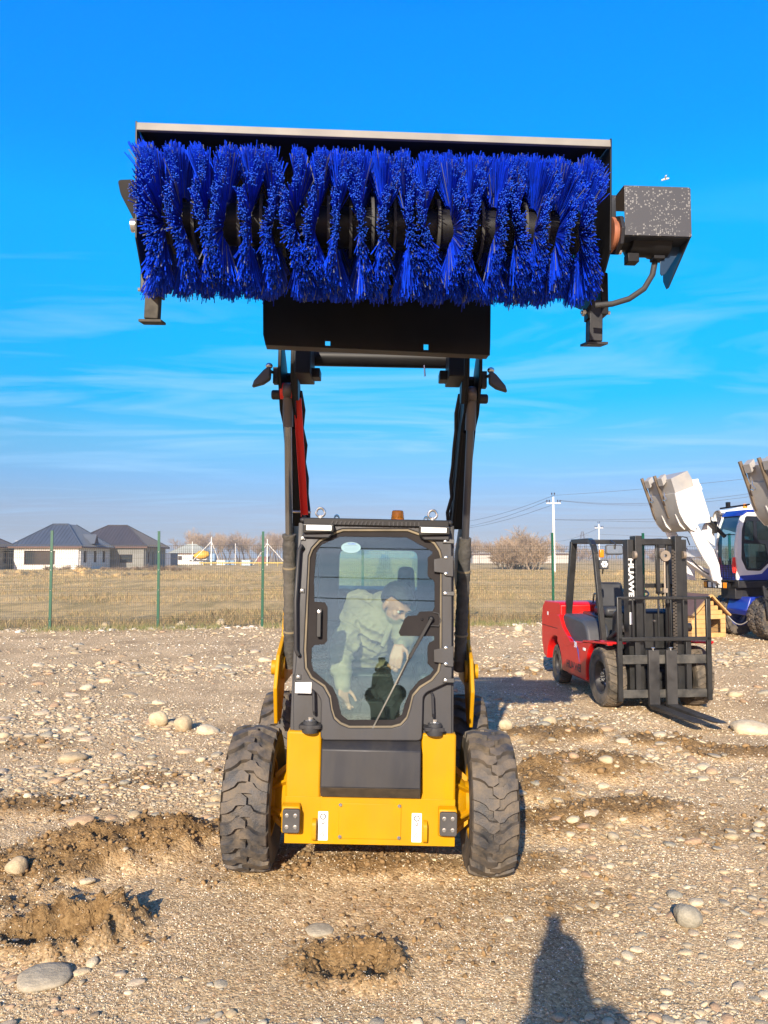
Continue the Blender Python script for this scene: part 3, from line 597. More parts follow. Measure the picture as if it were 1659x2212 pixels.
# ------------------------------------------------------------------ skid steer loader
def loader():
    root = empty('skid_steer_loader', (-.082, 4.45, .004), (0, R(1.15), 0)); tag(root, 'yellow and grey skid steer loader with raised black arms facing the camera', 'loader')
    M = mx_of(root.location, root.rotation_euler); Mi = M.inverted()
    th = R(7.6); dO = Vector((0, -.275, .80)); U = Vector((1, 0, 0)); V = Vector((0, math.sin(th), math.cos(th))); N = U.cross(V)
    Dm = frame(dO, U, V); wO, wN = M @ dO, M.to_3x3() @ N
    def D(pts, off=0.0):     # photo measurements of the door front -> metres on the door's own plane
        out = []
        for cx, cy in pts:
            h = Mi @ hit((1080 + cx * .4822) * .5486, (1980 + cy * .4822) * .5486, wO, wN); h = h - dO; out.append((h.dot(U), h.dot(V)))
        return out
    def dmx(z): return Dm @ Matrix.Translation((0, 0, z))
    # lower yellow frame
    W = .452
    b = MB()
    for s in (-1, 1): b.bx(s * W, s * .268, -.285, .35, .23, .815)
    b.bx(-.267, .267, -.284, .30, .23, .52)
    b.bx(-W + .02, W - .02, .35, 1.45, .24, .80)
    fr = b.build('chassis', yellow, root, .012)
    b = MB()
    for s in (-1, 1): b.bx(s * (W - .001), s * .262, -.2895, -.285, .2305, .475); 
    b.bx(-.264, .264, -.2890, -.2845, .2305, .478); b.build('bumper_face', yellow, root, .002)
    b = MB(); b.bx(-.165, .165, -.2945, -.2892, .262, .445); b.build('cover_plate', yellow, root, .003)
    for x in (-.157, .155):
        for z in (.272, .437):
            b = MB(); b.lathe([(.010, 0), (.010, .006), (.006, .009), (0, .009)], o=(x, -.2945, z), d=(0, -1, 0), n=6); b.build('bolt', steel, root)
    # grey step cover with its folds
    b = MB(); b.prism([(-.20, .815), (-.265, .80), (-.345, .735), (-.362, .545), (-.315, .487), (-.29, .485), (-.25, .60)], -.262, .262); b.build('step_cover', dgrey, root, .006)
    b = MB(); b.prism([(-.364, .546), (-.3655, .545), (-.3165, .4855), (-.315, .487)], -.2615, .2615); b.build('dusty_edge', mat('dusty lower edge', (.045, .034, .022), .8, var=.4, vscale=20, dust=.5, dscale=20, streak=.1, dustcol=(.07, .052, .03)), root)
    for s in (-1, 1):
        b = MB(); b.prism([(-.29, .445), (-.335, .435), (-.335, .30), (-.29, .285)], s * .412 - .052, s * .412 + .045); b.build('bumper_block', yellow, root, .008)
        pl = plate('rubber_bumper', [rounded([(-.045, -.06), (.045, -.06), (.045, .06), (-.045, .06)], .014)], .024, frame((s * .410, -.349, .368), (1, 0, 0), (0, 0, 1)), mat('bumper rubber', (.045, .043, .042), .7, dust=.3, dustcol=(.12, .11, .1)), root, .004)
        for dx in (-.022, .022):
            for dz in (-.029, .029):
                c = MB(); c.lathe([(.011, 0), (.011, .003), (.006, .004), (.005, .001), (0, .001)], o=(s * .410 + dx, -.361, .368 + dz), d=(0, -1, 0), n=14); c.build('bolt', steel, pl)
        # tie down eye
        c = MB(); xx = -.292 if s < 0 else .292; c.prism(rounded([(-.2895, .25), (-.335, .262), (-.335, .355), (-.2895, .372)], .02), xx - .011, xx + .011); c.build('tie_down_plate', yellow, root, .002)
        # stickers
        sx = -.248 if s < 0 else .248
        st = plate('sticker', [rounded([(-.026, -.075), (.026, -.075), (.026, .075), (-.026, .075)], .004)], .0012, frame((sx, -.2905, .325), (1, 0, 0), (0, 0, 1)), stickw, root)
        c = MB()
        def ringp(cx, cz, r, w_=.0026, a0=0, a1=2 * math.pi, n=20):
            for i in range(n):
                a, a_ = a0 + (a1 - a0) * i / n, a0 + (a1 - a0) * (i + 1) / n
                c.add([(sx + cx + (r + q) * math.cos(t), -.2915, .325 + cz + (r + q) * math.sin(t)) for q, t in ((-w_, a), (w_, a), (w_, a_), (-w_, a_))], [(0, 1, 2, 3)])
        ringp(0, .048, .0135); c.add([(sx + a, -.2915, .325 + z) for a, z in ((-.0015, .040), (.0015, .040), (.0015, .049), (.005, .049), (0, .056), (-.005, .049), (-.0015, .049))], [tuple(range(7))])
        c.add([(sx + a, -.2915, .325 + z) for a, z in ((-.001, .034), (.001, .034), (.001, .024), (-.001, .024))], [(0, 1, 2, 3)]); ringp(0, .018, .0066, .0024, R(-190), R(70))
        ringp(-.003, -.045, .008, .0017); ringp(.002, -.035, .006, .0014, 0, 4); 
        for k in range(8): c.add([(sx - .022 + k * .0055 + a, -.2915, .325 - .026 + z + .0015 * (k % 2)) for a, z in ((0, 0), (.004, 0), (.004, .001), (0, .001))], [(0, 1, 2, 3)])
        for a_, b_ in (((-.010, -.060), (.008, -.052)), ((-.010, -.052), (.006, -.061))):
            c.add([(sx + a_[0], -.2915, .325 + a_[1]), (sx + b_[0], -.2915, .325 + b_[1]), (sx + b_[0], -.2915, .326 + b_[1]), (sx + a_[0], -.2915, .326 + a_[1])], [(0, 1, 2, 3)])
        tag(c.build('lifting_hook_symbol', ink, st, fix=False, smooth=0), kind='stuff')
    # wheels and axle housings
    tm = tyre_mesh(.392, .255, .205, 21, .03, tyrem, 'skid'); rm = rim_mesh(.205, .127, None, [yellow, steel], .5, 8, .06, .02, .10)
    for y in (0, 1.15):
        for s in (-1, 1):
            wheel(root, (s * .658, y, .388 + (-.006)), tm, rm, s)
            a = MB(); a.lathe([(.17, .42), (.15, .48), (.105, .53), (.10, .62)], o=(0, y, .385), d=(s, 0, 0), n=20)
            for k in range(6):
                t = k * math.pi / 3 + .3; u = Vector((0, math.cos(t), math.sin(t)))
                p = [Vector((s * .44, y, .385)) + u * .22, Vector((s * .44, y, .385)) + u * .08, Vector((s * .55, y, .385)) + u * .08, Vector((s * .55, y, .385)) + u * .125]
                sd_ = Vector((0, -math.sin(t), math.cos(t))) * .008; a.add([q - sd_ for q in p] + [q + sd_ for q in p], [(0, 1, 2, 3), (7, 6, 5, 4), (0, 4, 5, 1), (1, 5, 6, 2), (2, 6, 7, 3), (3, 7, 4, 0)])
            a.build('axle_housing', yellow, root, .003)
    # cab: pillars behind the door plane
    outer = D([(225, 178), (560, 172), (1100, 172), (1445, 195), (1455, 1400), (1440, 1900), (1205, 1885), (1205, 1560), (1170, 1940), (385, 1930), (345, 1555), (385, 1870), (150, 1880), (150, 1400), (178, 420)])
    seal_o = D([(560, 222), (1090, 222), (1225, 270), (1310, 330), (1350, 390), (1364, 440), (1364, 1290), (1345, 1380), (1290, 1450), (1195, 1510), (1135, 1580), (1110, 1680), (1085, 1760), (1035, 1815), (960, 1835), (610, 1835), (540, 1805), (492, 1760), (470, 1690), (455, 1590), (405, 1500), (300, 1430), (256, 1350), (248, 1200), (285, 440), (310, 375), (370, 310), (460, 255)])
    door_o = D([(255, 200), (560, 180), (1100, 182), (1440, 205), (1447, 430), (1450, 1450), (1215, 1560), (1205, 1940), (380, 1935), (385, 1600), (330, 1530), (160, 1462), (180, 1300), (190, 420)])
    def shrink(poly, d): 
        c = Vector((sum(p[0] for p in poly) / len(poly), sum(p[1] for p in poly) / len(poly))); return [tuple(Vector(p) - (Vector(p) - c).normalized() * d) for p in poly]
    door = plate('door', [rounded(door_o, .03), seal_o], .045, dmx(.012), dgrey, root, .006)
    plate('door_seal', [seal_o, shrink(seal_o, .012)], .03, dmx(.016), mat('dusty seal', (.10, .085, .06), .8, dust=.6, dustcol=(.25, .2, .12)), door, .003)
    clear = D([(540, 278), (1080, 285), (1290, 400), (1283, 425), (1252, 450), (1250, 590), (1262, 612), (1295, 630), (1307, 655), (1307, 855), (1290, 885), (1185, 890), (1165, 920), (1090, 925), (1062, 950), (1015, 1060), (1030, 1087), (1303, 1090), (1305, 1120), (1262, 1145), (1250, 1180), (1250, 1310), (1300, 1360), (1270, 1400), (1180, 1450), (1105, 1540), (1062, 1650), (1040, 1730), (980, 1770), (600, 1770), (548, 1725), (520, 1600), (480, 1510), (380, 1420), (322, 1370), (305, 1300), (308, 1185), (330, 1162), (410, 1155), (433, 1130), (437, 850), (415, 815), (330, 808), (326, 640), (345, 410), (385, 345)])
    plate('glass_border', [shrink(seal_o, .008), clear], .002, dmx(.0165), mat('printed glass border', (.016, .014, .0145), .7, var=.1, dust=.15, dustcol=(.05, .045, .04), spec=.12), door)
    plate('door_glass', [shrink(seal_o, .009)], .004, dmx(.012), glass, door)
    # oval maker's sticker
    el = [(.0 + .055 * math.cos(t), .031 * math.sin(t)) for t in np.linspace(0, 2 * math.pi, 33)[:-1]]; c0 = D([(627, 368)])[0]
    ov = plate('window_sticker', [el], .001, Dm @ Matrix.Translation((c0[0], c0[1], .0148)), mat('pale oval sticker', (.10, .22, .27), .5, var=.03), door)
    plate('sticker_rim', [el, [(p[0] * .95, p[1] * .95) for p in el]], .001, Dm @ Matrix.Translation((c0[0], c0[1], .0158)), mat('oval rim', (.1, .22, .24), .5), ov)
    inkb = mat('blue ink', (.01, .08, .32), .5)
    text('logo_text', 'XCMG', .013, Dm @ Matrix.Translation((c0[0] + .004, c0[1] + .0205, .0158)), inkb, ov, .0003, 1.2, .0004)
    text('small_print', 'SKID STEER LOADER\nSERVICE MANUAL', .0095, Dm @ Matrix.Translation((c0[0], c0[1] + .004, .0158)), mat('grey ink', (.05, .12, .15), .5), ov, .0003, .95, .0002) if False else None
    c = MB()
    for r_, (w_, z_) in enumerate(((.074, .0095), (.086, .002), (.070, -.006), (.078, -.012), (.056, -.019))):
        x_ = -w_ / 2; rr = random.Random(r_)
        while x_ < w_ / 2: q = rr.uniform(.003, .007); h_ = .0034 if r_ == 0 else .0016; c.add([(x_, z_, 0), (x_ + q, z_, 0), (x_ + q, z_ + h_, 0), (x_, z_ + h_, 0)], [(0, 1, 2, 3)]); x_ += q + .0015
    c.build('small_print', mat('grey ink', (.05, .13, .17), .5), ov, smooth=0, mx=Dm @ Matrix.Translation((c0[0], c0[1], .0159)), fix=False)
    # lower front pillars with grab handles
    for s in (-1, 1):
        pts = D([(150, 1400), (395, 1560), (385, 1880), (155, 1885)] if s < 0 else [(1450, 1400), (1450, 1890), (1212, 1890), (1205, 1560)])
        plate('corner_panel', [pts], .04, dmx(-.028), dgrey, root, .004)
        hp = D([(322, 1535), (332, 1720)] if s < 0 else [(1285, 1555), (1298, 1740)]); c = MB(); x0, z0 = hp[0]; x1, z1 = hp[1]
        c.tube([(x0, z0, -.01), (x0, z0, .03), (x0 + .003, z0 - .015, .042), (x1 - .003, z1 + .015, .042), (x1, z1, .03), (x1, z1, -.01)], .0075, 8)
        c.build('grab_handle', dgrey, root, mx=Dm)
        # cab mount: lug with rubber block and bolt
        q = (-.328 if s < 0 else .334); c = MB(); c.prism([(q - .062, -.395), (q + .062, -.395), (q + .062, -.30), (q - .062, -.30)] if 0 else rounded([(q - .06, -.345), (q + .06, -.345), (q + .07 * -s + .0, -.25), (q - .05, -.25)], .02), .838, .858, 'z'); 
        mt = c.build('cab_mount', dgrey, root, .003)
        c = MB(); c.lathe([(.0, -.02), (.042, -.02), (.046, 0), (.042, .02), (0, .02)], o=(q, -.305, .838 - .003), d=(0, 0, 1), n=24); c.lathe([(0, 0), (.038, 0), (.036, .016), (0, .016)], o=(q, -.305, .8585), d=(0, 0, 1), n=24); c.build('rubber_block', rubber, mt)
        c = MB(); c.lathe([(0, 0), (.030, 0), (.022, .005), (.012, .006), (.012, .02), (0, .02)], o=(q, -.305, .875), d=(0, 0, 1), n=6); c.build('bolt', steel, mt)
    # white bar code label
    lab = D([(178, 1465), (308, 1463), (306, 1553), (176, 1550)]); st = plate('bar_code_label', [lab], .0015, dmx(.0362), stickw, door)
    c = MB(); cxm = sum(p[0] for p in lab) / 4; cym = sum(p[1] for p in lab) / 4; rr = random.Random(2); x_ = -.020
    while x_ < .022:
        q = rr.choice((.0012, .002, .0028))
        if not (-.002 < x_ < .002): c.add([(cxm + x_, cym - .022, .0375), (cxm + x_ + q * .6, cym - .022, .0375), (cxm + x_ + q * .6, cym - .012, .0375), (cxm + x_, cym - .012, .0375)], [(0, 1, 2, 3)])
        x_ += q + .001
    c.build('bar_code', ink, st, mx=Dm, smooth=0, fix=False)
    # hinges and clamps on the door
    for (cy0, cy1) in ((430, 610), (1160, 1340)):
        a = D([(1300, cy0 + 40), (1455, cy0 + 10), (1455, cy1), (1400, cy1 - 5), (1370, cy1 - 30), (1300, cy1 - 40)]); hg = plate('hinge', [a], .012, dmx(.043), dgrey, door, .002)
        for yy in (cy0 + 25, cy1 - 25): p = D([(1395, yy)])[0]; c = MB(); c.lathe([(0, 0), (.012, 0), (.010, .006), (.005, .009), (0, .009)], o=(p[0], p[1], .049), d=(0, 0, 1), n=10); c.build('bolt', steel, hg, mx=Dm)
    for (cx, cy, sgn) in ((240, 298, -1), (232, 722, -1), (203, 1420, -1), (1393, 323, 1), (1393, 745, 1), (1393, 1448, 1)):
        p = D([(cx, cy)])[0]; w_ = .035
        a = [(p[0] - .014, p[1] - .012), (p[0] + .014 + (w_ if sgn > 0 else 0), p[1] - .012), (p[0] + .014 + (w_ if sgn > 0 else 0), p[1] + .012), (p[0] - .014, p[1] + .012)]
        if sgn < 0: a = [(2 * p[0] - q[0], q[1]) for q in a][::-1]
        cl = plate('clamp', [a], .008, dmx(.040), blackm, door, .002); c = MB(); c.lathe([(0, 0), (.009, 0), (.008, .006), (0, .008)], o=(p[0], p[1], .044), d=(0, 0, 1), n=10); c.build('bolt', steel, cl, mx=Dm)
    # long grab bar left, door handle, wiper
    p0, p1 = D([(245, 385), (212, 1245)]); c = MB(); dx = -.022
    c.tube([(p0[0], p0[1], .03), (p0[0] - .008, p0[1] + .012, .07), (p0[0] + dx, p0[1] - .01, .078), (p0[0] + dx - .006, (p0[1] + p1[1]) / 2, .078), (p1[0] + dx + .004, p1[1] + .03, .078), (p1[0] - .005, p1[1] + .004, .07), (p1[0], p1[1], .03)], .0105, 10); c.build('grab_bar', dgrey, door, mx=Dm)
    hx, hz = D([(372, 895)])[0]; hb = D([(368, 1100)])[0]
    hd = plate('door_handle', [rounded([(hx - .016, hz - .025), (hx + .016, hz - .025), (hx + .016, hz + .018), (hx - .016, hz + .018)], .01)], .025, dmx(.026), blackp, door, .003)
    c = MB(); c.prism(rounded([(hx - .012, hz), (hx + .012, hz), (hb[0] + .012, hb[1]), (hb[0] - .012, hb[1])], .008), .042, .058, 'z'); c.build('handle_lever', blackp, hd, .003, mx=Dm)
    c = MB(); c.lathe([(0, 0), (.009, 0), (.008, .004), (0, .005)], o=(hx, hz, .058), d=(0, 0, 1), n=16); c.build('lock', steel, hd, mx=Dm)
    wa, wb, wc, wd_ = [D([q])[0] for q in ((1278, 950), (1100, 1270), (1000, 1480), (800, 1845))]
    wp = MB(); wp.lathe([(0, 0), (.016, 0), (.015, .03), (.008, .036), (0, .036)], o=(wa[0], wa[1], .018), d=(0, 0, 1), n=16)
    wp.beam((wa[0], wa[1], .048), (wb[0], wb[1], .044), .018, .010, up=(0, 0, 1)); wp.beam((wb[0], wb[1], .044), (wc[0], wc[1], .036), .009, .006)
    wi = wp.build('wiper', blackp, door, .002, mx=Dm)
    e0 = D([(1150, 1180)])[0]; c = MB(); c.beam((e0[0] - .006, e0[1], .026), (wd_[0], wd_[1], .024), .008, .014)
    c.build('wiper_blade', mat('wiper rubber', (.04, .038, .032), .5, dust=.5, dustcol=(.35, .33, .26)), wi, mx=Dm)
    c = MB(); a, bq = D([(1295, 895), (1290, 1008)]); c.tube([(a[0], a[1], .02), (a[0] + .03, a[1] - .008, .03), (a[0] + .042, (a[1] + bq[1]) / 2 - .008, .03), (a[0] + .03, bq[1], .03), (bq[0] - .01, bq[1] + .002, .035)], .003, 6); c.build('washer_hose', rubber, wi, mx=Dm)
    pw = D([(1206, 953)])[0]; c = MB(); c.ell((pw[0], pw[1], .018), (.008, .008, .006)); c.build('washer_cap', blackp, wi, mx=Dm)
    # cab shell: side frames, rear wall with window, roof
    y1, zt = 1.02, 1.935; yt = -.275 + (zt - .8) * math.tan(th)
    for s in (-1, 1):
        x = s * .425; sm = frame((x, 0, 0), (0, 1, 0), (0, 0, 1))
        so = [(-.255, .80), (yt + .02, zt), (y1, zt), (y1, .62), (.2, .62)]
        hole = rounded([(-.11, 1.12), (.0, 1.84), (.90, 1.84), (.90, 1.12)], .05)
        plate('side_wall', [so, hole], .03, sm, dgrey, root, .003); plate('side_glass', [[(p[0] + (0), p[1]) for p in hole]], .004, sm, glass2, root)
    rmx = frame((0, y1, 0), (1, 0, 0), (0, 0, 1)); ro = [(-.41, .62), (.41, .62), (.41, zt), (-.41, zt)]; rh = rounded([(-.27, 1.36), (.285, 1.36), (.285, 1.80), (-.27, 1.80)], .05)
    plate('rear_wall', [ro, rh], .03, rmx, dgrey, root, .003); plate('rear_glass', [rh], .004, rmx, glass2, root)
    rw = Mi @ P(748, 1286, 5.47)
    c = MB(); c.bx(-.43, .43, yt - .01, y1 + .02, zt + .002, zt + .03); rf = c.build('roof', dgrey, root, .012)
    c = MB(); c.bx(-.405, .405, yt - .055, yt - .012, zt - .012, zt + .026); c.build('roof_visor', blackp, rf, .004)
    vr = MB(); c = vr
    for k in range(21):
        x = -.245 + k * .0235 + (.012 if k > 12 else 0)
        c.box((x, yt - .058, zt + .002), (.007, .008, .022), rot=(0, R(25 if k < 12 else 0), 0))
    tag(c.build('vent_ribs', dgrey, rf), kind='stuff')
    for s in (-1, 1):
        lx = -.318 if s < 0 else .322
        lp = plate('work_light', [rounded([(-.085, -.03), (.085, -.022), (.085, .020), (-.085, .020)], .008)], .05, frame((lx, yt - .075, zt - .028), (1, 0, 0), (0, -.12, 1)), blackm, root, .005)
        c = MB(); c.box((lx - s * .004, yt - .1035, zt - .031), (.14, .006, .028)); c.build('lamp_lens', lensm, lp, .003)
        c = MB(); c.prism([(lx - .085, zt - .055), (lx + .085, zt - .055), (lx + .085 - (0 if s > 0 else .03), zt - .085), (lx - .085 + (.03 if s > 0 else 0), zt - .085)], yt - .07, yt - .03, 'y'); c.build('lamp_bracket', dgrey, lp, .006)
        for (ex, ey, turn) in ((s * .33 - .012 * s, .02, 0), (s * .27 + (.05 if s > 0 else 0), .75, .9)):
            c = MB(); n = 28; rr = .024; tt = .0075
            vs = []; cen = Vector((ex, yt + ey, zt + .062))
            for i in range(n):
                a = 2 * math.pi * i / n
                for j in range(8):
                    q = 2 * math.pi * j / 8; r_ = rr + tt * math.cos(q); vs.append(cen + Vector((r_ * math.cos(a) * math.cos(turn), tt * math.sin(q) + r_ * math.cos(a) * math.sin(turn), r_ * math.sin(a))))
            c.add(vs, [(i * 8 + j, i * 8 + (j + 1) % 8, ((i + 1) % n) * 8 + (j + 1) % 8, ((i + 1) % n) * 8 + j) for i in range(n) for j in range(8)])
            c.lathe([(.018, -.04), (.018, -.03), (.008, -.026), (.008, -.018)], o=cen, d=(0, 0, 1), n=12); c.build('lifting_eye', steel, rf)
    c = MB(); bx_, by_ = .13, .55; c.lathe([(.047, 0), (.047, .012), (.043, .016)], o=(bx_, by_, zt + .03), d=(0, 0, 1), n=24); be = c.build('beacon', blackp, rf)
    c = MB(); c.lathe([(.044, .016), (.044, .03), (.0425, .032), (.043, .045), (.0405, .047), (.041, .06), (.039, .062), (.039, .075), (.036, .088), (.03, .092), (0, .093)], o=(bx_, by_, zt + .03), d=(0, 0, 1), n=28); c.build('beacon_lens', amber, be)
    # inside the cab: floor, seat, consoles, levers
    c = MB(); c.bx(-.41, .41, -.2, y1, .60, .64); c.bx(-.41, .41, .85, y1 - .02, .64, 1.3); c.build('cab_floor', plast, root)
    st = MB(); st.box((.02, .52, 1.0), (.46, .46, .13)); st.box((.02, .78, 1.27), (.44, .12, .52), rot=(R(-8), 0, 0), taper=(.85, .9)); st.build('seat', blackp, root, .04)
    c = MB(); c.box((.20, .80, 1.60), (.13, .07, .18), taper=(.8, 1)); c.build('headrest', blackp, root, .03)
    c = MB(); c.box((-.33, .32, 1.02), (.13, .6, .12)); c.box((.33, .32, 1.02), (.13, .6, .12)); con = c.build('console', plast, root, .02)
    for k in range(7): c = MB(); c.box((-.33, .02 - .0, 1.10 + k * .017), (.12, .02, .008)); c.build('vent_slat', blackp, con)
    for s in (-1, 1):
        c = MB(); c.tube([(s * .30, .1, 1.08), (s * .29, .06, 1.2)], .012, 8); c.ell((s * .29, .055, 1.24), (.025, .03, .05)); c.build('joystick', blackp, root)
    c = MB(); c.tube([(-.18, .15, .66), (-.18, .0, .80), (-.1, -.02, .82), (.1, -.02, .82), (.18, 0, .80), (.18, .15, .66)], .014, 8); c.build('foot_bar', blackp, root)
    c = MB(); c.box((.0, -.08, .90), (.16, .06, .10), taper=(.8, .8)); c.build('pedal_box', blackp, root, .01)
    # rear engine body and pivot towers
    c = MB(); c.bx(-.42, .42, 1.10, 1.75, .62, 1.52); c.build('engine_hood', blackp, root, .03)
    for s in (-1, 1):
        c = MB(); c.prism([(.62, .62), (1.70, .62), (1.80, 1.2), (1.62, 1.85), (1.36, 1.85), (1.15, 1.25), (.80, 1.2), (.62, 1.0)], s * .47, s * .51); c.prism([(1.0, .82), (1.70, .82), (1.80, 1.2), (1.62, 1.85), (1.36, 1.85), (1.15, 1.25)], s * .655, s * .68)
        tw = c.build('tower', yellow, root, .005)
        c = MB(); c.prism([(.60, .66), (.78, .66), (.92, .86), (.93, 1.14), (.84, 1.2), (.62, 1.1), (.52, .9)], s * .62, s * .645); c.build('pivot_plate', yellow, root, .006)
        c = MB(); c.lathe([(0, .60), (.075, .60), (.075, .66), (.05, .665), (.05, .69), (.0, .692)], o=(0, .76, 1.0), d=(s, 0, 0), n=24); c.build('pivot_hub', yellow, root)
        pass
        # lift arm: profile from the rear pivot to the hinge
        top = Vector((.30, 2.92)); prof = [(.16, 3.06), (.30, 3.07), (.46, 2.96), (1.23, 2.06), (1.62, 1.80), (1.66, 1.62), (1.50, 1.52), (1.20, 1.70), (1.02, 1.96), (.46, 2.60), (.30, 2.66), (.16, 2.86)]
        c = MB(); c.prism(prof, s * .525, s * .545); c.prism([(p[0] + .02, p[1] - .005) for p in prof], s * .605, s * .625)
        c.prism([(.46, 2.93), (1.20, 2.05), (1.18, 2.03), (.44, 2.91)], s * .545, s * .605); c.prism([(.52, 2.57), (1.05, 1.96), (1.07, 1.98), (.54, 2.59)], s * .545, s * .605)
        ar = c.build('lift_arm', blackp, root, .003)
        c = MB(); c.prism([(.14, 2.90), (.14, 3.1), (.28, 3.1), (.34, 2.93), (.30, 2.72), (.22, 2.70)], s * .50, s * .525); c.build('hinge_plate', blackp, ar, .003)
        c = MB(); c.lathe([(0, .60), (.03, .60), (.03, .668), (.024, .675), (0, .675)], o=(0, .30, 2.75), d=(s, 0, 0), n=18); c.build('pin', dgrey, ar)
        # lift cylinder
        a_, b_ = Vector((s * .572, .27, 2.77)), Vector((s * .572, .80, 1.0)); mid = a_.lerp(b_, .50)
        c = MB(); c.lathe([(.0, -.026), (.042, -.026), (.05, -.014), (.05, .014), (.042, .026), (0, .026)], o=a_, d=(1, 0, 0), n=24); c.tube([a_, a_.lerp(b_, .12)], .033, 14); cyl = c.build('lift_cylinder', mat('cylinder cap', (.10, .085, .08), .4, .3), root)
        c = MB(); c.tube([a_.lerp(b_, .12), mid], .024, 16); c.build('cylinder_rod', chrome if s < 0 else mat('dark rod', (.10, .10, .11), .3, .7), cyl)
        c = MB(); rr = random.Random(3 + s); c.tube([mid.lerp(b_, t) for t in np.linspace(0, 1, 60)], [.041 + rr.uniform(-.003, .004) for _ in range(60)], 16); c.build('cylinder_sleeve', mat('fabric hose sleeve', (.045, .043, .040), .85, var=.4, vscale=30, dust=.5, dustcol=(.16, .14, .11), bump=.6, bscale=70), cyl)
        for t in (.62, .86): c = MB(); p = mid.lerp(b_, (t - .5) * 2); dd = (b_ - a_).normalized(); c.tube([p - dd * .006, p + dd * .006], .047, 16); c.build('hose_clamp', mat('tan strap', (.2, .16, .1), .7), cyl)
        # mirror-like side lamps near the hinge
        c = MB(); c.box((s * .640, .22, 2.85), (.03, .06, .10)); c.tube([(s * .65, .20, 2.865), (s * .675, .16, 2.868), (s * .69, .14, 2.855)], .010, 8); lb = c.build('side_lamp', blackm, ar, .008)
        c = MB(); c.prism([(s * .655, 2.865), (s * .668, 2.885), (s * .70, 2.860), (s * .755, 2.795), (s * .768, 2.755), (s * .70, 2.775), (s * .658, 2.805)], .10, .15, 'y'); c.build('lamp_shell', plast, lb, .010)
        c = MB(); c.ell((s * .668, .12, 2.888), (.022, .024, .018)); c.build('lamp_knob', steel, lb)
        # hoses along the arm
        c = MB(); rr = random.Random(8 + s); pts = [(s * (.512 - (.012 if i % 2 else 0) + rr.uniform(-.006, .006)), .42 + t * .72, 2.80 - t * .82) for i, t in enumerate(np.linspace(0, 1, 9))] + [(s * .52, 1.2, 1.7), (s * .50, 1.3, 1.45)]
        c.tube(pts, .013, 8); c.tube([(p[0] + s * .026, p[1] + .02, p[2]) for p in pts], .011, 8); c.build('hose', rubber, ar)
    # red arm lock strut on the left cylinder
    c = MB(); a_, b_ = Vector((-.515, .33, 2.74)), Vector((-.500, .80, 2.03)); c.beam(a_, b_, .045, .012, up=(0, 1, .6)); c.beam(a_ + Vector((-.022, 0, 0)), b_ + Vector((-.022, 0, 0)), .006, .06, up=(0, 1, .6)); c.lathe([(.055, -.012), (.055, .012), (0, .012)], o=(-.545, .29, 2.77), d=(1, 0, 0), n=20); c.lathe([(.055, -.012), (.055, .012), (0, .012)], o=(-.605, .29, 2.77), d=(1, 0, 0), n=20)
    c.build('safety_strut', mat('red lacquer', (.75, .02, .01), .4, var=.05), root, .003)
    c = MB(); c.tube([(-.60, .80, 2.05), (-.46, .80, 2.05)], .008, 8); c.ell((-.60, .80, 2.05), (.014, .014, .014)); c.build('strut_pin', steel, root)
    # cross bar with quick hitch
    c = MB(); c.tube([(-.50, .27, 2.985), (.50, .27, 2.985)], .055, 16); hb_ = c.build('cross_tube', blackp, root)
    for s in (-1, 1):
        c = MB(); c.prism([(-.08, 2.80), (.22, 2.80), (.22, 2.86), (.14, 3.05), (-.05, 3.05)], s * .40, s * .49); c.box((s * .42, .10, 2.835), (.13, .12, .055)); c.build('hitch_foot', blackp, root, .005)
    c = MB(); c.tube([(.27, .2, 2.93), (.275, .19, 2.86)], .005, 6); c.build('cotter_pin', steel, hb_)
    return root
LD = loader()

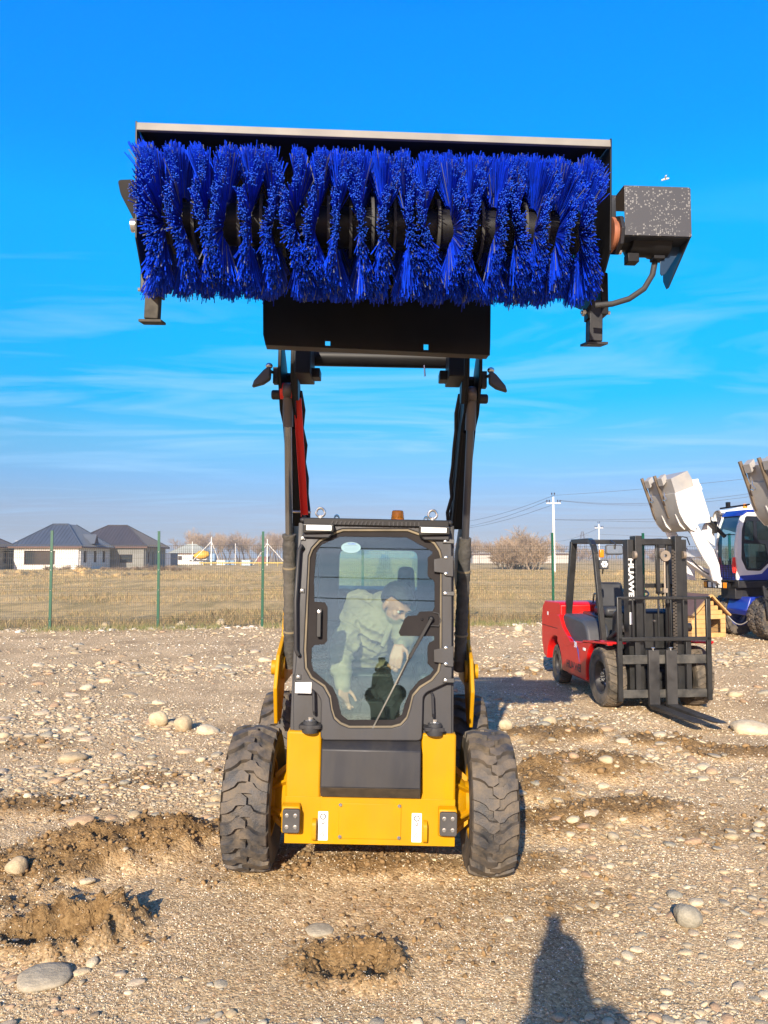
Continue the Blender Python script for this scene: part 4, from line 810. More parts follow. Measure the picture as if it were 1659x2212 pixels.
# ------------------------------------------------------------------ sweeper attachment
def sweeper():
    Lp, Rp = P(312, 480, 3.12), P(1300, 508, 3.25); ax = (Rp - Lp).normalized(); cen = (Lp + Rp) / 2; L = (Rp - Lp).length
    yv = Vector((0, 1, 0)); yv = (yv - ax * yv.dot(ax)).normalized(); m = frame(cen, ax, yv)
    root = empty('sweeper_attachment'); root.matrix_world = m; tag(root, 'black hooded rotary sweeper with a blue bristle roller held up by the loader arms', 'sweeper')
    H = L / 2 * .945
    c = MB(); c.tube([(-H, 0, 0), (H, 0, 0)], .085, 24); core = c.build('roller_core', blackp, root)
    blue = mat('blue bristle', (.004, .050, .70), .45, var=.3, vscale=25, spec=.25); blue2 = mat('dark blue bristle', (.003, .022, .36), .45, var=.3, vscale=25, spec=.2)
    wire = mat('steel wire bristle', (.15, .17, .24), .6, .2, var=.3); tipm = mat('blue bristle tip', (.02, .10, .62), .7, var=.2, vscale=30, spec=.08)
    rg = np.random.default_rng(31); NR = 20; H1 = H - .030; H = H + .02; pitch = (H + H1) / NR
    for k in range(NR):
        n = 2700; x0 = -H + pitch * (k + .5) + rg.uniform(-.012, .012); ph = rg.uniform(0, 6.28); nt = 26
        tuft = rg.integers(0, nt, n); fb = tuft / nt * 2 * np.pi + rg.normal(0, .055, n)
        wave = np.sin(fb * 2 + ph) + .5 * np.sin(fb * 5 + ph * 3); xo = x0 + wave * pitch * .26 + rg.normal(0, .004, n)
        spread = .55 + .75 * np.sin(fb + .35 * np.sin(k * 1.3)) ** 2
        tilt = rg.normal(0, .056, n) * spread + .095 * np.array([((t * 7919) % 13 - 6) / 6 for t in tuft]) * spread
        if k == 0: tilt -= .26 * rg.uniform(0, 1, n)
        if k == NR - 1: tilt += .10 * rg.uniform(0, 1, n)
        tang = rg.normal(0, .05, n); r0 = .10; r1 = .288 + rg.normal(0, .011, n) - .02 * (rg.uniform(0, 1, n) < .1)
        er = np.stack([np.zeros(n), np.cos(fb), np.sin(fb)], 1); et = np.stack([np.zeros(n), -np.sin(fb), np.cos(fb)], 1); ex = np.array([1., 0, 0])
        base = er * r0; base[:, 0] = xo * .35 + (x0) * .65
        tip = er * r1[:, None] + et * (tang * .25)[:, None]; tip[:, 0] = xo + tilt * .24
        wd = rg.uniform(.0015, .0026, n)[:, None]
        u = np.tile(ex, (n, 1)); q = [u, -.5 * u + .87 * et, -.5 * u - .87 * et]
        V = np.concatenate([np.stack([p + q[j] * wd * s_ for j in range(3)], 1) for p, s_ in ((base, 1), (tip, 1.1))], 1)
        F = np.array([[0, 1, 4, 3], [1, 2, 5, 4], [2, 0, 3, 5]])
        sides = (F[None] + (np.arange(n) * 6)[:, None, None]); tips = (np.array([[3, 4, 5]])[None] + (np.arange(n) * 6)[:, None, None]).reshape(-1, 3)
        me = bpy.data.meshes.new('bristle_ring'); me.from_pydata(V.reshape(-1, 3).tolist(), [], sides.reshape(-1, 4).tolist() + tips.tolist())
        for mm in (blue, blue2, wire, tipm): me.materials.append(mm)
        kind = np.where(rg.uniform(0, 1, n) < .07, 2, np.where(rg.uniform(0, 1, n) < .4, 1, 0)); tk = np.where(kind == 2, 1, 3)
        me.polygons.foreach_set('material_index', np.concatenate([np.repeat(kind, 3), tk]).astype(np.int32)); link('bristle_ring', me, root)
        if k < NR - 1:
            c = MB(); c.lathe([(.105, -.006), (.125, -.006), (.125, .006), (.105, .006)], o=(-H + pitch * (k + 1), 0, 0), n=20); c.build('spacer_ring', mat('galvanised ring', (.05, .05, .045), .7, .2), core)
    # hood
    HH = L / 2 + .018
    arc = [(-.055, .375), (.10, .385), (.26, .345), (.40, .24), (.46, .08), (.46, -.12)]
    c = MB(); inner = [(p[0] * .985 - .0, p[1] - .006) for p in arc]; c.prism(arc + inner[::-1], -HH, HH); hd = c.build('hood', blackp, root, smooth=50)
    c = MB(); c.prism([(-.064, .392), (-.050, .392), (-.050, .358), (-.069, .358)], -HH - .004, HH + .004); c.build('hood_lip', mat('scraped grey edge', (.20, .19, .17), .6, .05, var=.25, vscale=5, dust=.5, dustcol=(.22, .20, .18), dscale=2.2), root, .002)
    for s in (-1, 1):
        pf = [(-.06, .40), (.10, .40), (.28, .35), (.42, .24), (.47, .06), (.47, -.16), (.30, -.24), (.10, -.20), (-.03, -.08), (-.045, .10)]
        c = MB(); c.prism(pf, s * (HH + .004), s * (HH + .012)); c.build('end_plate', blackp, root, .002)
    # left bracket, triangular with rounded corner
    c = MB(); c.prism(rounded([(-HH - .012, .185), (-HH - .085, .185), (-HH - .078, .13), (-HH - .012, -.01)], .014), -.02, .10, 'y'); sbk = c.build('side_bracket', blackp, root, .003); sbk.rotation_euler = (R(14), 0, R(-9)); sbk.location = (-.012, -.11, 0)
    c = MB(); c.lathe([(0, 0), (.028, 0), (.028, .02), (0, .022)], o=(-HH - .012, -.01, -.02), d=(-1, 0, 0), n=14); c.build('bearing_cap', steel, root)
    # motor side on the right
    c = MB(); c.lathe([(0, .0), (.075, .0), (.075, .014), (.060, .016), (.060, .03), (0, .03)], o=(HH + .012, 0, 0), n=24); fl = c.build('flange', mat('primer flange', (.33, .12, .06), .5, .3, var=.4, vscale=12), root)
    c = MB(); c.lathe([(0, .03), (.085, .03), (.085, .045), (.05, .045)], o=(HH + .010, 0, 0), n=8); c.build('flange_plate', dgrey, fl, .002)
    for a in (.5, 1.8, 3.4, 4.9): c = MB(); c.lathe([(0, 0), (.011, 0), (.011, .02), (0, .02)], o=(HH + .052, .068 * math.cos(a), .068 * math.sin(a)), n=6); c.build('bolt', steel, fl)
    c = MB(); c.lathe([(0, .05), (.045, .05), (.045, .09), (.055, .095), (.068, .10), (.068, .19), (.074, .2), (.074, .27), (.05, .28), (0, .28)], o=(HH + .01, .03, -.01), n=24); c.box((HH + .12, .02, -.095), (.05, .05, .04)); c.box((HH + .24, .03, -.07), (.05, .05, .05)); mo = c.build('motor', blackp, root, .003)
    spk = bpy.data.materials.new('spotted cover'); spk.use_nodes = True; n_, l_ = spk.node_tree.nodes, spk.node_tree.links; bb = n_['Principled BSDF']; bb.inputs['Roughness'].default_value = .5
    tc = n_.new('ShaderNodeTexCoord'); vo = n_.new('ShaderNodeTexVoronoi'); vo.inputs['Scale'].default_value = 110; l_.new(tc.outputs['Object'], vo.inputs['Vector']); sc_ = n_.new('ShaderNodeSeparateColor'); l_.new(vo.outputs['Color'], sc_.inputs[0])
    th_ = n_.new('ShaderNodeMath'); th_.operation = 'MULTIPLY'; th_.inputs[1].default_value = .50; l_.new(sc_.outputs[0], th_.inputs[0]); ls = n_.new('ShaderNodeMath'); ls.operation = 'LESS_THAN'; l_.new(vo.outputs['Distance'], ls.inputs[0]); l_.new(th_.outputs[0], ls.inputs[1])
    nzz = n_.new('ShaderNodeTexNoise'); nzz.inputs['Scale'].default_value = 9; l_.new(tc.outputs['Object'], nzz.inputs['Vector']); gt = n_.new('ShaderNodeMapRange'); gt.inputs[1].default_value = .42; gt.inputs[2].default_value = .46; l_.new(nzz.outputs[0], gt.inputs[0]); mu = n_.new('ShaderNodeMath'); mu.operation = 'MULTIPLY'; l_.new(ls.outputs[0], mu.inputs[0]); l_.new(gt.outputs[0], mu.inputs[1])
    mxx = n_.new('ShaderNodeMix'); mxx.data_type = 'RGBA'; l_.new(mu.outputs[0], mxx.inputs[0]); mxx.inputs[6].default_value = (.040, .041, .047, 1); mxx.inputs[7].default_value = (.17, .17, .165, 1); l_.new(mxx.outputs[2], bb.inputs['Base Color'])
    X0, X1 = HH + .055, HH + .345
    cv = plate('motor_cover', [[(X0, -.030), (X1, -.030), (X1, .180), (X1 - .012, .186), (X0, .186)]], .006, frame((0, -.075, 0), (1, 0, 0), (0, 0, 1)), spk, root, .001)
    c = MB(); c.bx(X0, X1, -.071, .16, .183, .189); c.bx(X0, X1, -.071, .10, -.033, -.029); c.prism([(-.071, .186), (.16, .186), (.20, .10), (.20, -.125), (.17, -.17), (.15, -.17), (-.071, -.030)], X1 - .006, X1); c.bx(HH + .012, X0, .02, .05, .03, .19); c.build('cover_side', mat('dark cover sheet', (.02, .024, .032), .35, var=.2), cv, .001)
    c = MB(); c.prism([(X1 - .095, -.034), (X1 + .004, -.034), (X1 - .075, -.155), (X1 - .09, -.165), (X1 - .097, -.155)], .02, .026, 'y'); c.build('cover_flap', mat('blue black sheet', (.012, .03, .06), .3, var=.1), cv, .001)
    c = MB(); c.tube([(HH + .24, .05, -.08), (HH + .225, .05, -.15), (HH + .19, .06, -.21), (HH + .13, .08, -.25), (HH + .06, .10, -.268), (HH - .01, .12, -.270)], .013, 10); c.build('hose', rubber, root, smooth=60)
    # stands
    def stand(ptop, pbot, D, s):
        Mi = m.inverted(); a = Mi @ P(*ptop, D); b_ = Mi @ P(*pbot, D)
        c = MB(); c.beam(a, b_, .062, .062, up=(0, 1, 0)); gl = c.build('stand', dgrey if s > 0 else mat('stand grey', (.06, .057, .05), .85, var=.3, vscale=30, dust=.3, dustcol=(.12, .11, .09), spec=.1), root, .004)
        c = MB(); c.box(b_ + Vector((.0, 0, -.008)), (.10, .10, .012), rot=(.15, 0, 0)); c.build('foot_plate', dgrey if s > 0 else MATS['stand grey'], gl, .002)
        t = a + Vector((0, 0, .03)); c = MB(); c.prism(rounded([(t.x - .055, t.z + .10), (t.x + .045, t.z + .10), (t.x + .045, t.z + .075), (t.x - .025, t.z + .075), (t.x - .025, t.z - .10), (t.x - .055, t.z - .10)] if s < 0 else [(t.x + .055, t.z + .10), (t.x - .045, t.z + .10), (t.x - .045, t.z + .06), (t.x + .02, t.z + .06), (t.x + .02, t.z - .10), (t.x + .055, t.z - .10)], .01), t.y - .035, t.y + .05, 'y')
        c.bx(t.x + .03 * -s, t.x + .042 * -s, t.y - .03, t.y + .03, t.z - .12, t.z + .02); c.build('stand_bracket', blackp, gl, .003)
        c = MB(); c.tube([(t.x - .07, t.y - .01, t.z - .085), (t.x + .07, t.y - .01, t.z - .085)], .009, 8); c.lathe([(0, 0), (.018, 0), (.018, .014), (0, .014)], o=(t.x + .05 * (-s), t.y - .01, t.z - .085), d=(-s, 0, 0), n=6); c.build('pin', steel, gl)
        c = MB(); c.beam(t + Vector((0, .02, .085)), Vector((t.x - s * .05, .40, .02)), .05, .05); c.build('stand_arm', blackp, gl)
    stand((334, 602), (329, 692), 3.42, -1); stand((1284, 652), (1283, 740), 3.55, 1)
    # mount frame behind the roller: plate with square holes, swivel disc
    Mi = m.inverted(); yb = .72; tl, tr, br, bl = [Mi @ P(x, y, cen.y + yb) for x, y in ((569, 560), (1064, 570), (1062, 740), (570, 728))]
    b1, b2 = Mi @ P(1056, 770, cen.y + yb + .06), Mi @ P(577, 757, cen.y + yb + .06)
    fm = frame((0, yb, 0), (1, 0, 0), (0, 0, 1))
    holes = []
    for (hx, hy) in ((708, 745), (921, 748)):
        h = Mi @ P(hx, hy, cen.y + yb); holes.append([(h.x - .013, h.z - .016), (h.x + .013, h.z - .016), (h.x + .013, h.z + .016), (h.x - .013, h.z + .016)])
    pl = plate('mount_plate', [[(tl.x, tl.z), (tr.x, tr.z), (br.x, br.z), (b1.x, b1.z), (b2.x, b2.z), (bl.x, bl.z)]] + holes, .02, fm, blackp, root, .002)
    c = MB(); c.beam((b2.x, yb + .05, b2.z + .01), (b1.x, yb + .05, b1.z + .01), .08, .012); c.build('mount_lower_edge', mat('worn black edge', (.03, .024, .02), .5, dust=.4, dustcol=(.10, .06, .03)), pl)
    c = MB(); dz = tl.z * .5 + b2.z * .5 + .02; c.lathe([(0, 0), (.15, 0), (.155, .008), (.15, .016), (0, .016)], o=(.01, yb - .20, dz + .0), d=(0, .28, -1), n=40); c.build('swivel_disc', mat('swivel disc black', (.03, .03, .028), .35, .3), root)
    c = MB(); c.lathe([(0, 0), (.016, 0), (.016, .02), (0, .022)], o=(.01, yb - .19, dz - .03), d=(0, .28, -1), n=6); c.build('swivel_nut', steel, root)
    c = MB(); c.box((0, yb - .19, dz + .07), (.36, .36, .10)); c.box((0, yb - .24, dz + .18), (1.0, .10, .10)); c.box((0, (.46 + yb) / 2, dz + .11), (.16, yb - .46, .12)); c.build('push_frame', blackp, root, .005)
    return root
sweeper()
# ------------------------------------------------------------------ forklift
def forklift():
    root = empty('forklift', (3.15, 9.2, gh(3.15, 9.6) - .006), (0, 0, R(5.3))); tag(root, 'red and black forklift with mast and forks standing on the gravel', 'forklift')
    tf = tyre_mesh(.350, .22, .19, 22, .016, tyret, 'fork'); tr = tyre_mesh(.272, .17, .145, 20, .013, tyret, 'fork')
    rimd = mat('wheel black', (.022, .022, .024), .35, .2, var=.2, dust=.2, dustcol=(.12, .1, .08)); 
    rf_ = rim_mesh(.19, .11, None, [rimd, steel], .2, 10, .05, .02, .085); rr_ = rim_mesh(.145, .085, None, [rimd, steel], .3, 6, .045, .03, .075)
    for s in (-1, 1):
        w1 = wheel(root, (s * .52, 0, .352), tf, rf_, s); 
        for k in range(8): c = MB(); a = k * math.pi / 4; c.lathe([(0, 0), (.012, 0), (.010, .02), (0, .022)], o=(.045, .045 * math.cos(a), .045 * math.sin(a)), n=6); c.build('hub_bolt', steel, w1)
        wheel(root, (s * .50, 1.70, .273), tr, rr_, s, steer=R(-5))
    arch = lambda cy, cz, r, a0, a1, n=9: [(cy + r * math.cos(R(a)), cz + r * math.sin(R(a))) for a in np.linspace(a0, a1, n)]
    for s in (-1, 1):
        c = MB(); pf = [(.44, .24), (1.33, .24)] + arch(1.70, .27, .37, 182, 120, 5)[0:4] + [(1.52, .60), (1.52, .97), (1.42, .97), (1.28, .82), (.98, .665), (.55, .70), (-.10, .775), (-.29, .775), (-.30, .745)] + arch(0, .35, .415, 108, -12)[0:]
        c.prism(pf, s * .56, s * .63); c.build('side_panel', red, root, .012)
        c = MB(); c.prism([(-.31, .765), (-.30, .785), (.50, .725), (.50, .70), (-.30, .76)], s * .41, s * .635); c.build('fender', red, root, .004)
        c = MB(); c.prism([(.42, .20), (1.30, .20), (1.22, .30), (.42, .30)], s * .50, s * .56); c.build('sill', mat('dull red', (.25, .03, .02), .6), root)
    c = MB(); pf = [(1.44, 1.10), (1.50, 1.135), (2.16, 1.125), (2.27, 1.05), (2.33, .88), (2.33, .52), (2.24, .34), (2.10, .30)] + arch(1.70, .27, .39, 10, 150) + [(1.44, .62)]
    c.prism(pf, -.60, .60); cw = c.build('counterweight', red, root, .05)
    c = MB(); c.bx(-.603, .603, 1.60, 2.345, .765, .775); c.build('counterweight_seam', mat('seam dark', (.12, .003, .003), .5), cw)
    c = MB(); c.prism(rounded([(.42, .62), (1.36, .62), (1.44, .93), (1.34, 1.0), (.62, .955), (.50, .88)], .06), -.585, -.30); c.build('side_tank', plast, root, .03)
    c = MB(); c.prism(rounded([(.42, .62), (1.36, .62), (1.44, .93), (1.34, 1.0), (.62, .955), (.50, .88)], .06), .30, .585); c.build('side_tank', plast, root, .03)
    c = MB(); c.bx(-.45, .45, .05, 1.44, .30, .66); c.build('chassis', blackm, root, .01)
    # engine hood and seat
    c = MB(); c.prism([(.72, .62), (1.46, .62), (1.46, 1.02), (.80, .98)], -.29, .29); c.build('engine_hood', blackm, root, .02)
    c = MB(); c.box((0, .98, 1.05), (.46, .46, .12)); c.box((0, 1.20, 1.24), (.42, .10, .36), rot=(R(-10), 0, 0), taper=(.85, .8)); st = c.build('seat', mat('seat vinyl', (.03, .031, .034), .5, var=.2), root, .045)
    for s in (-1, 1): c = MB(); c.tube([(s * .24, 1.18, 1.15), (s * .245, 1.12, 1.27), (s * .245, .88, 1.27), (s * .24, .86, 1.12)], .011, 8); c.build('armrest', rimd, st)
    # dashboard, steering wheel, levers
    c = MB(); c.prism([(-.02, .66), (.30, .66), (.22, 1.08), (.10, 1.14), (.0, 1.10)], -.36, .36); ds = c.build('dashboard', blackm, root, .02)
    c = MB(); n = 26; cen = Vector((.02, .40, 1.32)); e1 = Vector((1, 0, 0)); e2 = Vector((0, .93, .36)); c.tube([cen + e1 * (.15 * math.cos(2 * math.pi * i / n)) + e2 * (.15 * math.sin(2 * math.pi * i / n)) for i in range(n + 1)], .012, 8)
    c.tube([cen - e1 * .15, cen + e1 * .15], .009, 6); c.tube([cen, (.02, .24, 1.08)], .02, 8); c.build('steering_wheel', rimd, root)
    for k in range(3): c = MB(); c.tube([(.22 + .05 * k, .18, 1.10), (.23 + .05 * k, .22, 1.30)], .006, 6); c.ell((.23 + .05 * k, .22, 1.31), (.016, .016, .02)); c.build('lever', steel if k == 0 else rimd, root)
    for (x, z) in ((.06, 1.0), (.30, .95)): c = MB(); c.lathe([(0, 0), (.018, 0), (.014, .01), (0, .01)], o=(x, -.01, z), d=(0, -1, 0), n=14); c.build('gauge', steel, ds)
    # overhead guard
    gm = MB()
    for s in (-1, 1):
        q = [(s * .50, 1.44, .90), (s * .455, 1.30, 1.965)]; gm.beam(q[0], q[1], .085, .075, up=(0, 1, 0))
        pts = [(s * .455, 1.33, 1.965), (s * .465, .66, 1.965), (s * .475, .56, 1.945), (s * .485, .47, 1.89), (s * .487, .42, 1.80), (s * .455, .26, .70)]
        for a, b_ in zip(pts, pts[1:]): gm.beam(a, Vector(b_) + (Vector(b_) - Vector(a)).normalized() * .012, .062, .06, up=(s, 0, 0))
    for y in np.linspace(.62, 1.25, 6): gm.beam((-.45, y, 1.955), (.45, y, 1.955), .035, .022)
    gm.beam((-.46, 1.32, 1.965), (.46, 1.32, 1.965), .07, .06); gm.beam((-.47, .58, 1.945), (.47, .58, 1.945), .05, .05)
    gd = gm.build('overhead_guard', blackm, root, .006)
    for k in range(7): c = MB(); c.bx(-.512 + k * .001, -.500, 1.315 - k * .003, 1.35 - k * .003, 1.66 + k * .028, 1.672 + k * .028); c.build('guard_slot', ink, gd)
    mr = plate('mirror', [rounded([(-.115, -.06), (.115, -.06), (.11, .065), (-.11, .065)], .03)], .03, frame((-.25, .40, 1.845), (1, 0, 0), (0, .15, 1)), plast, gd, .008)
    plate('mirror_face', [rounded([(-.10, -.046), (.10, -.046), (.096, .052), (-.096, .052)], .022)], .004, frame((-.25, .383, 1.846), (1, 0, 0), (0, .15, 1)), mat('mirror face', (.30, .31, .30), .15, .6), mr)
    c = MB(); c.tube([(-.25, .37, 1.86), (-.25, .36, 1.92), (-.25, .50, 1.96)], .009, 8); c.build('mirror_bracket', rimd, mr)
    c = MB(); c.box((-.43, .36, 1.80), (.055, .05, .10)); c.build('turn_signal', mat('orange lens', (.75, .22, .01), .3), gd, .01)
    c = MB(); c.box((-.415, .33, 1.665), (.11, .06, .115)); wl_ = c.build('work_light', plast, gd, .012)
    for k in range(6):
        a = k * math.pi / 3; c = MB(); c.lathe([(0, 0), (.018, 0), (.016, .006), (0, .008)], o=(-.415 + (.026 * math.cos(a)), .30, 1.668 + .026 * math.sin(a)), d=(0, -1, 0), n=10); c.build('lamp_cell', lensm, wl_)
    c = MB(); c.tube([(-.42, .34, 1.61), (-.42, .36, 1.55)], .01, 8); c.build('lamp_bracket', rimd, wl_)
    # mast
    ms = empty('mast'); ms.parent = root
    for s in (-1, 1):
        c = MB(); c.bx(s * .285, s * .355, -.26, -.24, .14, 1.96); c.bx(s * .34, s * .355, -.25, -.12, .14, 1.96); c.bx(s * .285, s * .355, -.13, -.12, .14, 1.96); c.build('mast_channel', blackm, ms, .003)
        c = MB(); c.bx(s * .20, s * .278, -.30, -.275, .16, 2.0); c.bx(s * .262, s * .278, -.28, -.14, .16, 2.0); c.bx(s * .20, s * .212, -.285, -.20, .16, 2.0); c.build('inner_channel', blackm, ms, .003)
        c = MB(); c.lathe([(0, 0), (.045, 0), (.045, .03), (0, .03)], o=(s * .28, -.31, 1.78), d=(s, 0, 0), n=20); c.build('mast_roller', rail, ms)
        c = MB(); c.tube([(s * .16, -.17, .2), (s * .16, -.17, 1.55)], .032, 12); c.tube([(s * .16, -.17, 1.55), (s * .16, -.17, 1.93)], .018, 10); c.build('lift_cylinder', blackm, ms)
        c = MB(); c.box((s * .13, -.33, .38), (.10, .02, .44)); c.build('carriage_upright', blackm, ms, .004)
    for z, y, h in ((1.92, -.15, .06), (1.42, -.12, .05), (.62, -.13, .12), (.25, -.12, .12)): c = MB(); c.bx(-.34, .34, y, y + .03, z - h / 2, z + h / 2); c.build('mast_crossbar', blackm, ms, .003)
    c = MB(); c.bx(-.27, .27, -.21, -.18, 1.90, 1.97); c.build('mast_crossbar', blackm, ms, .003)
    # chains, pulley and hose guide
    for x in (.165,):
        c = MB()
        for k in range(66):
            z = 1.83 - k * .019; c.box((x + (.006 if k % 2 else -.006), -.325, z), (.008, .014, .024)); c.box((x + (.018 if k % 2 else -.018), -.325, z), (.006, .014, .024)); c.tube([(x - .024, -.325, z - .009), (x + .024, -.325, z - .009)], .005, 6)
        tag(c.build('chain', mat('chain steel', (.10, .085, .07), .5, .4, var=.3), ms), kind='stuff')
    c = MB(); c.lathe([(.02, -.015), (.062, -.015), (.062, .015), (.02, .015)], o=(.075, -.30, 1.77), d=(0, 1, 0), n=24, closed=True); c.build('pulley', rail, ms)
    c = MB(); c.bx(-.01, .10, -.26, -.22, 1.86, 1.90); c.bx(-.01, .03, -.26, -.22, 1.33, 1.90); c.bx(-.01, .10, -.26, -.22, 1.33, 1.36); c.build('hose_guide', blackm, ms, .004)
    c = MB(); c.tube([(.075, -.28, 1.72), (.075, -.28, 1.38)], .012, 8); c.tube([(.075, -.28, 1.37), (.075, -.28, 1.24)], .007, 8); c.box((.075, -.28, 1.37), (.05, .04, .05)); c.build('chain_anchor', rail, ms)
    # lettering down the left mast channel
    tm_ = frame((-.322, -.2615, 1.50), (0, 0, -1), (1, 0, 0)); text('lettering', 'HUAWEI', .085, tm_, stickw, ms, .0008, 1.45, .0025, 1.02)
    c = MB(); c.bx(-.345, -.30, -.2620, -.2605, .98, 1.12); c.build('mast_sticker', stickw, ms)
    text('sticker_marks', 'DANGER', .022, frame((-.322, -.2632, 1.05), (0, 0, -1), (1, 0, 0)), ink, ms, .0003, 1.1) if False else None
    # carriage with load backrest and forks
    ca = empty('carriage'); ca.parent = root
    for z0, z1 in ((.545, .645), (.165, .255)): c = MB(); c.bx(-.505, .505, -.385, -.350, z0, z1); c.build('fork_bar', mat('scuffed mast black', (.03, .03, .028), .45, var=.3, dust=.55, dscale=7, dustcol=(.13, .12, .10)), ca, .004)
    for s in (-1, 1): c = MB(); c.beam((s * .525, -.395, .13), (s * .525, -.395, 1.305), .058, .035, up=(0, 1, 0)); c.build('backrest_post', blackm, ca, .008)
    for z, t in ((1.29, .035), (.826, .045)): c = MB(); c.beam((-.55, -.395, z), (.55, -.395, z), .035, t); c.build('backrest_rail', blackm, ca, .006)
    for x in (-.364, -.222, -.064, .086, .235, .377): c = MB(); c.beam((x, -.395, .83), (x, -.395, 1.28), .016, .016); c.build('backrest_bar', blackm, ca, .002)
    for x in (-.30, .30): c = MB(); c.bx(x - .03, x + .03, -.372, -.352, .25, .83); c.build('backrest_stay', blackm, ca, .003)
    for x in (-.142, .066):
        fk = MB(); x0, x1 = x - .062, x + .062; fk.bx(x0, x1, -.435, -.392, .075, .705)
        L_ = -1.52; fk.add([(x0, -.435, .055), (x1, -.435, .055), (x1, L_ + .1, .100), (x0, L_ + .1, .100), (x0 + .03, L_, .115), (x1 - .03, L_, .115), (x0, -.435, .10), (x1, -.435, .10), (x1, L_ + .1, .117), (x0, L_ + .1, .117), (x0 + .03, L_, .122), (x1 - .03, L_, .122)],
            [(0, 3, 2, 1), (3, 4, 5, 2), (6, 7, 8, 9), (9, 8, 11, 10), (0, 1, 7, 6), (0, 6, 9, 3), (3, 9, 10, 4), (4, 10, 11, 5), (1, 2, 8, 7), (2, 5, 11, 8)])
        f = fk.build('fork', mat('fork black', (.022, .022, .022), .42, .2, var=.3, dust=.3, dustcol=(.12, .11, .10)), ca, .005)
        c = MB(); c.tube([(x, -.41, .70), (x, -.41, .725)], .007, 8); c.tube([(x - .02, -.41, .727), (x + .02, -.41, .727)], .007, 8); c.build('fork_lock', steel, f)
    # tilt cylinders, drive axle, steps
    for s in (-1, 1): c = MB(); c.tube([(s * .36, -.10, .92), (s * .33, .5, .70)], .04, 12); c.lathe([(0, 0), (.05, 0), (.05, .07), (0, .07)], o=(s * .38, -.12, .93), d=(s, 0, 0), n=16); c.build('tilt_cylinder', rimd, root)
    c = MB(); c.tube([(-.42, 0, .35), (.42, 0, .35)], .10, 16); c.build('drive_axle', blackm, root)
    # decals on the left flank
    tl = frame((-.6312, .86, .355), (0, -1, 0), (0, 0, 1)); text('lettering', 'HUAWEI', .135, tl, ink, root, .0006, 1.05, .003, 1.0)
    sw = plate('swoosh_decal', [[(.30, .13), (.10, .105), (-.04, .02), (-.13, -.16), (-.10, .0), (.02, .09), (.16, .125)][::-1]], .0010, frame((-.6312, .77, .59), (0, -1, 0), (0, 0, 1)) @ Matrix.Diagonal((-1, 1, 1, 1)), mat('blue decal', (.02, .08, .45), .4), root)
    text('number', '30', .105, frame((-.6325, .78, .635), (0, -1, 0), (0, 0, 1)), stickw, root, .0006, 1.0, .002)
    c = MB(); c.bx(-.636, -.629, .42, .50, .60, .635); c.build('side_reflector', lensm, root, .003)
    c = MB(); 
    for q in (((-.601 - .002, 2.02, .95), (.002, .05, .05)),): c.box(*q)
    c.build('warning_decal', stickw, cw)
    return root
forklift()
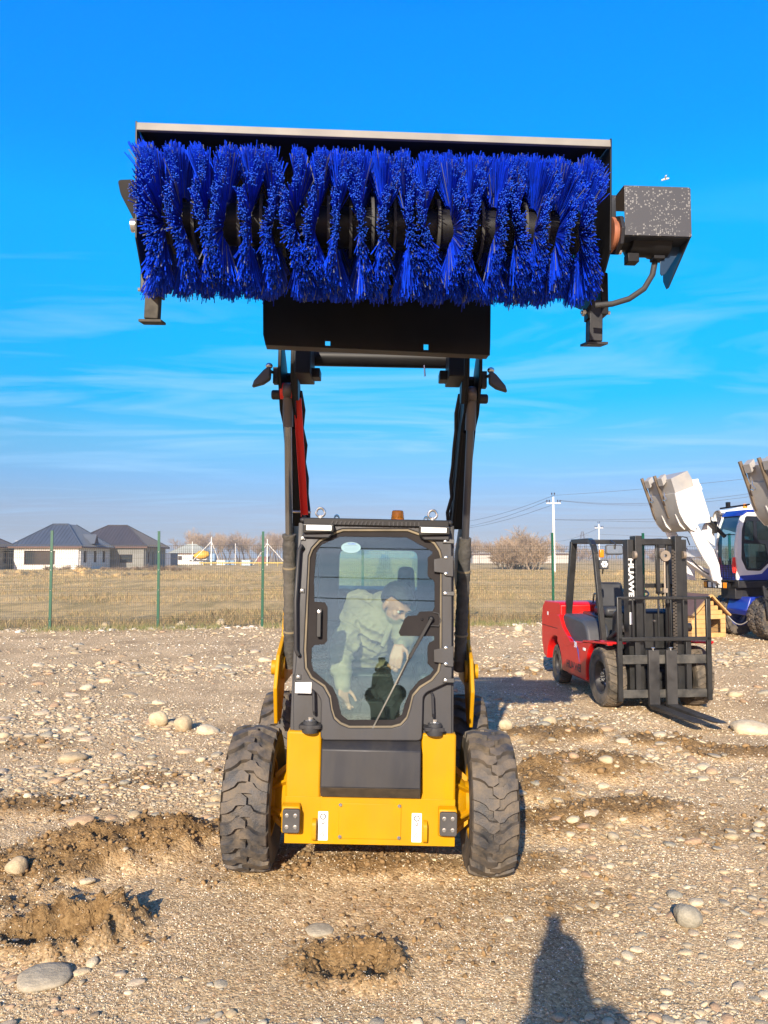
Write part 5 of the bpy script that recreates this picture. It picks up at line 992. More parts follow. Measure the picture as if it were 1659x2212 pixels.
# ------------------------------------------------------------------ self-loading concrete mixers
def mixer():
    ang = R(-80); org = Vector((7.80, 17.0, 0)); root = empty('concrete_mixer_truck', org, (0, 0, ang)); M = mx_of(org, (0, 0, ang)); Mi = M.inverted()
    tag(root, 'white and blue self loading concrete mixer behind the forklift with its cab in view', 'mixer truck', 'mixer trucks parked at the right')
    N = M.to_3x3() @ Vector((1, 0, 0))
    def Q(pts, l):
        out = []
        for cx, cy in pts: h = Mi @ hit(1338.6 + cx * .2034, 954.6 + cy * .2034, M @ Vector((l, 0, 0)), N); out.append((h.y, h.z))
        return out
    wg = mat('white primer side', (.66, .66, .65), .45, var=.05, dust=.15, dscale=2)
    # bucket
    bk = empty('bucket'); bk.parent = root
    pf = Q([(590, 540), (600, 600), (640, 750), (690, 850), (760, 930), (800, 940), (840, 860), (965, 850), (960, 790), (850, 440), (835, 385), (775, 395), (785, 470)], .1)
    c = MB(); c.prism(pf, .1, .07); c.build('bucket_side', white, bk, .006); c = MB(); c.prism(pf, -1.04, -1.07); c.build('bucket_side', white, bk, .006)
    face = Q([(590, 540), (600, 600), (640, 750), (690, 850), (760, 930), (800, 940)], .1); face2 = [(p[0] + .03, p[1] + .02) for p in face]
    c = MB(); c.prism(face + face2[::-1], .07, -1.04); back = Q([(840, 860), (965, 850), (960, 790), (850, 440)], .1); c.prism(back + [(p[0] - .03, p[1]) for p in back][::-1], .07, -1.04); c.build('bucket_shell', mat('shaded bucket steel', (.30, .295, .28), .45, var=.08, dust=.3, dscale=2), bk, smooth=50)  # white shell coloured grey: its shade is put into the colour
    lip = Q([(590, 540), (850, 440), (875, 500), (600, 615)], .1); c = MB(); c.prism(lip, .104, .12); c.build('bucket_rim', white, bk, .004)
    top = Q([(592, 540), (545, 385), (720, 300), (775, 400), (830, 420), (800, 470)], .06); c = MB(); c.prism(top, .06, -1.0); c.build('hopper_door', mat('shade grey mixer steel', (.30, .295, .285), .45, var=.1, dust=.3), bk, .004)  # hopper grey also carries painted shade over white steel
    for l in (-.42, -.98):
        r_ = Q([(560, 385), (735, 795), (720, 815), (700, 800), (540, 410)], .0); mv = [(p[0] - .17, p[1] + .02) for p in r_]
        c = MB(); c.beam((l, mv[0][0] - .02, mv[0][1] + .08), (l, mv[2][0] - .02, mv[2][1] + .02), .05, .06); c.build('wear_rail', mat('rusty rail', (.13, .10, .07), .6, .3, var=.3), bk, .003)
        c = MB(); c.prism([(mv[0][0] + .0, mv[0][1] + .0), (mv[0][0] + .10, mv[0][1] + .10), (mv[0][0] + .14, mv[0][1] - .05), (mv[0][0] + .05, mv[0][1] - .16)], l + .06, l + .26); c.build('door_bracket', MATS['shade grey mixer steel'], bk, .003)
        c = MB(); y0, z0 = face[0]; c.tube([(l + .16, y0 - .05, z0 + .04), (l + .20, y0 - .07, z0 - .05), (l + .27, y0 - .06, z0 - .12), (l + .20, y0 - .04, z0 - .15), (l + .12, y0 - .05, z0 - .12)], .014, 6); c.build('latch', steel, bk)
        rb = Q([(640, 750), (660, 755), (700, 830), (760, 900), (740, 915), (690, 870)], .0); c = MB(); c.prism([(p[0] - .06, p[1] - .02) for p in rb], l + .30, l + .33); c.build('bucket_rib', white, bk)
    # loader arms
    ap = Q([(735, 905), (760, 860), (815, 855), (850, 915), (900, 1000), (1000, 1140), (1060, 1300), (1080, 1480), (1000, 1470), (960, 1330), (890, 1225), (820, 1090)], .03)
    for l in (.03, -.95): 
        c = MB(); c.prism(ap, l, l - .06); a_ = c.build('loader_arm', white, root, .006); pv = Q([(800, 905)], .03)[0]; c = MB(); c.lathe([(0, 0), (.045, 0), (.045, .02), (0, .02)], o=(l, pv[0], pv[1]), d=(1, 0, 0), n=18); c.build('pivot_pin', steel, a_)
    cb = Q([(860, 1180), (900, 1250)], -.4); c = MB(); c.beam((.0, cb[0][0] - .1, cb[0][1]), (-.85, cb[0][0] - .1, cb[0][1]), .16, .16); c.build('arm_crossbeam', wg, root, .01)
    h1 = Q([(800, 930), (960, 1140)], -.3); c = MB(); c.tube([(-.42, h1[0][0] - .05, h1[0][1]), (-.42, h1[1][0], h1[1][1])], .05, 12); c.build('bucket_cylinder', blackp, root)
    h2 = Q([(940, 820), (1030, 930)], -.1); c = MB(); c.tube([(-.1, h2[0][0], h2[0][1]), (-.1, h2[1][0] + .2, h2[1][1] - .15)], .045, 12); c.box((-.1, h2[0][0], h2[0][1]), (.08, .12, .12)); c.build('tilt_link', blackm, root, .01)
    c = MB(); c.prism(Q([(900, 870), (985, 790), (1000, 840), (1010, 1100), (940, 1050), (870, 960)], -.2), -.2, -.24); c.build('tilt_plate', wg, root, .005)
    lo = Q([(700, 1250), (1000, 1370), (1090, 1440), (1090, 1520), (1010, 1470)], -.3); c = MB(); c.prism(lo, -.30, -.52); c.build('front_frame', wg, root, .01)
    c = MB(); pts = Q([(760, 1240), (830, 1310), (900, 1370), (950, 1400)], -.25); c.tube([(-.26, p[0], p[1]) for p in pts], .014, 6); pts = Q([(640, 1020), (680, 1000), (730, 1010), (760, 1090)], -.3); c.tube([(-.36, p[0], p[1]) for p in pts], .014, 6); c.build('hose', rubber, root)
    # cab
    cabp = Q([(1258, 1462), (1240, 1300), (1238, 1080), (1262, 900), (1300, 790), (1345, 742)], 0.0); y1 = 1.55; zt = cabp[-1][1]; zb = cabp[0][1]
    win = Q([(1330, 782), (1600, 790), (1600, 1255), (1490, 1365), (1340, 1358), (1322, 1310), (1288, 1240), (1292, 930)], 0.0); 
    sp = cabp + [(y1, zt + .02), (y1, zb)]; cabm = frame((0, 0, 0), (0, 1, 0), (0, 0, 1))
    cab = plate('cab', [sp, rounded(win, .05)], .04, cabm, white, root, .006)
    dw = mat('black window frame', (.012, .014, .02), .3, var=.1)
    win2 = Q([(1345, 830), (1415, 835), (1420, 1045), (1318, 1030), (1325, 880)], 0); win3 = Q([(1445, 835), (1600, 845), (1600, 1040), (1455, 1035)], 0); win4 = Q([(1310, 1075), (1540, 1080), (1570, 1240), (1480, 1340), (1350, 1335), (1330, 1240)], 0)
    plate('window_frame', [rounded(win, .05), rounded(win2, .03), rounded(win3, .03), rounded(win4, .03)], .03, frame((.008, 0, 0), (0, 1, 0), (0, 0, 1)), dw, cab, .002)
    dkg = glassmat('truck glass', (.22, .36, .38), 1.6, .02, .02)
    plate('side_window', [rounded(win, .05)], .004, cabm, dkg, cab)
    bl = Q([(1270, 1415), (1420, 1405), (1500, 1395), (1600, 1290)], 0); c = MB(); c.prism([bl[0], bl[1], bl[2], bl[3], (y1, bl[3][1]), (y1, zb), cabp[0]], .022, .034); c.build('blue_stripe', bluep, cab, .003)
    wsx = [cabp[0], cabp[1], cabp[2], cabp[3], cabp[4], cabp[5]]
    def fr(l, i, t=0): return (l, wsx[i][0] + t, wsx[i][1])
    # front face: pillars, windscreen, guard grille
    for l in (-.02, -.70):
        c = MB()
        for i in range(5): c.beam(fr(l, i), fr(l, i + 1), .05, .05, up=(1, 0, 0))
        c.build('pillar', white, cab, .006)
    c = MB()
    for i in range(1, 5): c.add([fr(-.70, i), fr(-.02, i), fr(-.02, i + 1), fr(-.70, i + 1)], [(0, 1, 2, 3)])
    c.build('windscreen', glassmat('screen glass', (.45, .66, .66), 1.6, .02, .03), cab, fix=False)
    c = MB(); c.prism([(p[0], p[1]) for p in (wsx[0], wsx[1])] + [(wsx[1][0] + .03, wsx[1][1]), (wsx[0][0] + .03, wsx[0][1])], -.70, -.02); c.build('front_panel', bluep, cab)
    gr = MB(); za, zb2 = zb + .03, zb + .42
    for k in range(9): gr.beam((-.72, wsx[1][0] - .06, za + k * (zb2 - za) / 8), (.0, wsx[1][0] - .06, za + k * (zb2 - za) / 8), .008, .008)
    for k in range(8): gr.beam((-.70 + k * .1, wsx[1][0] - .06, za), (-.70 + k * .1, wsx[1][0] - .06, zb2), .008, .008)
    tag(gr.build('lamp_grille', blackp, cab), kind='stuff')
    plate('far_side', [sp, rounded(win, .05)], .04, frame((-.72, 0, 0), (0, 1, 0), (0, 0, 1)), white, cab); plate('rear_side', [[(-.72, zb), (0, zb), (0, zt), (-.72, zt)], [(-.6, zb + .6), (-.12, zb + .6), (-.12, zt - .15), (-.6, zt - .15)]], .03, frame((0, y1, 0), (1, 0, 0), (0, 0, 1)), bluep, cab)
    c = MB(); c.prism([(cabp[4][0] - .02, cabp[4][1] + .02), (cabp[5][0], zt + .06), (y1 + .02, zt + .09), (y1 + .02, zt)] + [(cabp[5][0], zt)], -.76, .04); c.build('cab_roof', bluep, cab, .02)
    c = MB(); c.box((-.36, .75, zb + .45), (.45, .45, .12)); c.box((-.36, 1.0, zb + .8), (.42, .12, .65)); c.build('cab_seat', blackp, cab, .03)
    c = MB(); c.tube([(-.75, .12, zt + .13), (.05, .30, zt + .17)], .02, 8); c.box((-.5, .15, zt + .2), (.08, .07, .12)); c.build('roof_rack', blackp, cab)
    c = MB(); c.lathe([(.0, 0), (.05, 0), (.045, .09), (0, .1)], o=(-.1, .3, zt + .1), d=(0, 0, 1), n=14); c.build('beacon', amber, cab)
    mp = Q([(1140, 900), (1215, 980)], 0); c = MB(); c.tube([(0, mp[1][0] + .02, mp[1][1]), (-.06, mp[1][0] - .25, mp[1][1]), (-.10, mp[1][0] - .38, mp[1][1] + .10)], .012, 6); ma = c.build('mirror_arm', blackp, cab)
    c = MB(); c.box((-.10, mp[1][0] - .40, mp[0][1]), (.16, .05, .27)); c.build('mirror', blackp, ma, .03)
    redt = mat('red tassel', (.75, .03, .02), .7, var=.2)
    for (cx, cy, l, n_) in ((1000, 1300, -.72, 9), (1215, 1330, -.02, 7), (1255, 1350, .03, 6)):
        p = Q([(cx if l > -.5 else 1240, cy)], l)[0]; rr = random.Random(cx)
        c = MB()
        for k in range(n_): x_ = l + rr.uniform(-.05, .05); y_ = wsx[2][0] - .07 + rr.uniform(-.02, .02); z_ = zb + .50; c.tube([(x_ * .3 + l * .7, y_, z_), (x_, y_, z_ - .18), (x_ * 1.02, y_ + .01, z_ - .36 + rr.uniform(0, .06))], [.008, .016, .012], 5)
        tag(c.build('ribbon_tassel', redt, cab), kind='stuff')
    # chassis, bumper lamps, axle, wheels, ladder
    c = MB(); c.bx(-.78, .04, -.02, 3.6, zb - .17, zb - .02); c.bx(-.62, -.1, .0, 5.0, zb - .42, zb - .17); c.build('chassis', dgrey, root, .01)
    c = MB(); c.bx(-1.05, .02, -.22, -.06, zb - .03, zb + .005); lb = c.build('lamp_bar', blackp, root, .004)
    for l, m_ in ((-.90, amber), (-.72, lensm), (-.54, lensm), (-.34, lensm), (-.16, amber)): c = MB(); c.box((l, -.16, zb - .12), (.15, .10, .16)); lh = c.build('headlight', blackp, lb, .01); c = MB(); c.box((l, -.215, zb - .12), (.12, .01, .12)); c.build('lamp_lens', m_, lh, .003)
    tt = tyre_mesh(.47, .26, .26, 26, .022, tyrem, 'truck'); rr2 = rim_mesh(.26, .13, None, [bluep, steel], .2, 8, .07, .03, .14)
    for (l, y) in ((-.98, .45), (-.70, .45), (.38, .45), (.66, .45), (-.84, 2.9), (.5, 2.9)):
        wheel(root, (l, y, .468), tt, rr2, 1 if l > -.3 else -1)
    c = MB(); c.prism([(.05, .62), (.15, .90), (.75, .92), (.85, .60), (.80, .50), (.10, .50)], -.52, .20); c.build('axle_cover', bluep, root, .02)
    c = MB(); n = 20; c.tube([(-.55, .05 + .0, .62)] + [(-.45 + k * .045, .0, .50 - .20 * math.sin(math.pi * k / n)) for k in range(n)], .012, 6); c.build('brake_hose', mat('grey hose', (.35, .35, .34), .5), root)
    lad = empty('ladder'); lad.parent = root
    for y in (-.02 + .10, .44): c = MB(); c.beam((.78, y, zb - .10), (.92, y, .50), .035, .09, up=(0, 1, 0)); c.build('ladder_rail', dgrey, lad, .003)
    for k in range(4): t = k / 3.4 + .05; c = MB(); c.beam((.78 + .14 * t, .08, zb - .12 - t * (zb - .65)), (.78 + .14 * t, .44, zb - .12 - t * (zb - .65)), .10, .035); c.build('ladder_rung', dgrey, lad, .003)
    # drum
    dq = Q([(1035, 820)], -1.15)[0]; d = Vector((.10, .98, -.02)).normalized(); o_ = Vector((-1.15, dq[0], dq[1])); c = MB(); prof = [(.21, 0), (.22, .02), (.22, .10), (.25, .3), (.38, .75), (.48, 1.2), (.62, 1.8), (.68, 2.4), (.6, 3.0), (.35, 3.4), (.0, 3.45)]; c.lathe(prof, o=o_, d=d, n=36); c.lathe([(.19, .3), (.19, .0)], o=o_, d=d, n=36); dr = c.build('drum', white, root, smooth=50)
    c = MB(); c.lathe([(.185, .02), (.21, .0), (.225, .03), (.20, .05)], o=o_ - d * .01, d=d, n=36); c.build('drum_mouth', rail, dr)
    c = MB(); c.box((-.9, 2.2, zb + .3), (.9, .5, .7)); c.build('drum_support', dgrey, root, .02); c = MB(); c.box((-.6, 3.4, zb + .25), (1.1, .7, 1.1)); c.build('water_tank', dgrey, root, .05)
    return root
m1 = mixer()
m2 = copy_tree(m1); m2.location = Vector((7.80 + .90, 17.0 - 2.95, 0)); m2['label'] = 'second concrete mixer nearer the camera with only its raised white bucket inside the right edge'
for m_ in (m1, m2): m_.location.z = gh(m_.location.x, m_.location.y)
# ------------------------------------------------------------------ green mesh fence
def fence():
    root = empty('mesh_fence', (0, 19.6, 0)); tag(root, 'green wire mesh fence with square green posts behind the yard', 'fence')
    green = mat('green fence coat', (.002, .070, .036), .4, var=.08); wire = mat('fence wire', (.040, .038, .024), .6, var=.1)
    p0 = Vector((-8.16, 18.9, 0)); dr = Vector((7.06 + 8.16, 2.1, 0)); s = dr.length / 6; dr.normalize(); ang = math.atan2(dr.y, dr.x)
    pm = MB(); pm.bx(-.03, .03, -.022, .022, -.1, 2.42); pme = pm.mesh('post', green); pmw = None
    cb = MB(); cb.bx(-.034, .034, -.032, -.022, -.012, .012); cbm = cb.mesh('clamp', green); bt = MB(); bt.lathe([(0, 0), (.010, 0), (.008, .006), (0, .007)], o=(0, -.032, 0), d=(0, -1, 0), n=8); btm = bt.mesh('bolt', steel)
    wm = MB(); H = 2.05; folds = (.22, .95, 1.90)
    zs = [.04]
    for f in folds: zs += [f - .05, f, f + .05]
    zs += [H]
    def yo(z): return -.030 if any(abs(z - f) < .01 for f in folds) else 0
    r = .0032
    n = int((s - .07) / .05)
    for k in range(n + 1):
        x = .035 + k * (s - .07) / n
        for a, b in zip(zs, zs[1:]): 
            ya, yb = yo(a), yo(b); wm.add([(x - r, ya, a), (x + r, ya, a), (x + r, yb, b), (x - r, yb, b), (x, ya + 2 * r, a), (x, yb + 2 * r, b)], [(0, 1, 2, 3), (1, 4, 5, 2), (4, 0, 3, 5)])
    hz = [(z, 0) for z in (.04, .42, .62, .80, 1.15, 1.35, 1.55, 1.72, H - .01)] + [(f, -.03) for f in folds] + [(f - .05, 0) for f in folds] + [(f + .05, 0) for f in folds]
    for z, y in hz: wm.bx(.0, s, y - .0055, y - .0005, z - r, z + r)
    wme = wm.mesh('wire_panel', wire, 0, fix=False)
    for i in range(-2, 9):
        p = p0 + dr * s * i; z = gh(p.x, p.y); o = bpy.data.objects.new('post', pme); COL.objects.link(o); o.parent = root; o.location = (p.x, p.y - 19.6, z); o.rotation_euler = (random.uniform(-.006, .006), random.uniform(-.006, .006), ang)
        for f in folds + (1.45,): 
            c = bpy.data.objects.new('clamp', cbm); COL.objects.link(c); c.parent = o; c.location = (0, 0, f); 
            b = bpy.data.objects.new('bolt', btm); COL.objects.link(b); b.parent = o; b.location = (0, 0, f)
        if i < 8: w_ = bpy.data.objects.new('wire_panel', wme); COL.objects.link(w_); w_.parent = root; w_.location = (p.x, p.y - 19.6, z + .02); w_.rotation_euler = (0, 0, ang); w_['kind'] = 'stuff'
fence()

# ------------------------------------------------------------------ houses beyond the field
def wallmat(name, c1, c2, bw=.42, bh=.2, mort=(.45, .43, .40)):
    m = bpy.data.materials.new(name); m.use_nodes = True; n, l = m.node_tree.nodes, m.node_tree.links; b = n['Principled BSDF']; b.inputs['Roughness'].default_value = .9
    tc = n.new('ShaderNodeTexCoord'); sp = n.new('ShaderNodeSeparateXYZ'); l.new(tc.outputs['Object'], sp.inputs[0]); ad = n.new('ShaderNodeMath'); l.new(sp.outputs[0], ad.inputs[0]); l.new(sp.outputs[1], ad.inputs[1]); cb = n.new('ShaderNodeCombineXYZ'); l.new(ad.outputs[0], cb.inputs[0]); l.new(sp.outputs[2], cb.inputs[1])
    br = n.new('ShaderNodeTexBrick'); br.inputs['Scale'].default_value = 1; br.inputs['Brick Width'].default_value = bw; br.inputs['Row Height'].default_value = bh; br.inputs['Mortar Size'].default_value = .02; br.inputs['Color1'].default_value = c1 + (1,); br.inputs['Color2'].default_value = c2 + (1,); br.inputs['Mortar'].default_value = mort + (1,)
    l.new(cb.outputs[0], br.inputs['Vector']); nz = n.new('ShaderNodeTexNoise'); nz.inputs['Scale'].default_value = 1.2; nz.inputs['Detail'].default_value = 8; l.new(tc.outputs['Object'], nz.inputs['Vector']); mr = n.new('ShaderNodeMapRange'); mr.inputs[3].default_value = .8; mr.inputs[4].default_value = 1.15; l.new(nz.outputs[0], mr.inputs[0])
    x = n.new('ShaderNodeMix'); x.data_type = 'RGBA'; x.blend_type = 'MULTIPLY'; x.inputs[0].default_value = 1; l.new(br.outputs[0], x.inputs[6]); l.new(mr.outputs[0], x.inputs[7]); l.new(x.outputs[2], b.inputs['Base Color']); return m
winglass = mat('dark window pane', (.02, .025, .03), .15, var=.2)
def house(name, label, x0, x1, y0, y1, hw, hr, wm, rm, wins_front=(), wins_side=(), over=.7, ridge=.25, ribs=True):
    z0 = -.3; root = empty(name, ((x0 + x1) / 2, (y0 + y1) / 2, gh((x0 + x1) / 2, y0))); tag(root, label, 'house'); X, Y = (x1 - x0) / 2, (y1 - y0) / 2; t = .35
    fm = frame((0, -Y, 0), (1, 0, 0), (0, 0, 1)); sm = frame((X, 0, 0), (0, 1, 0), (0, 0, 1))
    def rects(ws): return [[(a - b / 2, c - d / 2), (a + b / 2, c - d / 2), (a + b / 2, c + d / 2), (a - b / 2, c + d / 2)] for a, b, c, d in ws]
    plate('front_wall', [[(-X, z0), (X, z0), (X, hw), (-X, hw)]] + rects(wins_front), t, fm, wm, root)
    plate('side_wall', [[(-Y + t / 2, z0), (Y, z0), (Y, hw), (-Y + t / 2, hw)]] + rects(wins_side), t, sm, wm, root)
    c = MB(); c.bx(-X - t / 2, -X + t / 2, -Y + t / 2, Y, z0, hw); c.bx(-X, X, Y - t / 2, Y + t / 2, z0, hw); tag(c.build('far_wall', wm, root), kind='stuff')
    c = MB(); c.bx(-X + .2, X - .2, -Y + .5, Y - .5, z0, .1); c.build('floor_slab', mat('dark slab', (.1, .09, .08), .9), root)
    ox, oy = X + over, Y + over; rx = max(X - Y, .3) if X > Y else .8; ry = max(Y - X, .0) if Y > X else 0.0; rx = X * ridge
    rv = [(-ox, -oy, hw), (ox, -oy, hw), (ox, oy, hw), (-ox, oy, hw), (-rx, -ry, hr), (rx, -ry, hr), (rx, ry + .01, hr), (-rx, ry + .01, hr)]
    c = MB(); c.add(rv, [(0, 1, 5, 4), (1, 2, 6, 5), (2, 3, 7, 6), (3, 0, 4, 7), (4, 5, 6, 7)]); c.add([(a, b, z - .12) for a, b, z in rv[:4]], [(0, 3, 2, 1)]); rf = c.build('roof', rm, root, smooth=0)
    c = MB(); c.bx(-ox, ox, -oy - .05, -oy + .02, hw - .22, hw + .02); c.bx(ox - .02, ox + .05, -oy, oy, hw - .22, hw + .02); c.build('fascia', mat('brown fascia', (.10, .05, .035), .7), rf)
    c = MB()
    for a, b in ((0, 4), (1, 5), (2, 6), (4, 5)): c.tube([Vector(rv[a]) + Vector((0, 0, .04)), Vector(rv[b]) + Vector((0, 0, .04))], .09, 6)
    c.build('ridge_cap', rm, rf)
    if ribs:
        c = MB(); n = int(2 * ox / .55)
        for k in range(n + 1):
            x = -ox + k * 2 * ox / n; t_ = min(1, (ox - abs(x)) / (ox - rx)); c.beam((x, -oy, hw + .03), (x, -oy + (oy - ry) * t_, hw + .03 + (hr - hw) * t_), .05, .04)
        n = int(2 * oy / .55)
        for k in range(1, n):
            y = -oy + k * 2 * oy / n; t_ = min(1, (oy - abs(y)) / (oy - ry)); c.beam((ox, y, hw + .03), (ox - (ox - rx) * t_, y, hw + .03 + (hr - hw) * t_), .05, .04)
        tag(c.build('sheet_ribs', rm, rf), kind='stuff')
    for ws, mxx in ((wins_front, fm), (wins_side, sm)):
        for a, b, cz, d in ws:
            o = plate('window', [[(a - b / 2, cz - d / 2), (a + b / 2, cz - d / 2), (a + b / 2, cz + d / 2), (a - b / 2, cz + d / 2)], [(a - b / 2 + .08, cz - d / 2 + .08), (a + b / 2 - .08, cz - d / 2 + .08), (a + b / 2 - .08, cz + d / 2 - .08), (a - b / 2 + .08, cz + d / 2 - .08)]], .12, mxx, mat('brown frame', (.08, .04, .03), .6), root)
            plate('pane', [[(a - b / 2 + .08, cz - d / 2 + .08), (a + b / 2 - .08, cz - d / 2 + .08), (a + b / 2 - .08, cz + d / 2 - .08), (a - b / 2 + .08, cz + d / 2 - .08)]], .03, mxx @ Matrix.Translation((0, 0, -.1)), winglass, o)
    return root
whiteb = wallmat('white aerated block', (.66, .63, .57), (.74, .71, .65), .6, .3, (.40, .37, .32)); brownb = wallmat('brown block', (.20, .17, .13), (.25, .21, .16)); greyw = mat('grey green render', (.19, .19, .175), .9, var=.1, vscale=1)
roofb = mat('blue grey roof sheet', (.060, .075, .10), .45, .1, var=.12, vscale=.6); roofd = mat('dark brown grey roof sheet', (.060, .054, .054), .5, .1, var=.12, vscale=.6)
h2 = house('block_house', 'unfinished white block house with a blue grey hipped metal roof and one wide dark window', -55.2, -45.6, 115, 127.6, 3.4, 6.95, whiteb, roofb, [(-1.0 - .0, 4.6, 1.75, 2.1)], [(-4.2, 1.3, 1.9, 1.8), (-.2, 1.3, 1.9, 1.8), (3.6, 1.3, 1.9, 1.8)])
c = MB(); c.prism([(-.2, .0), (1.6, 0), (.7, 1.5)], 2.2, 5.4, 'x'); d_ = c.build('dormer', roofb, h2); d_.location = (0, -1.6, 3.9)
c = MB(); c.prism([(-.05, .1), (1.45, .1), (.7, 1.35)], 5.4, 5.46, 'x'); q = c.build('dormer_gable', mat('dark gable', (.05, .035, .03), .8), h2); q.location = (0, -1.6, 3.9)
for (x_, z_) in ((-4.4, 4.25), (-3.6, 3.95), (-1.6, 4.25), (.5, 3.95)):
    c = MB(); t_ = (z_ - 3.4) / 3.55; c.box((x_, -7.0 + 7.0 * t_ - .05, z_ + .03), (1.7, .06, .06)); c.build('snow_guard', mat('pale metal', (.45, .45, .45), .5), h2)
h3 = house('grey_house', 'grey rendered house with a dark hipped roof standing right of the white block house', -53.4, -40.2, 129, 141, 3.6, 7.4, greyw, roofd, [(3.6, 2.2, 1.6, 1.4)], [(-4.0, .9, 1.8, 1.8), (-1.4, .9, 1.6, 2.2), (1.6, .9, 1.6, 2.2)])
house('brown_house', 'brown block house cut by the left edge with a dark roof', -70.5, -56.9, 105, 118, 3.3, 7.0, brownb, roofd, [(5.3, .95, 1.75, 2.0)], [(3.9, 1.3, 1.8, 1.8)])
house('far_house', 'small pale distant house with a light roof beyond the field', -66, -55, 238, 246, 3.2, 6.0, mat('far white wall', (.60, .58, .54), .9), mat('pale roof', (.30, .32, .28), .7), [(-2.5, 1.2, 1.7, 1.3), (2, 1.2, 1.7, 1.3)], [], ribs=False)
house('far_barn', 'long low pale shed far behind the dry shrubs right of the loader', 29, 62, 250, 262, 3.0, 4.2, mat('far grey wall', (.42, .40, .36), .9), mat('far tan roof', (.36, .33, .27), .8), [(-10, 1.6, 1.6, 1), (-4, 1.6, 1.6, 1), (3, 1.6, 1.6, 1)], [], ribs=False)
def small_things():
    # cabin, containers and pipe far beyond the field
    def cabin(name, label, cat, px0, px1, ytop, D, col, dep=3.0):
        a, b = P(px0, ytop, D), P(px1, ytop, D); g = gh((a.x + b.x) / 2, D); c = MB(); c.bx(a.x, b.x, D, D + dep, g, a.z); o = c.build(name, col, None, .05)
        tag(o, label, cat); n = max(3, int((b.x - a.x) / .8)); c = MB()
        for k in range(n + 1): x = a.x + (b.x - a.x) * k / n; c.bx(x - .06, x + .06, D - .07, D - .002, g, a.z - .1)
        tag(c.build('corrugation', col, o), kind='stuff')
        c = MB(); c.bx(a.x - .1, b.x + .1, D - .12, D + dep + .1, a.z, a.z + .12); c.build('roof', col, o); return o
    cabin('site_cabin', 'pale blue box cabin standing alone far beyond the field', 'cabin', 523, 540, 1211, 170, mat('pale blue sheet', (.42, .55, .66), .6))
    cabin('storage_container', 'long white low container far away left of the tripod pole', 'container', 383, 438, 1214, 190, mat('off white sheet', (.62, .62, .60), .6))
    cabin('storage_container', 'short white container far away beside a blue one', 'container', 468, 486, 1211, 185, mat('off white sheet', (.62, .62, .60), .6))
    cabin('storage_container', 'dull blue container far away right of the white one', 'container', 488, 505, 1211, 185, mat('dull blue sheet', (.16, .26, .38), .6))
    cabin('garage', 'dark blue garage beside the grey house', 'garage', 354, 368, 1196, 160, mat('slate sheet', (.06, .08, .13), .6), 6)
    cabin('brick_outbuilding', 'reddish outbuilding far away behind the pole stays', 'outbuilding', 556, 575, 1203, 240, mat('reddish brick', (.22, .10, .08), .8), 6)
    a, b = P(430, 1216, 165), P(1010, 1216, 165); c = MB(); c.tube([a, P(520, 1216, 165), P(600, 1216, 165), P(640, 1216, 165)], .14, 8); o = c.build('gas_pipe', mat('yellow pipe', (.50, .36, .06), .5)); tag(o, 'thin yellow overhead gas pipe crossing far beyond the field', 'pipe')
    for px in (440, 480, 520, 560, 600, 640): q_ = P(px, 1216, 165); c = MB(); c.tube([(q_.x, q_.y, -.2), (q_.x, q_.y, q_.z)], .07, 6); c.build('support', mat('yellow pipe', (.50, .36, .06), .5), o)
    # yellow drum truck far away
    q_ = P(437, 1203, 200); r_ = empty('distant_mixer', (q_.x, q_.y, gh(q_.x, q_.y))); tag(r_, 'tiny yellow mixer drum truck far beyond the field', 'mixer truck'); c = MB(); c.lathe([(.4, -2.2), (1.2, -.6), (1.2, .6), (.5, 1.8), (0, 1.8)], o=(0, 0, 2.4), d=(1, 0, .15), n=20); c.build('drum', mat('orange yellow drum', (.62, .33, .02), .5), r_); c = MB(); c.bx(-3, 3, -1, 1, .6, 1.1); c.build('chassis', blackm, r_); c = MB(); c.bx(2.1, 3.6, -1.1, 1.1, .7, 2.8); c.build('cab', mat('dull blue sheet', (.16, .26, .38), .6), r_, .2)
    # parked white van beside the grey house
    q_ = P(324, 1218, 175); r_ = empty('parked_van', (q_.x, q_.y, gh(q_.x, q_.y))); tag(r_, 'white van parked before the grey house seen from its front', 'van'); c = MB(); c.prism([(-2.3, .4), (-2.3, 1.1), (-1.6, 1.3), (-1.1, 2.0), (2.2, 2.05), (2.3, .4)], -.9, .9); c.build('body', white, r_, .12)
    c = MB(); c.add([(-.75, -1.63, 1.33), (.75, -1.63, 1.33), (.68, -1.17, 1.93), (-.68, -1.17, 1.93)], [(0, 1, 2, 3)]); c.build('windscreen', winglass, r_)
    for s in (-1, 1):
        c = MB(); c.box((s * .68, -2.31, .85), (.28, .05, .18)); c.build('headlight', lensm, r_)
        for y in (-1.5, 1.4): c = MB(); c.lathe([(0, 0), (.34, 0), (.34, .2), (0, .2)], o=(s * .72, y, .34), d=(s, 0, 0), n=18); c.build('wheel', rubber, r_)
    # dog kennel of boards behind the forklift
    g = P(1500, 1330, 17.6); r_ = empty('dog_kennel', (g.x, g.y, gh(g.x, g.y)), (0, 0, R(12))); tag(r_, 'small wooden board kennel with gabled roof and dark doorway behind the forklift', 'kennel'); wood = mat('pine board', (.50, .30, .11), .7, var=.25, vscale=4, dust=.2)
    W, Dp, Hh = .42, .5, .52
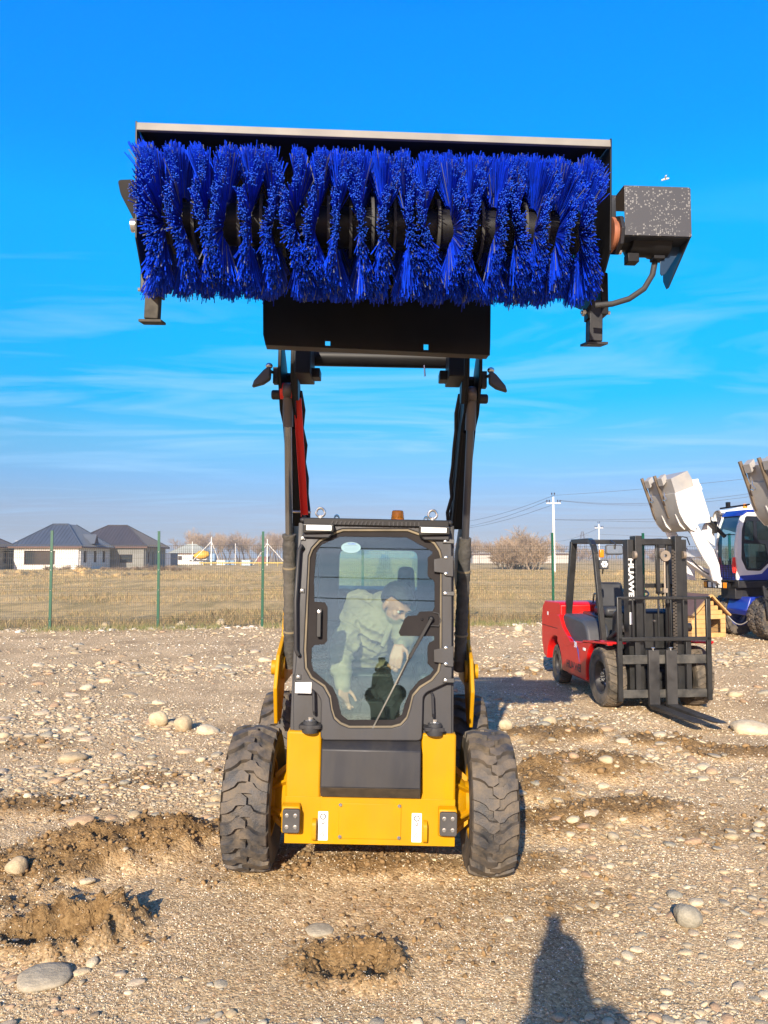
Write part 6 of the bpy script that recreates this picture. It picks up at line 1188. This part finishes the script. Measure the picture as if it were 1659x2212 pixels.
    for s in (-1, 1):
        for k in range(6): z = k * Hh / 6; c = MB(); c.bx(s * W, s * (W - .02), -Dp, Dp, z + .004, z + Hh / 6 - .004); c.build('board', wood, r_)
        c = MB(); c.prism([(0, .95), (s * (W + .04), .50), (s * (W + .04), .47), (0, .92)], -Dp - .12, Dp + .08, 'y'); c.build('roof_panel', mat('brown roofing', (.10, .06, .055), .8), r_)
        c = MB(); c.beam((0, -Dp - .13, .935), (s * (W + .04), -Dp - .13, .485), .03, .07, up=(0, 1, 0)); c.build('barge_board', wood, r_)
    for k in range(9):
        z0, z1 = k * .1, (k + 1) * .1 - .006
        def half(z): return W if z < Hh else max(.02, W * (.92 - z) / (.92 - Hh))
        if z1 < .46: segs = [(-W, -.02), (.30, W)] if z0 > .04 else [(-W, W)]
        else: segs = [(-half(z1), half(z1))]
        for a, b in segs: c = MB(); c.bx(a, b, -Dp - .02, -Dp, z0, z1); c.build('board', wood, r_)
    c = MB(); c.bx(-W + .03, W - .03, Dp - .03, Dp, 0, Hh); c.build('back_panel', wood, r_)
    g = G(1402 + 90, 1384 + 55); c = MB()
small_things()

# ------------------------------------------------------------------ poles and power lines
conc = mat('whitish concrete', (.62, .60, .55), .85, var=.1, vscale=2)
def pole(px, ybase, ytop, D, label, arm=True, stays=(), rad=.16):
    g = P(px, ybase, D); t = P(px, ytop, D); z0 = gh(g.x, D); root = empty('utility_pole', (g.x, D, z0)); tag(root, label, 'utility pole', 'utility poles beyond the fence'); h = t.z - z0
    c = MB(); c.box((0, 0, h / 2 - .3), (rad * 2.4, rad * 1.8, h + .2), taper=(.55, .6)); c.build('shaft', conc, root)
    if arm:
        c = MB(); c.box((0, -.15, h - .95), (1.7, .12, .12)); a = c.build('crossarm', conc, root)
        for x in (-.78, -.5, .5, .78): c = MB(); c.lathe([(.03, 0), (.03, .1), (.09, .12), (.07, .2), (.09, .24), (.05, .34), (0, .35)], o=(x, -.15, h - .9), d=(0, 0, 1), n=10); c.build('insulator', mat('dark insulator', (.03, .03, .05), .3), a)
        for x in (-.16, .16): c = MB(); c.lathe([(.03, 0), (.03, .1), (.09, .12), (.07, .2), (.09, .24), (.05, .34), (0, .35)], o=(x, 0, h - .02), d=(0, 0, 1), n=10); c.build('insulator', mat('dark insulator', (.03, .03, .05), .3), root)
    for (dx, dy) in stays: c = MB(); c.beam((dx, dy, -.2), (0, 0, h * .82), rad * 1.1, rad * 1.1); c.build('stay_strut', conc, root)
    return root
pole(1197, 1237, 1070, 91, 'tall white concrete power pole with crossarm right of the loader', rad=.14)
pole(1295, 1228, 1130, 150, 'smaller concrete power pole seen above the forklift guard', rad=.12)
pole(1081, 1229, 1172, 190, 'thin distant power pole before the bare shrubs', rad=.11)
pole(456, 1225, 1158, 175, 'distant pole braced by two slanting struts left of the loader', False, ((-5.2, -1), (2.0, 1)), .12)
pole(553, 1225, 1161, 190, 'thin distant pole near the third fence post', False, (), .16) if False else None
pole(614, 1224, 1162, 180, 'distant braced pole just left of the loader cab', False, ((5.2, -1), (-5.0, 1)), .18) if False else None
pole(415, 1222, 1168, 185, 'plain slim white post far beyond the field', False, (), .10)
pole(508, 1220, 1172, 185, 'plain slim post right of the braced pole', False, (), .10)
pole(577, 1224, 1163, 178, 'distant pole with one strut right of the third fence post', False, ((5.0, -1), (-3.6, 1)), .12)
wirem = mat('power line', (.09, .10, .12), .5)
def line(label, pts, sag=.0, r=.016):
    c = MB(); pp = []
    for (a, b) in zip(pts, pts[1:]):
        for k in range(12):
            t = k / 12; p = Vector(a).lerp(Vector(b), t); p.z -= sag * 4 * t * (1 - t); pp.append(p)
    pp.append(Vector(pts[-1])); c.tube(pp, r, 5); tag(c.build('power_line', wirem), label, 'power line', 'power lines')
T = P(1197, 1070, 91); A1 = P(1184, 1081, 91); A2 = P(1210, 1081, 91); L1 = P(1197, 1122, 91)
line('topmost wire running left from the tall pole', [T, P(860, 1120, 170)], 2.2, .022); line('middle wire running left from the tall pole crossarm', [A1, P(860, 1128, 170)], 2.4, .022); line('lowest wire running left from the tall pole', [P(1190, 1092, 91), P(860, 1134, 170)], 2.0, .022)
line('topmost wire running right from the tall pole', [T, P(1700, 1024, 75)], .2, .018); line('upper of the two wires leaving the crossarm to the right', [A2, P(1700, 1052, 75)], .9, .018); line('lower of the two wires leaving the crossarm to the right', [P(1212, 1082, 91), P(1700, 1060, 75)], .9, .018)
line('upper low wire running right from the tall pole', [L1, P(1700, 1108, 75)], .25, .018); line('lower low wire running right from the tall pole', [P(1199, 1123, 91), P(1700, 1128, 75)], .1, .018)
T2 = P(1295, 1140, 150); line('wire from the smaller pole to the left', [T2, P(1197, 1170, 230)], .6, .03); line('wire from the smaller pole to the right', [T2, P(1700, 1128, 140)], .4, .028); line('low wire from the smaller pole to the right', [P(1296, 1154, 150), P(1700, 1158, 140)], .3, .028)
for k, (za, zb_) in enumerate(((10.2, 8.6), (11.0, 10.2), (12.6, 12.0))): line(('lowest', 'middle', 'highest')[k] + ' wire of the line behind the photographer mirrored in the door glass', [(-40, -32, za + 1.2), (40, -34, zb_ + 1.0)], 1.0, .03)
# lattice mast far off
def lattice():
    g = P(1259, 1225, 420); h = P(1259, 1148, 420).z; root = empty('lattice_mast', (g.x, g.y, 0)); tag(root, 'faint steel lattice power mast on the horizon left of the smaller pole', 'lattice mast'); c = MB(); st = mat('mast steel', (.14, .15, .17), .6, .3)
    def w(z): return 2.6 * (1 - z / h) + .4
    for sx in (-1, 1):
        for sy in (-1, 1): c.beam((sx * w(0), sy * w(0), 0), (sx * w(h), sy * w(h), h), .22, .22)
    zz = 0; k = 0
    while zz < h - 1: z1 = min(h, zz + 1.6 * w(zz)); c.beam((-w(zz), -w(zz), zz), (w(z1), -w(z1), z1), .12, .12); c.beam((w(zz), -w(zz), zz), (-w(z1), -w(z1), z1), .12, .12); zz = z1
    c.build('lattice', st, root)
    for z in (h * .72, h * .88): c = MB(); c.beam((-3.4, 0, z), (3.4, 0, z), .25, .25); c.build('crossarm', st, root)
lattice()

# ------------------------------------------------------------------ bare trees and shrubs
bark = mat('bare bark', (.20, .155, .11), .9, var=.25, vscale=1); twigm = mat('pale twigs', (.30, .225, .15), .9, var=.3, vscale=.5); reddish = mat('reddish twigs', (.30, .22, .145), .9, var=.3, vscale=.5)
def bare_tree(kind, seed):
    rr = random.Random(seed); tr, tw = MB(), MB()
    def seg(b, p, q, r0, r1):
        d = (q - p).normalized(); u = d.orthogonal().normalized(); w_ = d.cross(u); vs = [pp + (u * math.cos(a) + w_ * math.sin(a)) * r for pp, r in ((p, r0), (q, r1)) for a in (0, 2.09, 4.19)]
        b.add(vs, [(0, 1, 4, 3), (1, 2, 5, 4), (2, 0, 3, 5)])
    def grow(p, d, L, r, lev):
        n = 3; 
        for i in range(n):
            d = (d + Vector((rr.gauss(0, .13), rr.gauss(0, .13), rr.gauss(.03, .06)))).normalized(); q = p + d * L / n; r1 = r * .8; seg(tr if lev < 2 else tw, p, q, r, r1); p = q; r = r1
            if lev < 4 and (lev > 0 or i > 0 or kind == 'shrub'):
                for k in range(2 if lev < 2 else (3 if lev == 3 else 2)):
                    a = rr.uniform(0, 6.28); sp = rr.uniform(.45, .95); e = d.orthogonal().normalized(); f = d.cross(e); nd = (d * math.cos(sp) + (e * math.cos(a) + f * math.sin(a)) * math.sin(sp)); nd.z += .22; grow(p, nd.normalized(), L * rr.uniform(.5, .68), max(r * .55, .014), lev + 1)
    if kind == 'shrub':
        for k in range(5): a = rr.uniform(0, 6.28); grow(Vector((rr.uniform(-.5, .5), rr.uniform(-.5, .5), 0)), Vector((math.cos(a) * .35, math.sin(a) * .35, 1)).normalized(), rr.uniform(1.6, 2.4), .05, 1)
    elif kind == 'poplar':
        grow(Vector((0, 0, 0)), Vector((0, 0, 1)), 5.2, .2, 0)
    else: grow(Vector((0, 0, 0)), Vector((rr.uniform(-.1, .1), 0, 1)).normalized(), 4.2, .22, 0)
    return tr.mesh('trunk', bark, 0, fix=False), tw.mesh('crown', twigm if seed % 2 else reddish, 0, fix=False)
TV = [bare_tree('tree', 1), bare_tree('tree', 2), bare_tree('shrub', 3), bare_tree('shrub', 4), bare_tree('poplar', 5)]
def tree(v, px, D, hpx, label, group, wide=1.0):
    g = P(px, 1220, D); hm = hpx / FOC * D; me = TV[v]; top = max(w_.co.z for w_ in me[1].vertices); s = hm / top
    r_ = empty('bare_tree' if v in (0, 1, 4) else 'bare_shrub', (g.x, D, gh(g.x, D) - .1), (0, 0, random.uniform(0, 6.28))); r_.scale = (s * wide, s * wide, s); tag(r_, label, 'tree' if v in (0, 1, 4) else 'shrub', group)
    for nm, m_ in (('trunk', me[0]), ('crown', me[1])): o = bpy.data.objects.new(nm, m_); COL.objects.link(o); o.parent = r_
rr = random.Random(77)
for k in range(34): D = rr.uniform(250, 330); px = 395 + k * 7.2 + rr.uniform(-4, 4); tree(rr.choice((0, 1, 4)), px, D, rr.uniform(50, 74) + 8 * math.sin(k * .5), 'leafless tree in the hazy brown tree line left of the loader', 'far tree line on the left', 1.2)
for k in range(20): D = rr.uniform(260, 360); px = 1000 + k * 6 + rr.uniform(-4, 4); tree(rr.choice((0, 1)), px, D, rr.uniform(28, 48), 'leafless tree in the low far row just right of the loader', 'far trees right of the loader', 1.3)
tree(4, 1036, 200, 68, 'lone slim leafless tree standing above the low row right of the loader', None, 1.0)
for k in range(17): D = rr.uniform(112, 135); px = 1082 + k * 4.6 + rr.uniform(-4, 4); tree(rr.choice((2, 3)), px, D, rr.uniform(62, 98) * (1 - .35 * abs(k - 9) / 10), 'tan leafless shrub in the dense thicket left of the tall white pole', 'thicket beside the tall pole', 1.15)
for k in range(26): D = rr.uniform(280, 380); px = 1185 + k * 17 + rr.uniform(-6, 6); tree(rr.choice((0, 1, 3)), px, D, rr.uniform(24, 44), 'leafless tree in the faint tree line behind forklift and mixers', 'far tree line on the right', 1.4)
for k in range(12): D = rr.uniform(98, 112); px = 225 + k * 16 + rr.uniform(-5, 5); tree(3, px, D, rr.uniform(10, 18), 'low dry bush before the white and grey houses', 'dry bushes before the houses', 2.6)
for k in range(8): D = rr.uniform(98, 105); px = 100 + k * 13 + rr.uniform(-5, 5); tree(2, px, D, rr.uniform(9, 15), 'small tangled dry bush at the foot of the white block house', 'bushes at the white house', 2.2)
# ------------------------------------------------------------------ people: one continuous remeshed body each
def person_mesh(name, caps, balls, regions, mats, vox, folds=None):
    """caps: (p, q, r0, r1), balls: (centre, radii, rotation); regions: (point, point, radius, material index) nearest wins"""
    b = MB()
    for p, q, r0, r1 in caps:
        p, q = Vector(p), Vector(q); n = 5; b.tube([p.lerp(q, i / n) for i in range(n + 1)], [r0 + (r1 - r0) * i / n for i in range(n + 1)], 14); b.ell(p, (r0,) * 3, 14, 10); b.ell(q, (r1,) * 3, 14, 10)
    for c, r, rot in balls: b.ell(c, r, 20, 14, rot=rot)
    me = b.mesh(name, mats, 0); o = bpy.data.objects.new('tmp', me); COL.objects.link(o)
    m = o.modifiers.new('r', 'REMESH'); m.mode = 'VOXEL'; m.voxel_size = vox; s_ = o.modifiers.new('s', 'SMOOTH'); s_.iterations = 3; s_.factor = .5
    dg = bpy.context.evaluated_depsgraph_get(); out = bpy.data.meshes.new_from_object(o.evaluated_get(dg)); bpy.data.objects.remove(o); out.name = name
    out.materials.clear(); [out.materials.append(q) for q in mats]
    if folds:      # cloth folds: ridged noise pushed along the normals, not on the head and hands
        nv = len(out.vertices); co = np.zeros(nv * 3); out.vertices.foreach_get('co', co); co = co.reshape(-1, 3); nr = np.zeros(nv * 3); out.vertex_normals.foreach_get('vector', nr); nr = nr.reshape(-1, 3)
        a = 1 - np.abs(vnoise(co[:, 0] * 9 + co[:, 2] * 16, co[:, 2] * 7 - co[:, 1] * 12, 5) - .5) * 2; b_ = 1 - np.abs(vnoise(co[:, 0] * 24 - co[:, 2] * 20, co[:, 2] * 26 + co[:, 1] * 14, 8) - .5) * 2
        m_ = np.ones(nv)
        for p, r in folds: m_ *= np.clip((np.linalg.norm(co - np.array(p), axis=1) - r) / .04, 0, 1)
        co += nr * ((a ** 2 * .026 + b_ ** 2 * .010 - .012) * m_)[:, None]; out.vertices.foreach_set('co', co.ravel())
    cen = np.zeros(len(out.polygons) * 3); out.polygons.foreach_get('center', cen); cen = cen.reshape(-1, 3); best = np.full(len(cen), 1e9); idx = np.zeros(len(cen), np.int32)
    for p, q, r, mi in regions:
        p, q = np.array(p), np.array(q); d = q - p; L = max((d * d).sum(), 1e-9); t = np.clip(((cen - p) @ d) / L, 0, 1); dist = np.linalg.norm(cen - (p + t[:, None] * d), axis=1) - r
        k = dist < best; best[k] = dist[k]; idx[k] = mi
    out.polygons.foreach_set('material_index', idx); out.polygons.foreach_set('use_smooth', [True] * len(idx)); return out
skin = mat('skin', (.40, .20, .12), .5, var=.12, vscale=14, spec=.4); hairm = mat('black hair', (.008, .007, .007), .6, var=.3, vscale=60, bump=.5, bscale=160)
def head_parts(c, fwd, up):
    """balls of a head with face at centre c; returns balls and the frame"""
    f = Vector(fwd).normalized(); u = Vector(up); u = (u - f * u.dot(f)).normalized(); r = f.cross(u); m3 = Matrix((r, f, u)).transposed(); c = Vector(c)
    W = lambda x, y, z: c + m3 @ Vector((x, y, z))
    balls = [(W(0, -.012, .025), (.076, .096, .092), m3), (W(0, .028, -.045), (.058, .066, .068), m3), (W(0, .062, -.088), (.026, .024, .022), m3), (W(0, .083, .020), (.055, .016, .012), m3), (W(0, .100, -.022), (.013, .019, .016), m3), (W(0, .088, .0), (.009, .014, .024), m3),
             (W(0, .084, -.057), (.024, .014, .006), m3), (W(0, .082, -.068), (.020, .013, .006), m3), (W(.080, -.005, -.012), (.010, .018, .030), m3), (W(-.080, -.005, -.012), (.010, .018, .030), m3), (W(.04, .065, -.022), (.02, .02, .018), m3), (W(-.04, .065, -.022), (.02, .02, .018), m3)]
    return balls, m3, W
def hair_obj(W, m3, parent, th=.010, seed=1):
    v, f = ico(3); rg = random.Random(seed); b = MB(); vs = []; keep = []
    for p in v:
        q = Vector(p); n = 1 + .03 * math.sin(q.x * 14) * math.sin(q.y * 17 + q.z * 11); vs.append(W(q.x * (.078 + th) * n, -.014 + q.y * (.098 + th) * n, .028 + q.z * (.092 + th) * n))
    keep = [tuple(t) for t in f if np.mean([v[i][2] for i in t]) > (.42 if np.mean([v[i][1] for i in t]) > .15 else -.35 if np.mean([v[i][1] for i in t]) < -.1 else .05)]
    b.add(vs, keep); o = b.build('hair', hairm, parent, smooth=80, fix=False); s = o.modifiers.new('solid', 'SOLIDIFY'); s.thickness = .014; s.offset = -1; return o
def eyes(W, parent, m3):
    for s in (-1, 1):
        b = MB(); b.ell(W(s * .031, .079, .004), (.0125, .0095, .0075), 12, 8, rot=m3); e = b.build('eye', mat('eye white', (.6, .57, .54), .3), parent); b = MB(); b.ell(W(s * .031, .0865, .003), (.0055, .003, .0055), 10, 6, rot=m3); b.build('iris', ink, e)
        b = MB(); b.ell(W(s * .031, .094, .023), (.020, .005, .0042), 10, 6, rot=m3); b.build('eyebrow', hairm, parent)
def hand(c, fwd, pal, side, curl=.5, L=.185):
    """capsules of a hand: palm at wrist point c pointing fwd, palm faces pal, side=+1/-1 puts the thumb"""
    f = Vector(fwd).normalized(); n = Vector(pal); n = (n - f * n.dot(f)).normalized(); s = f.cross(n) * side; c = Vector(c); out = []
    for k, (o, ln) in enumerate(((-.032, .068), (-.011, .078), (.011, .073), (.031, .058))):
        a = c + f * .025 + s * o * .5; b = c + f * .088 + s * o; out.append((a, b, .0135, .0105)); d = f; p = b
        for j in range(3): d = (d * math.cos(curl * .75) + n * math.sin(curl * .75)).normalized() if j or curl > .3 else d; q = p + d * ln * (.45, .32, .23)[j]; out.append((p, q, .0092 - j * .0008, .0085 - j * .0008)); p = q
    t0 = c + f * .02 - s * .02; t1 = t0 + (f * .55 - s * .75 + n * .25).normalized() * .045; t2 = t1 + (f * .85 - s * .35 + n * .35).normalized() * .032; t3 = t2 + (f * .9 + n * .4).normalized() * .026
    out += [(t0, t1, .014, .011), (t1, t2, .0105, .0095), (t2, t3, .0095, .008)]; return out
def operator():
    jk = mat('beige jacket', (.23, .19, .12), .85, var=.3, vscale=7, bump=1.0, bscale=12, detail=8); tro = mat('dark trousers', (.02, .02, .022), .85, var=.15); shoe = mat('black shoe', (.012, .012, .012), .5); shirt = mat('teal shirt', (.03, .12, .13), .8)
    def Q(cx, cy, D): return P(592.5 + cx * .26455, 1086.2 + cy * .26455, D)
    hd = Q(1000, 830, 4.62); neck = Q(895, 830, 4.74); shL = Q(700, 840, 4.83); shR = Q(1010, 960, 4.68); ch = Q(840, 980, 4.80); wst = Q(740, 1270, 4.98); hip = Q(730, 1400, 5.03)
    elL = Q(545, 1240, 4.66); hL = Q(560, 1480, 4.50); elR = Q(1085, 1130, 4.60); hR = Q(1015, 1180, 4.46)
    kL, kR = Q(610, 1560, 4.62), Q(960, 1580, 4.62); fL, fR = Q(640, 1800, 4.50), Q(930, 1800, 4.50)
    b, m3, W = head_parts(hd, Vector((.42, -.62, -.52)), Vector((.35, -.35, .9)))
    caps = [(hip + Vector((-.08, 0, 0)), hip + Vector((.08, 0, 0)), .125, .125), (hip, wst, .145, .135), (wst, ch, .14, .155), (ch, shL, .13, .085), (ch, shR, .13, .08), (shL, elL, .088, .072), (elL, hL, .068, .048), (shR, elR, .078, .064), (elR, hR + (elR - hR).normalized() * .05, .050, .036), (ch, neck, .10, .075), (neck, hd + Vector((-.02, .03, -.02)), .055, .052),
            (hip + Vector((-.09, 0, 0)), kL, .095, .068), (hip + Vector((.09, 0, 0)), kR, .095, .068), (kL, fL, .06, .045), (kR, fR, .06, .045), (fL, fL + Vector((0, -.12, -.02)), .045, .035), (fR, fR + Vector((0, -.12, -.02)), .045, .035)]
    hcap = hand(hR + Vector((0, 0, .03)), Vector((-.15, -.25, -.95)), Vector((-.1, -.95, .2)), 1, .35) + hand(hL, Vector((.05, -.5, -.8)), Vector((.6, -.6, .3)), 1, .5)
    regions = [(hip, wst, .14, 1), (wst, ch, .15, 1), (ch, shL, .11, 1), (ch, shR, .11, 1), (shL, elL, .06, 1), (elL, hL, .055, 1), (shR, elR, .06, 1), (elR, hR + (elR - hR).normalized() * .06, .05, 1), (ch, neck, .09, 1), (neck.lerp(hd, .5), hd, .06, 0), (hd, hd, .09, 0), (hd - Vector((0, 0, .08)), hd - Vector((0, 0, .08)), .05, 0),
               (hip + Vector((-.09, 0, -.06)), kL, .095, 2), (hip + Vector((.09, 0, -.06)), kR, .095, 2), (kL, fL, .06, 2), (kR, fR, .06, 2), (fL, fL + Vector((0, -.12, -.02)), .05, 3), (fR, fR + Vector((0, -.12, -.02)), .05, 3)] + [(p, q, r0, 0) for p, q, r0, r1 in hcap]
    me = person_mesh('person', caps + hcap, b, regions, [skin, jk, tro, shoe], .0065, [(hd, .15), (hR, .10), (hL + Vector((0, 0, -.04)), .09)])
    o = link('person', me); tag(o, 'man in a beige jacket leaning forward and looking down inside the loader cab', 'person'); hair_obj(W, m3, o, .016, 3); eyes(W, o, m3)
    c = MB(); a_, b_ = neck.lerp(hd, .30), neck; c.tube([a_ + Vector((.03, -.05, -.04)), a_ + Vector((.075, -.03, -.06)), b_ + Vector((.03, -.13, -.14)), b_ + Vector((-.01, -.17, -.24))], [.012, .02, .02, .016], 8); c.build('jacket_lapel', jk, o, smooth=80)
operator()
def photographer():
    # he stands behind the camera with the phone held up to his face: the photo shows his shadow and his mirror image in the door glass
    ph = MB(); ph.box((0, -.03, 0), (.076, .008, .155)); p = ph.build('phone', blackp, None, .003); p.location = (0, 0, 1.72); tag(p, 'black phone held upright in the raised hands of the photographer', 'phone')
    for dx, dz in ((-.020, .058), (.018, .050)): c = MB(); c.lathe([(0, 0), (.008, 0), (.008, .002), (0, .002)], o=(dx + .0, -.026, dz), d=(0, 1, 0), n=14); c.build('phone_lens', lensm, p)
    dark = mat('black down jacket', (.012, .012, .014), .6, var=.3, vscale=8, bump=.6, bscale=14); tro = mat('dark jeans', (.02, .025, .04), .85); shoe = MATS['black shoe']
    X, Y = .035, -.20; z0 = -.01; hd = Vector((.012, -.185, 1.655)); neck = Vector((X, Y, 1.53)); ch = Vector((X, Y, 1.30)); wst = Vector((X, Y, 1.05)); hip = Vector((X, Y, .93))
    shL, shR = Vector((X - .13, Y, 1.41)), Vector((X + .14, Y, 1.43)); elL, elR = Vector((X - .10, Y + .05, 1.33)), Vector((X + .07, Y + .05, 1.34)); hL, hR = Vector((-.055, -.07, 1.60)), Vector((.062, -.07, 1.60))
    b, m3, W = head_parts(hd, Vector((0, 1, .02)), Vector((0, 0, 1)))
    caps = [(hip + Vector((-.07, 0, 0)), hip + Vector((.07, 0, 0)), .13, .13), (hip, wst, .15, .15), (wst, ch, .155, .165), (ch, shL, .15, .095), (ch, shR, .15, .095), (shL, shR, .085, .085), (shL, elL, .095, .08), (elL, hL, .075, .05), (shR, elR, .095, .08), (elR, hR, .075, .05), (ch, neck, .10, .07), (neck, hd, .055, .055),
            (hip + Vector((-.09, 0, 0)), (X - .11, Y, .50), .095, .068), ((X - .11, Y, .50), (X - .12, Y - .02, .09), .062, .045), (hip + Vector((.09, 0, 0)), (X + .12, Y, .50), .095, .068), ((X + .12, Y, .50), (X + .13, Y - .02, .09), .062, .045), ((X - .12, Y - .03, .05), (X - .13, Y + .15, .035), .048, .036), ((X + .13, Y - .03, .05), (X + .15, Y + .15, .035), .048, .036)]
    hc = hand(hL, Vector((.12, .55, .75)), Vector((1, .2, 0)), -1, .55) + hand(hR, Vector((-.12, .55, .75)), Vector((-1, .2, 0)), 1, .55)
    regions = [(p_, q_, r0, 1) for p_, q_, r0, r1 in caps[:11]] + [(neck + Vector((0, 0, .04)), hd, .058, 0), (hd, hd, .09, 0), (hd + Vector((0, .03, -.06)), hd + Vector((0, .03, -.06)), .06, 0)] + [(p_, q_, r0, 2) for p_, q_, r0, r1 in caps[12:16]] + [(p_, q_, r0, 3) for p_, q_, r0, r1 in caps[16:]] + [(p_, q_, r0, 0) for p_, q_, r0, r1 in hc]
    me = person_mesh('person', caps + hc, b, regions, [skin, dark, tro, shoe], .008); o = link('person', me); tag(o, 'photographer in dark clothes holding up a phone whose shadow falls at lower right', 'person'); hair_obj(W, m3, o, .012, 5); eyes(W, o, m3)
photographer()
# a white bird high at the right
q = P(1437, 387, 38); c = MB(); c.ell((0, 0, 0), (.22, .045, .045), 12, 8); c.add([(.05, 0, .01), (-.04, 0, .01), (-.10, .30, .06), (-.02, .32, .07)], [(0, 1, 2, 3)]); 
br = c.build('bird', mat('white feathers', (.8, .8, .78), .7)); br.location = q; br.rotation_euler = (0, R(-14), 0); tag(br, 'small white bird gliding in the blue sky above the motor cover', 'bird')
c = MB(); c.add([(.05, 0, .01), (-.04, 0, .01), (-.10, -.30, .06), (-.02, -.32, .07)], [(0, 1, 2, 3)]); wg2 = c.build('wing', MATS['white feathers'], br); wg2.modifiers.new('s', 'SOLIDIFY').thickness = .008
# ------------------------------------------------------------------ haze of the plain
def haze():
    c = MB(); c.bx(-900, 900, -80, 1300, -2.5, 19); hz = c.build('haze', [], smooth=0)
    m = bpy.data.materials.new('pale haze'); m.use_nodes = True; n, l = m.node_tree.nodes, m.node_tree.links; n.clear(); o = n.new('ShaderNodeOutputMaterial'); v = n.new('ShaderNodeVolumePrincipled')
    v.inputs['Color'].default_value = (.80, .86, .95, 1); v.inputs['Density'].default_value = .00065; v.inputs['Anisotropy'].default_value = .2; l.new(v.outputs[0], o.inputs['Volume'])
    hz.data.materials.clear(); hz.data.materials.append(m); tag(hz, 'thin bluish haze lying over the plain', 'haze', kind='stuff')
    S.cycles.volume_bounces = 0; S.cycles.volume_max_steps = 64
haze()
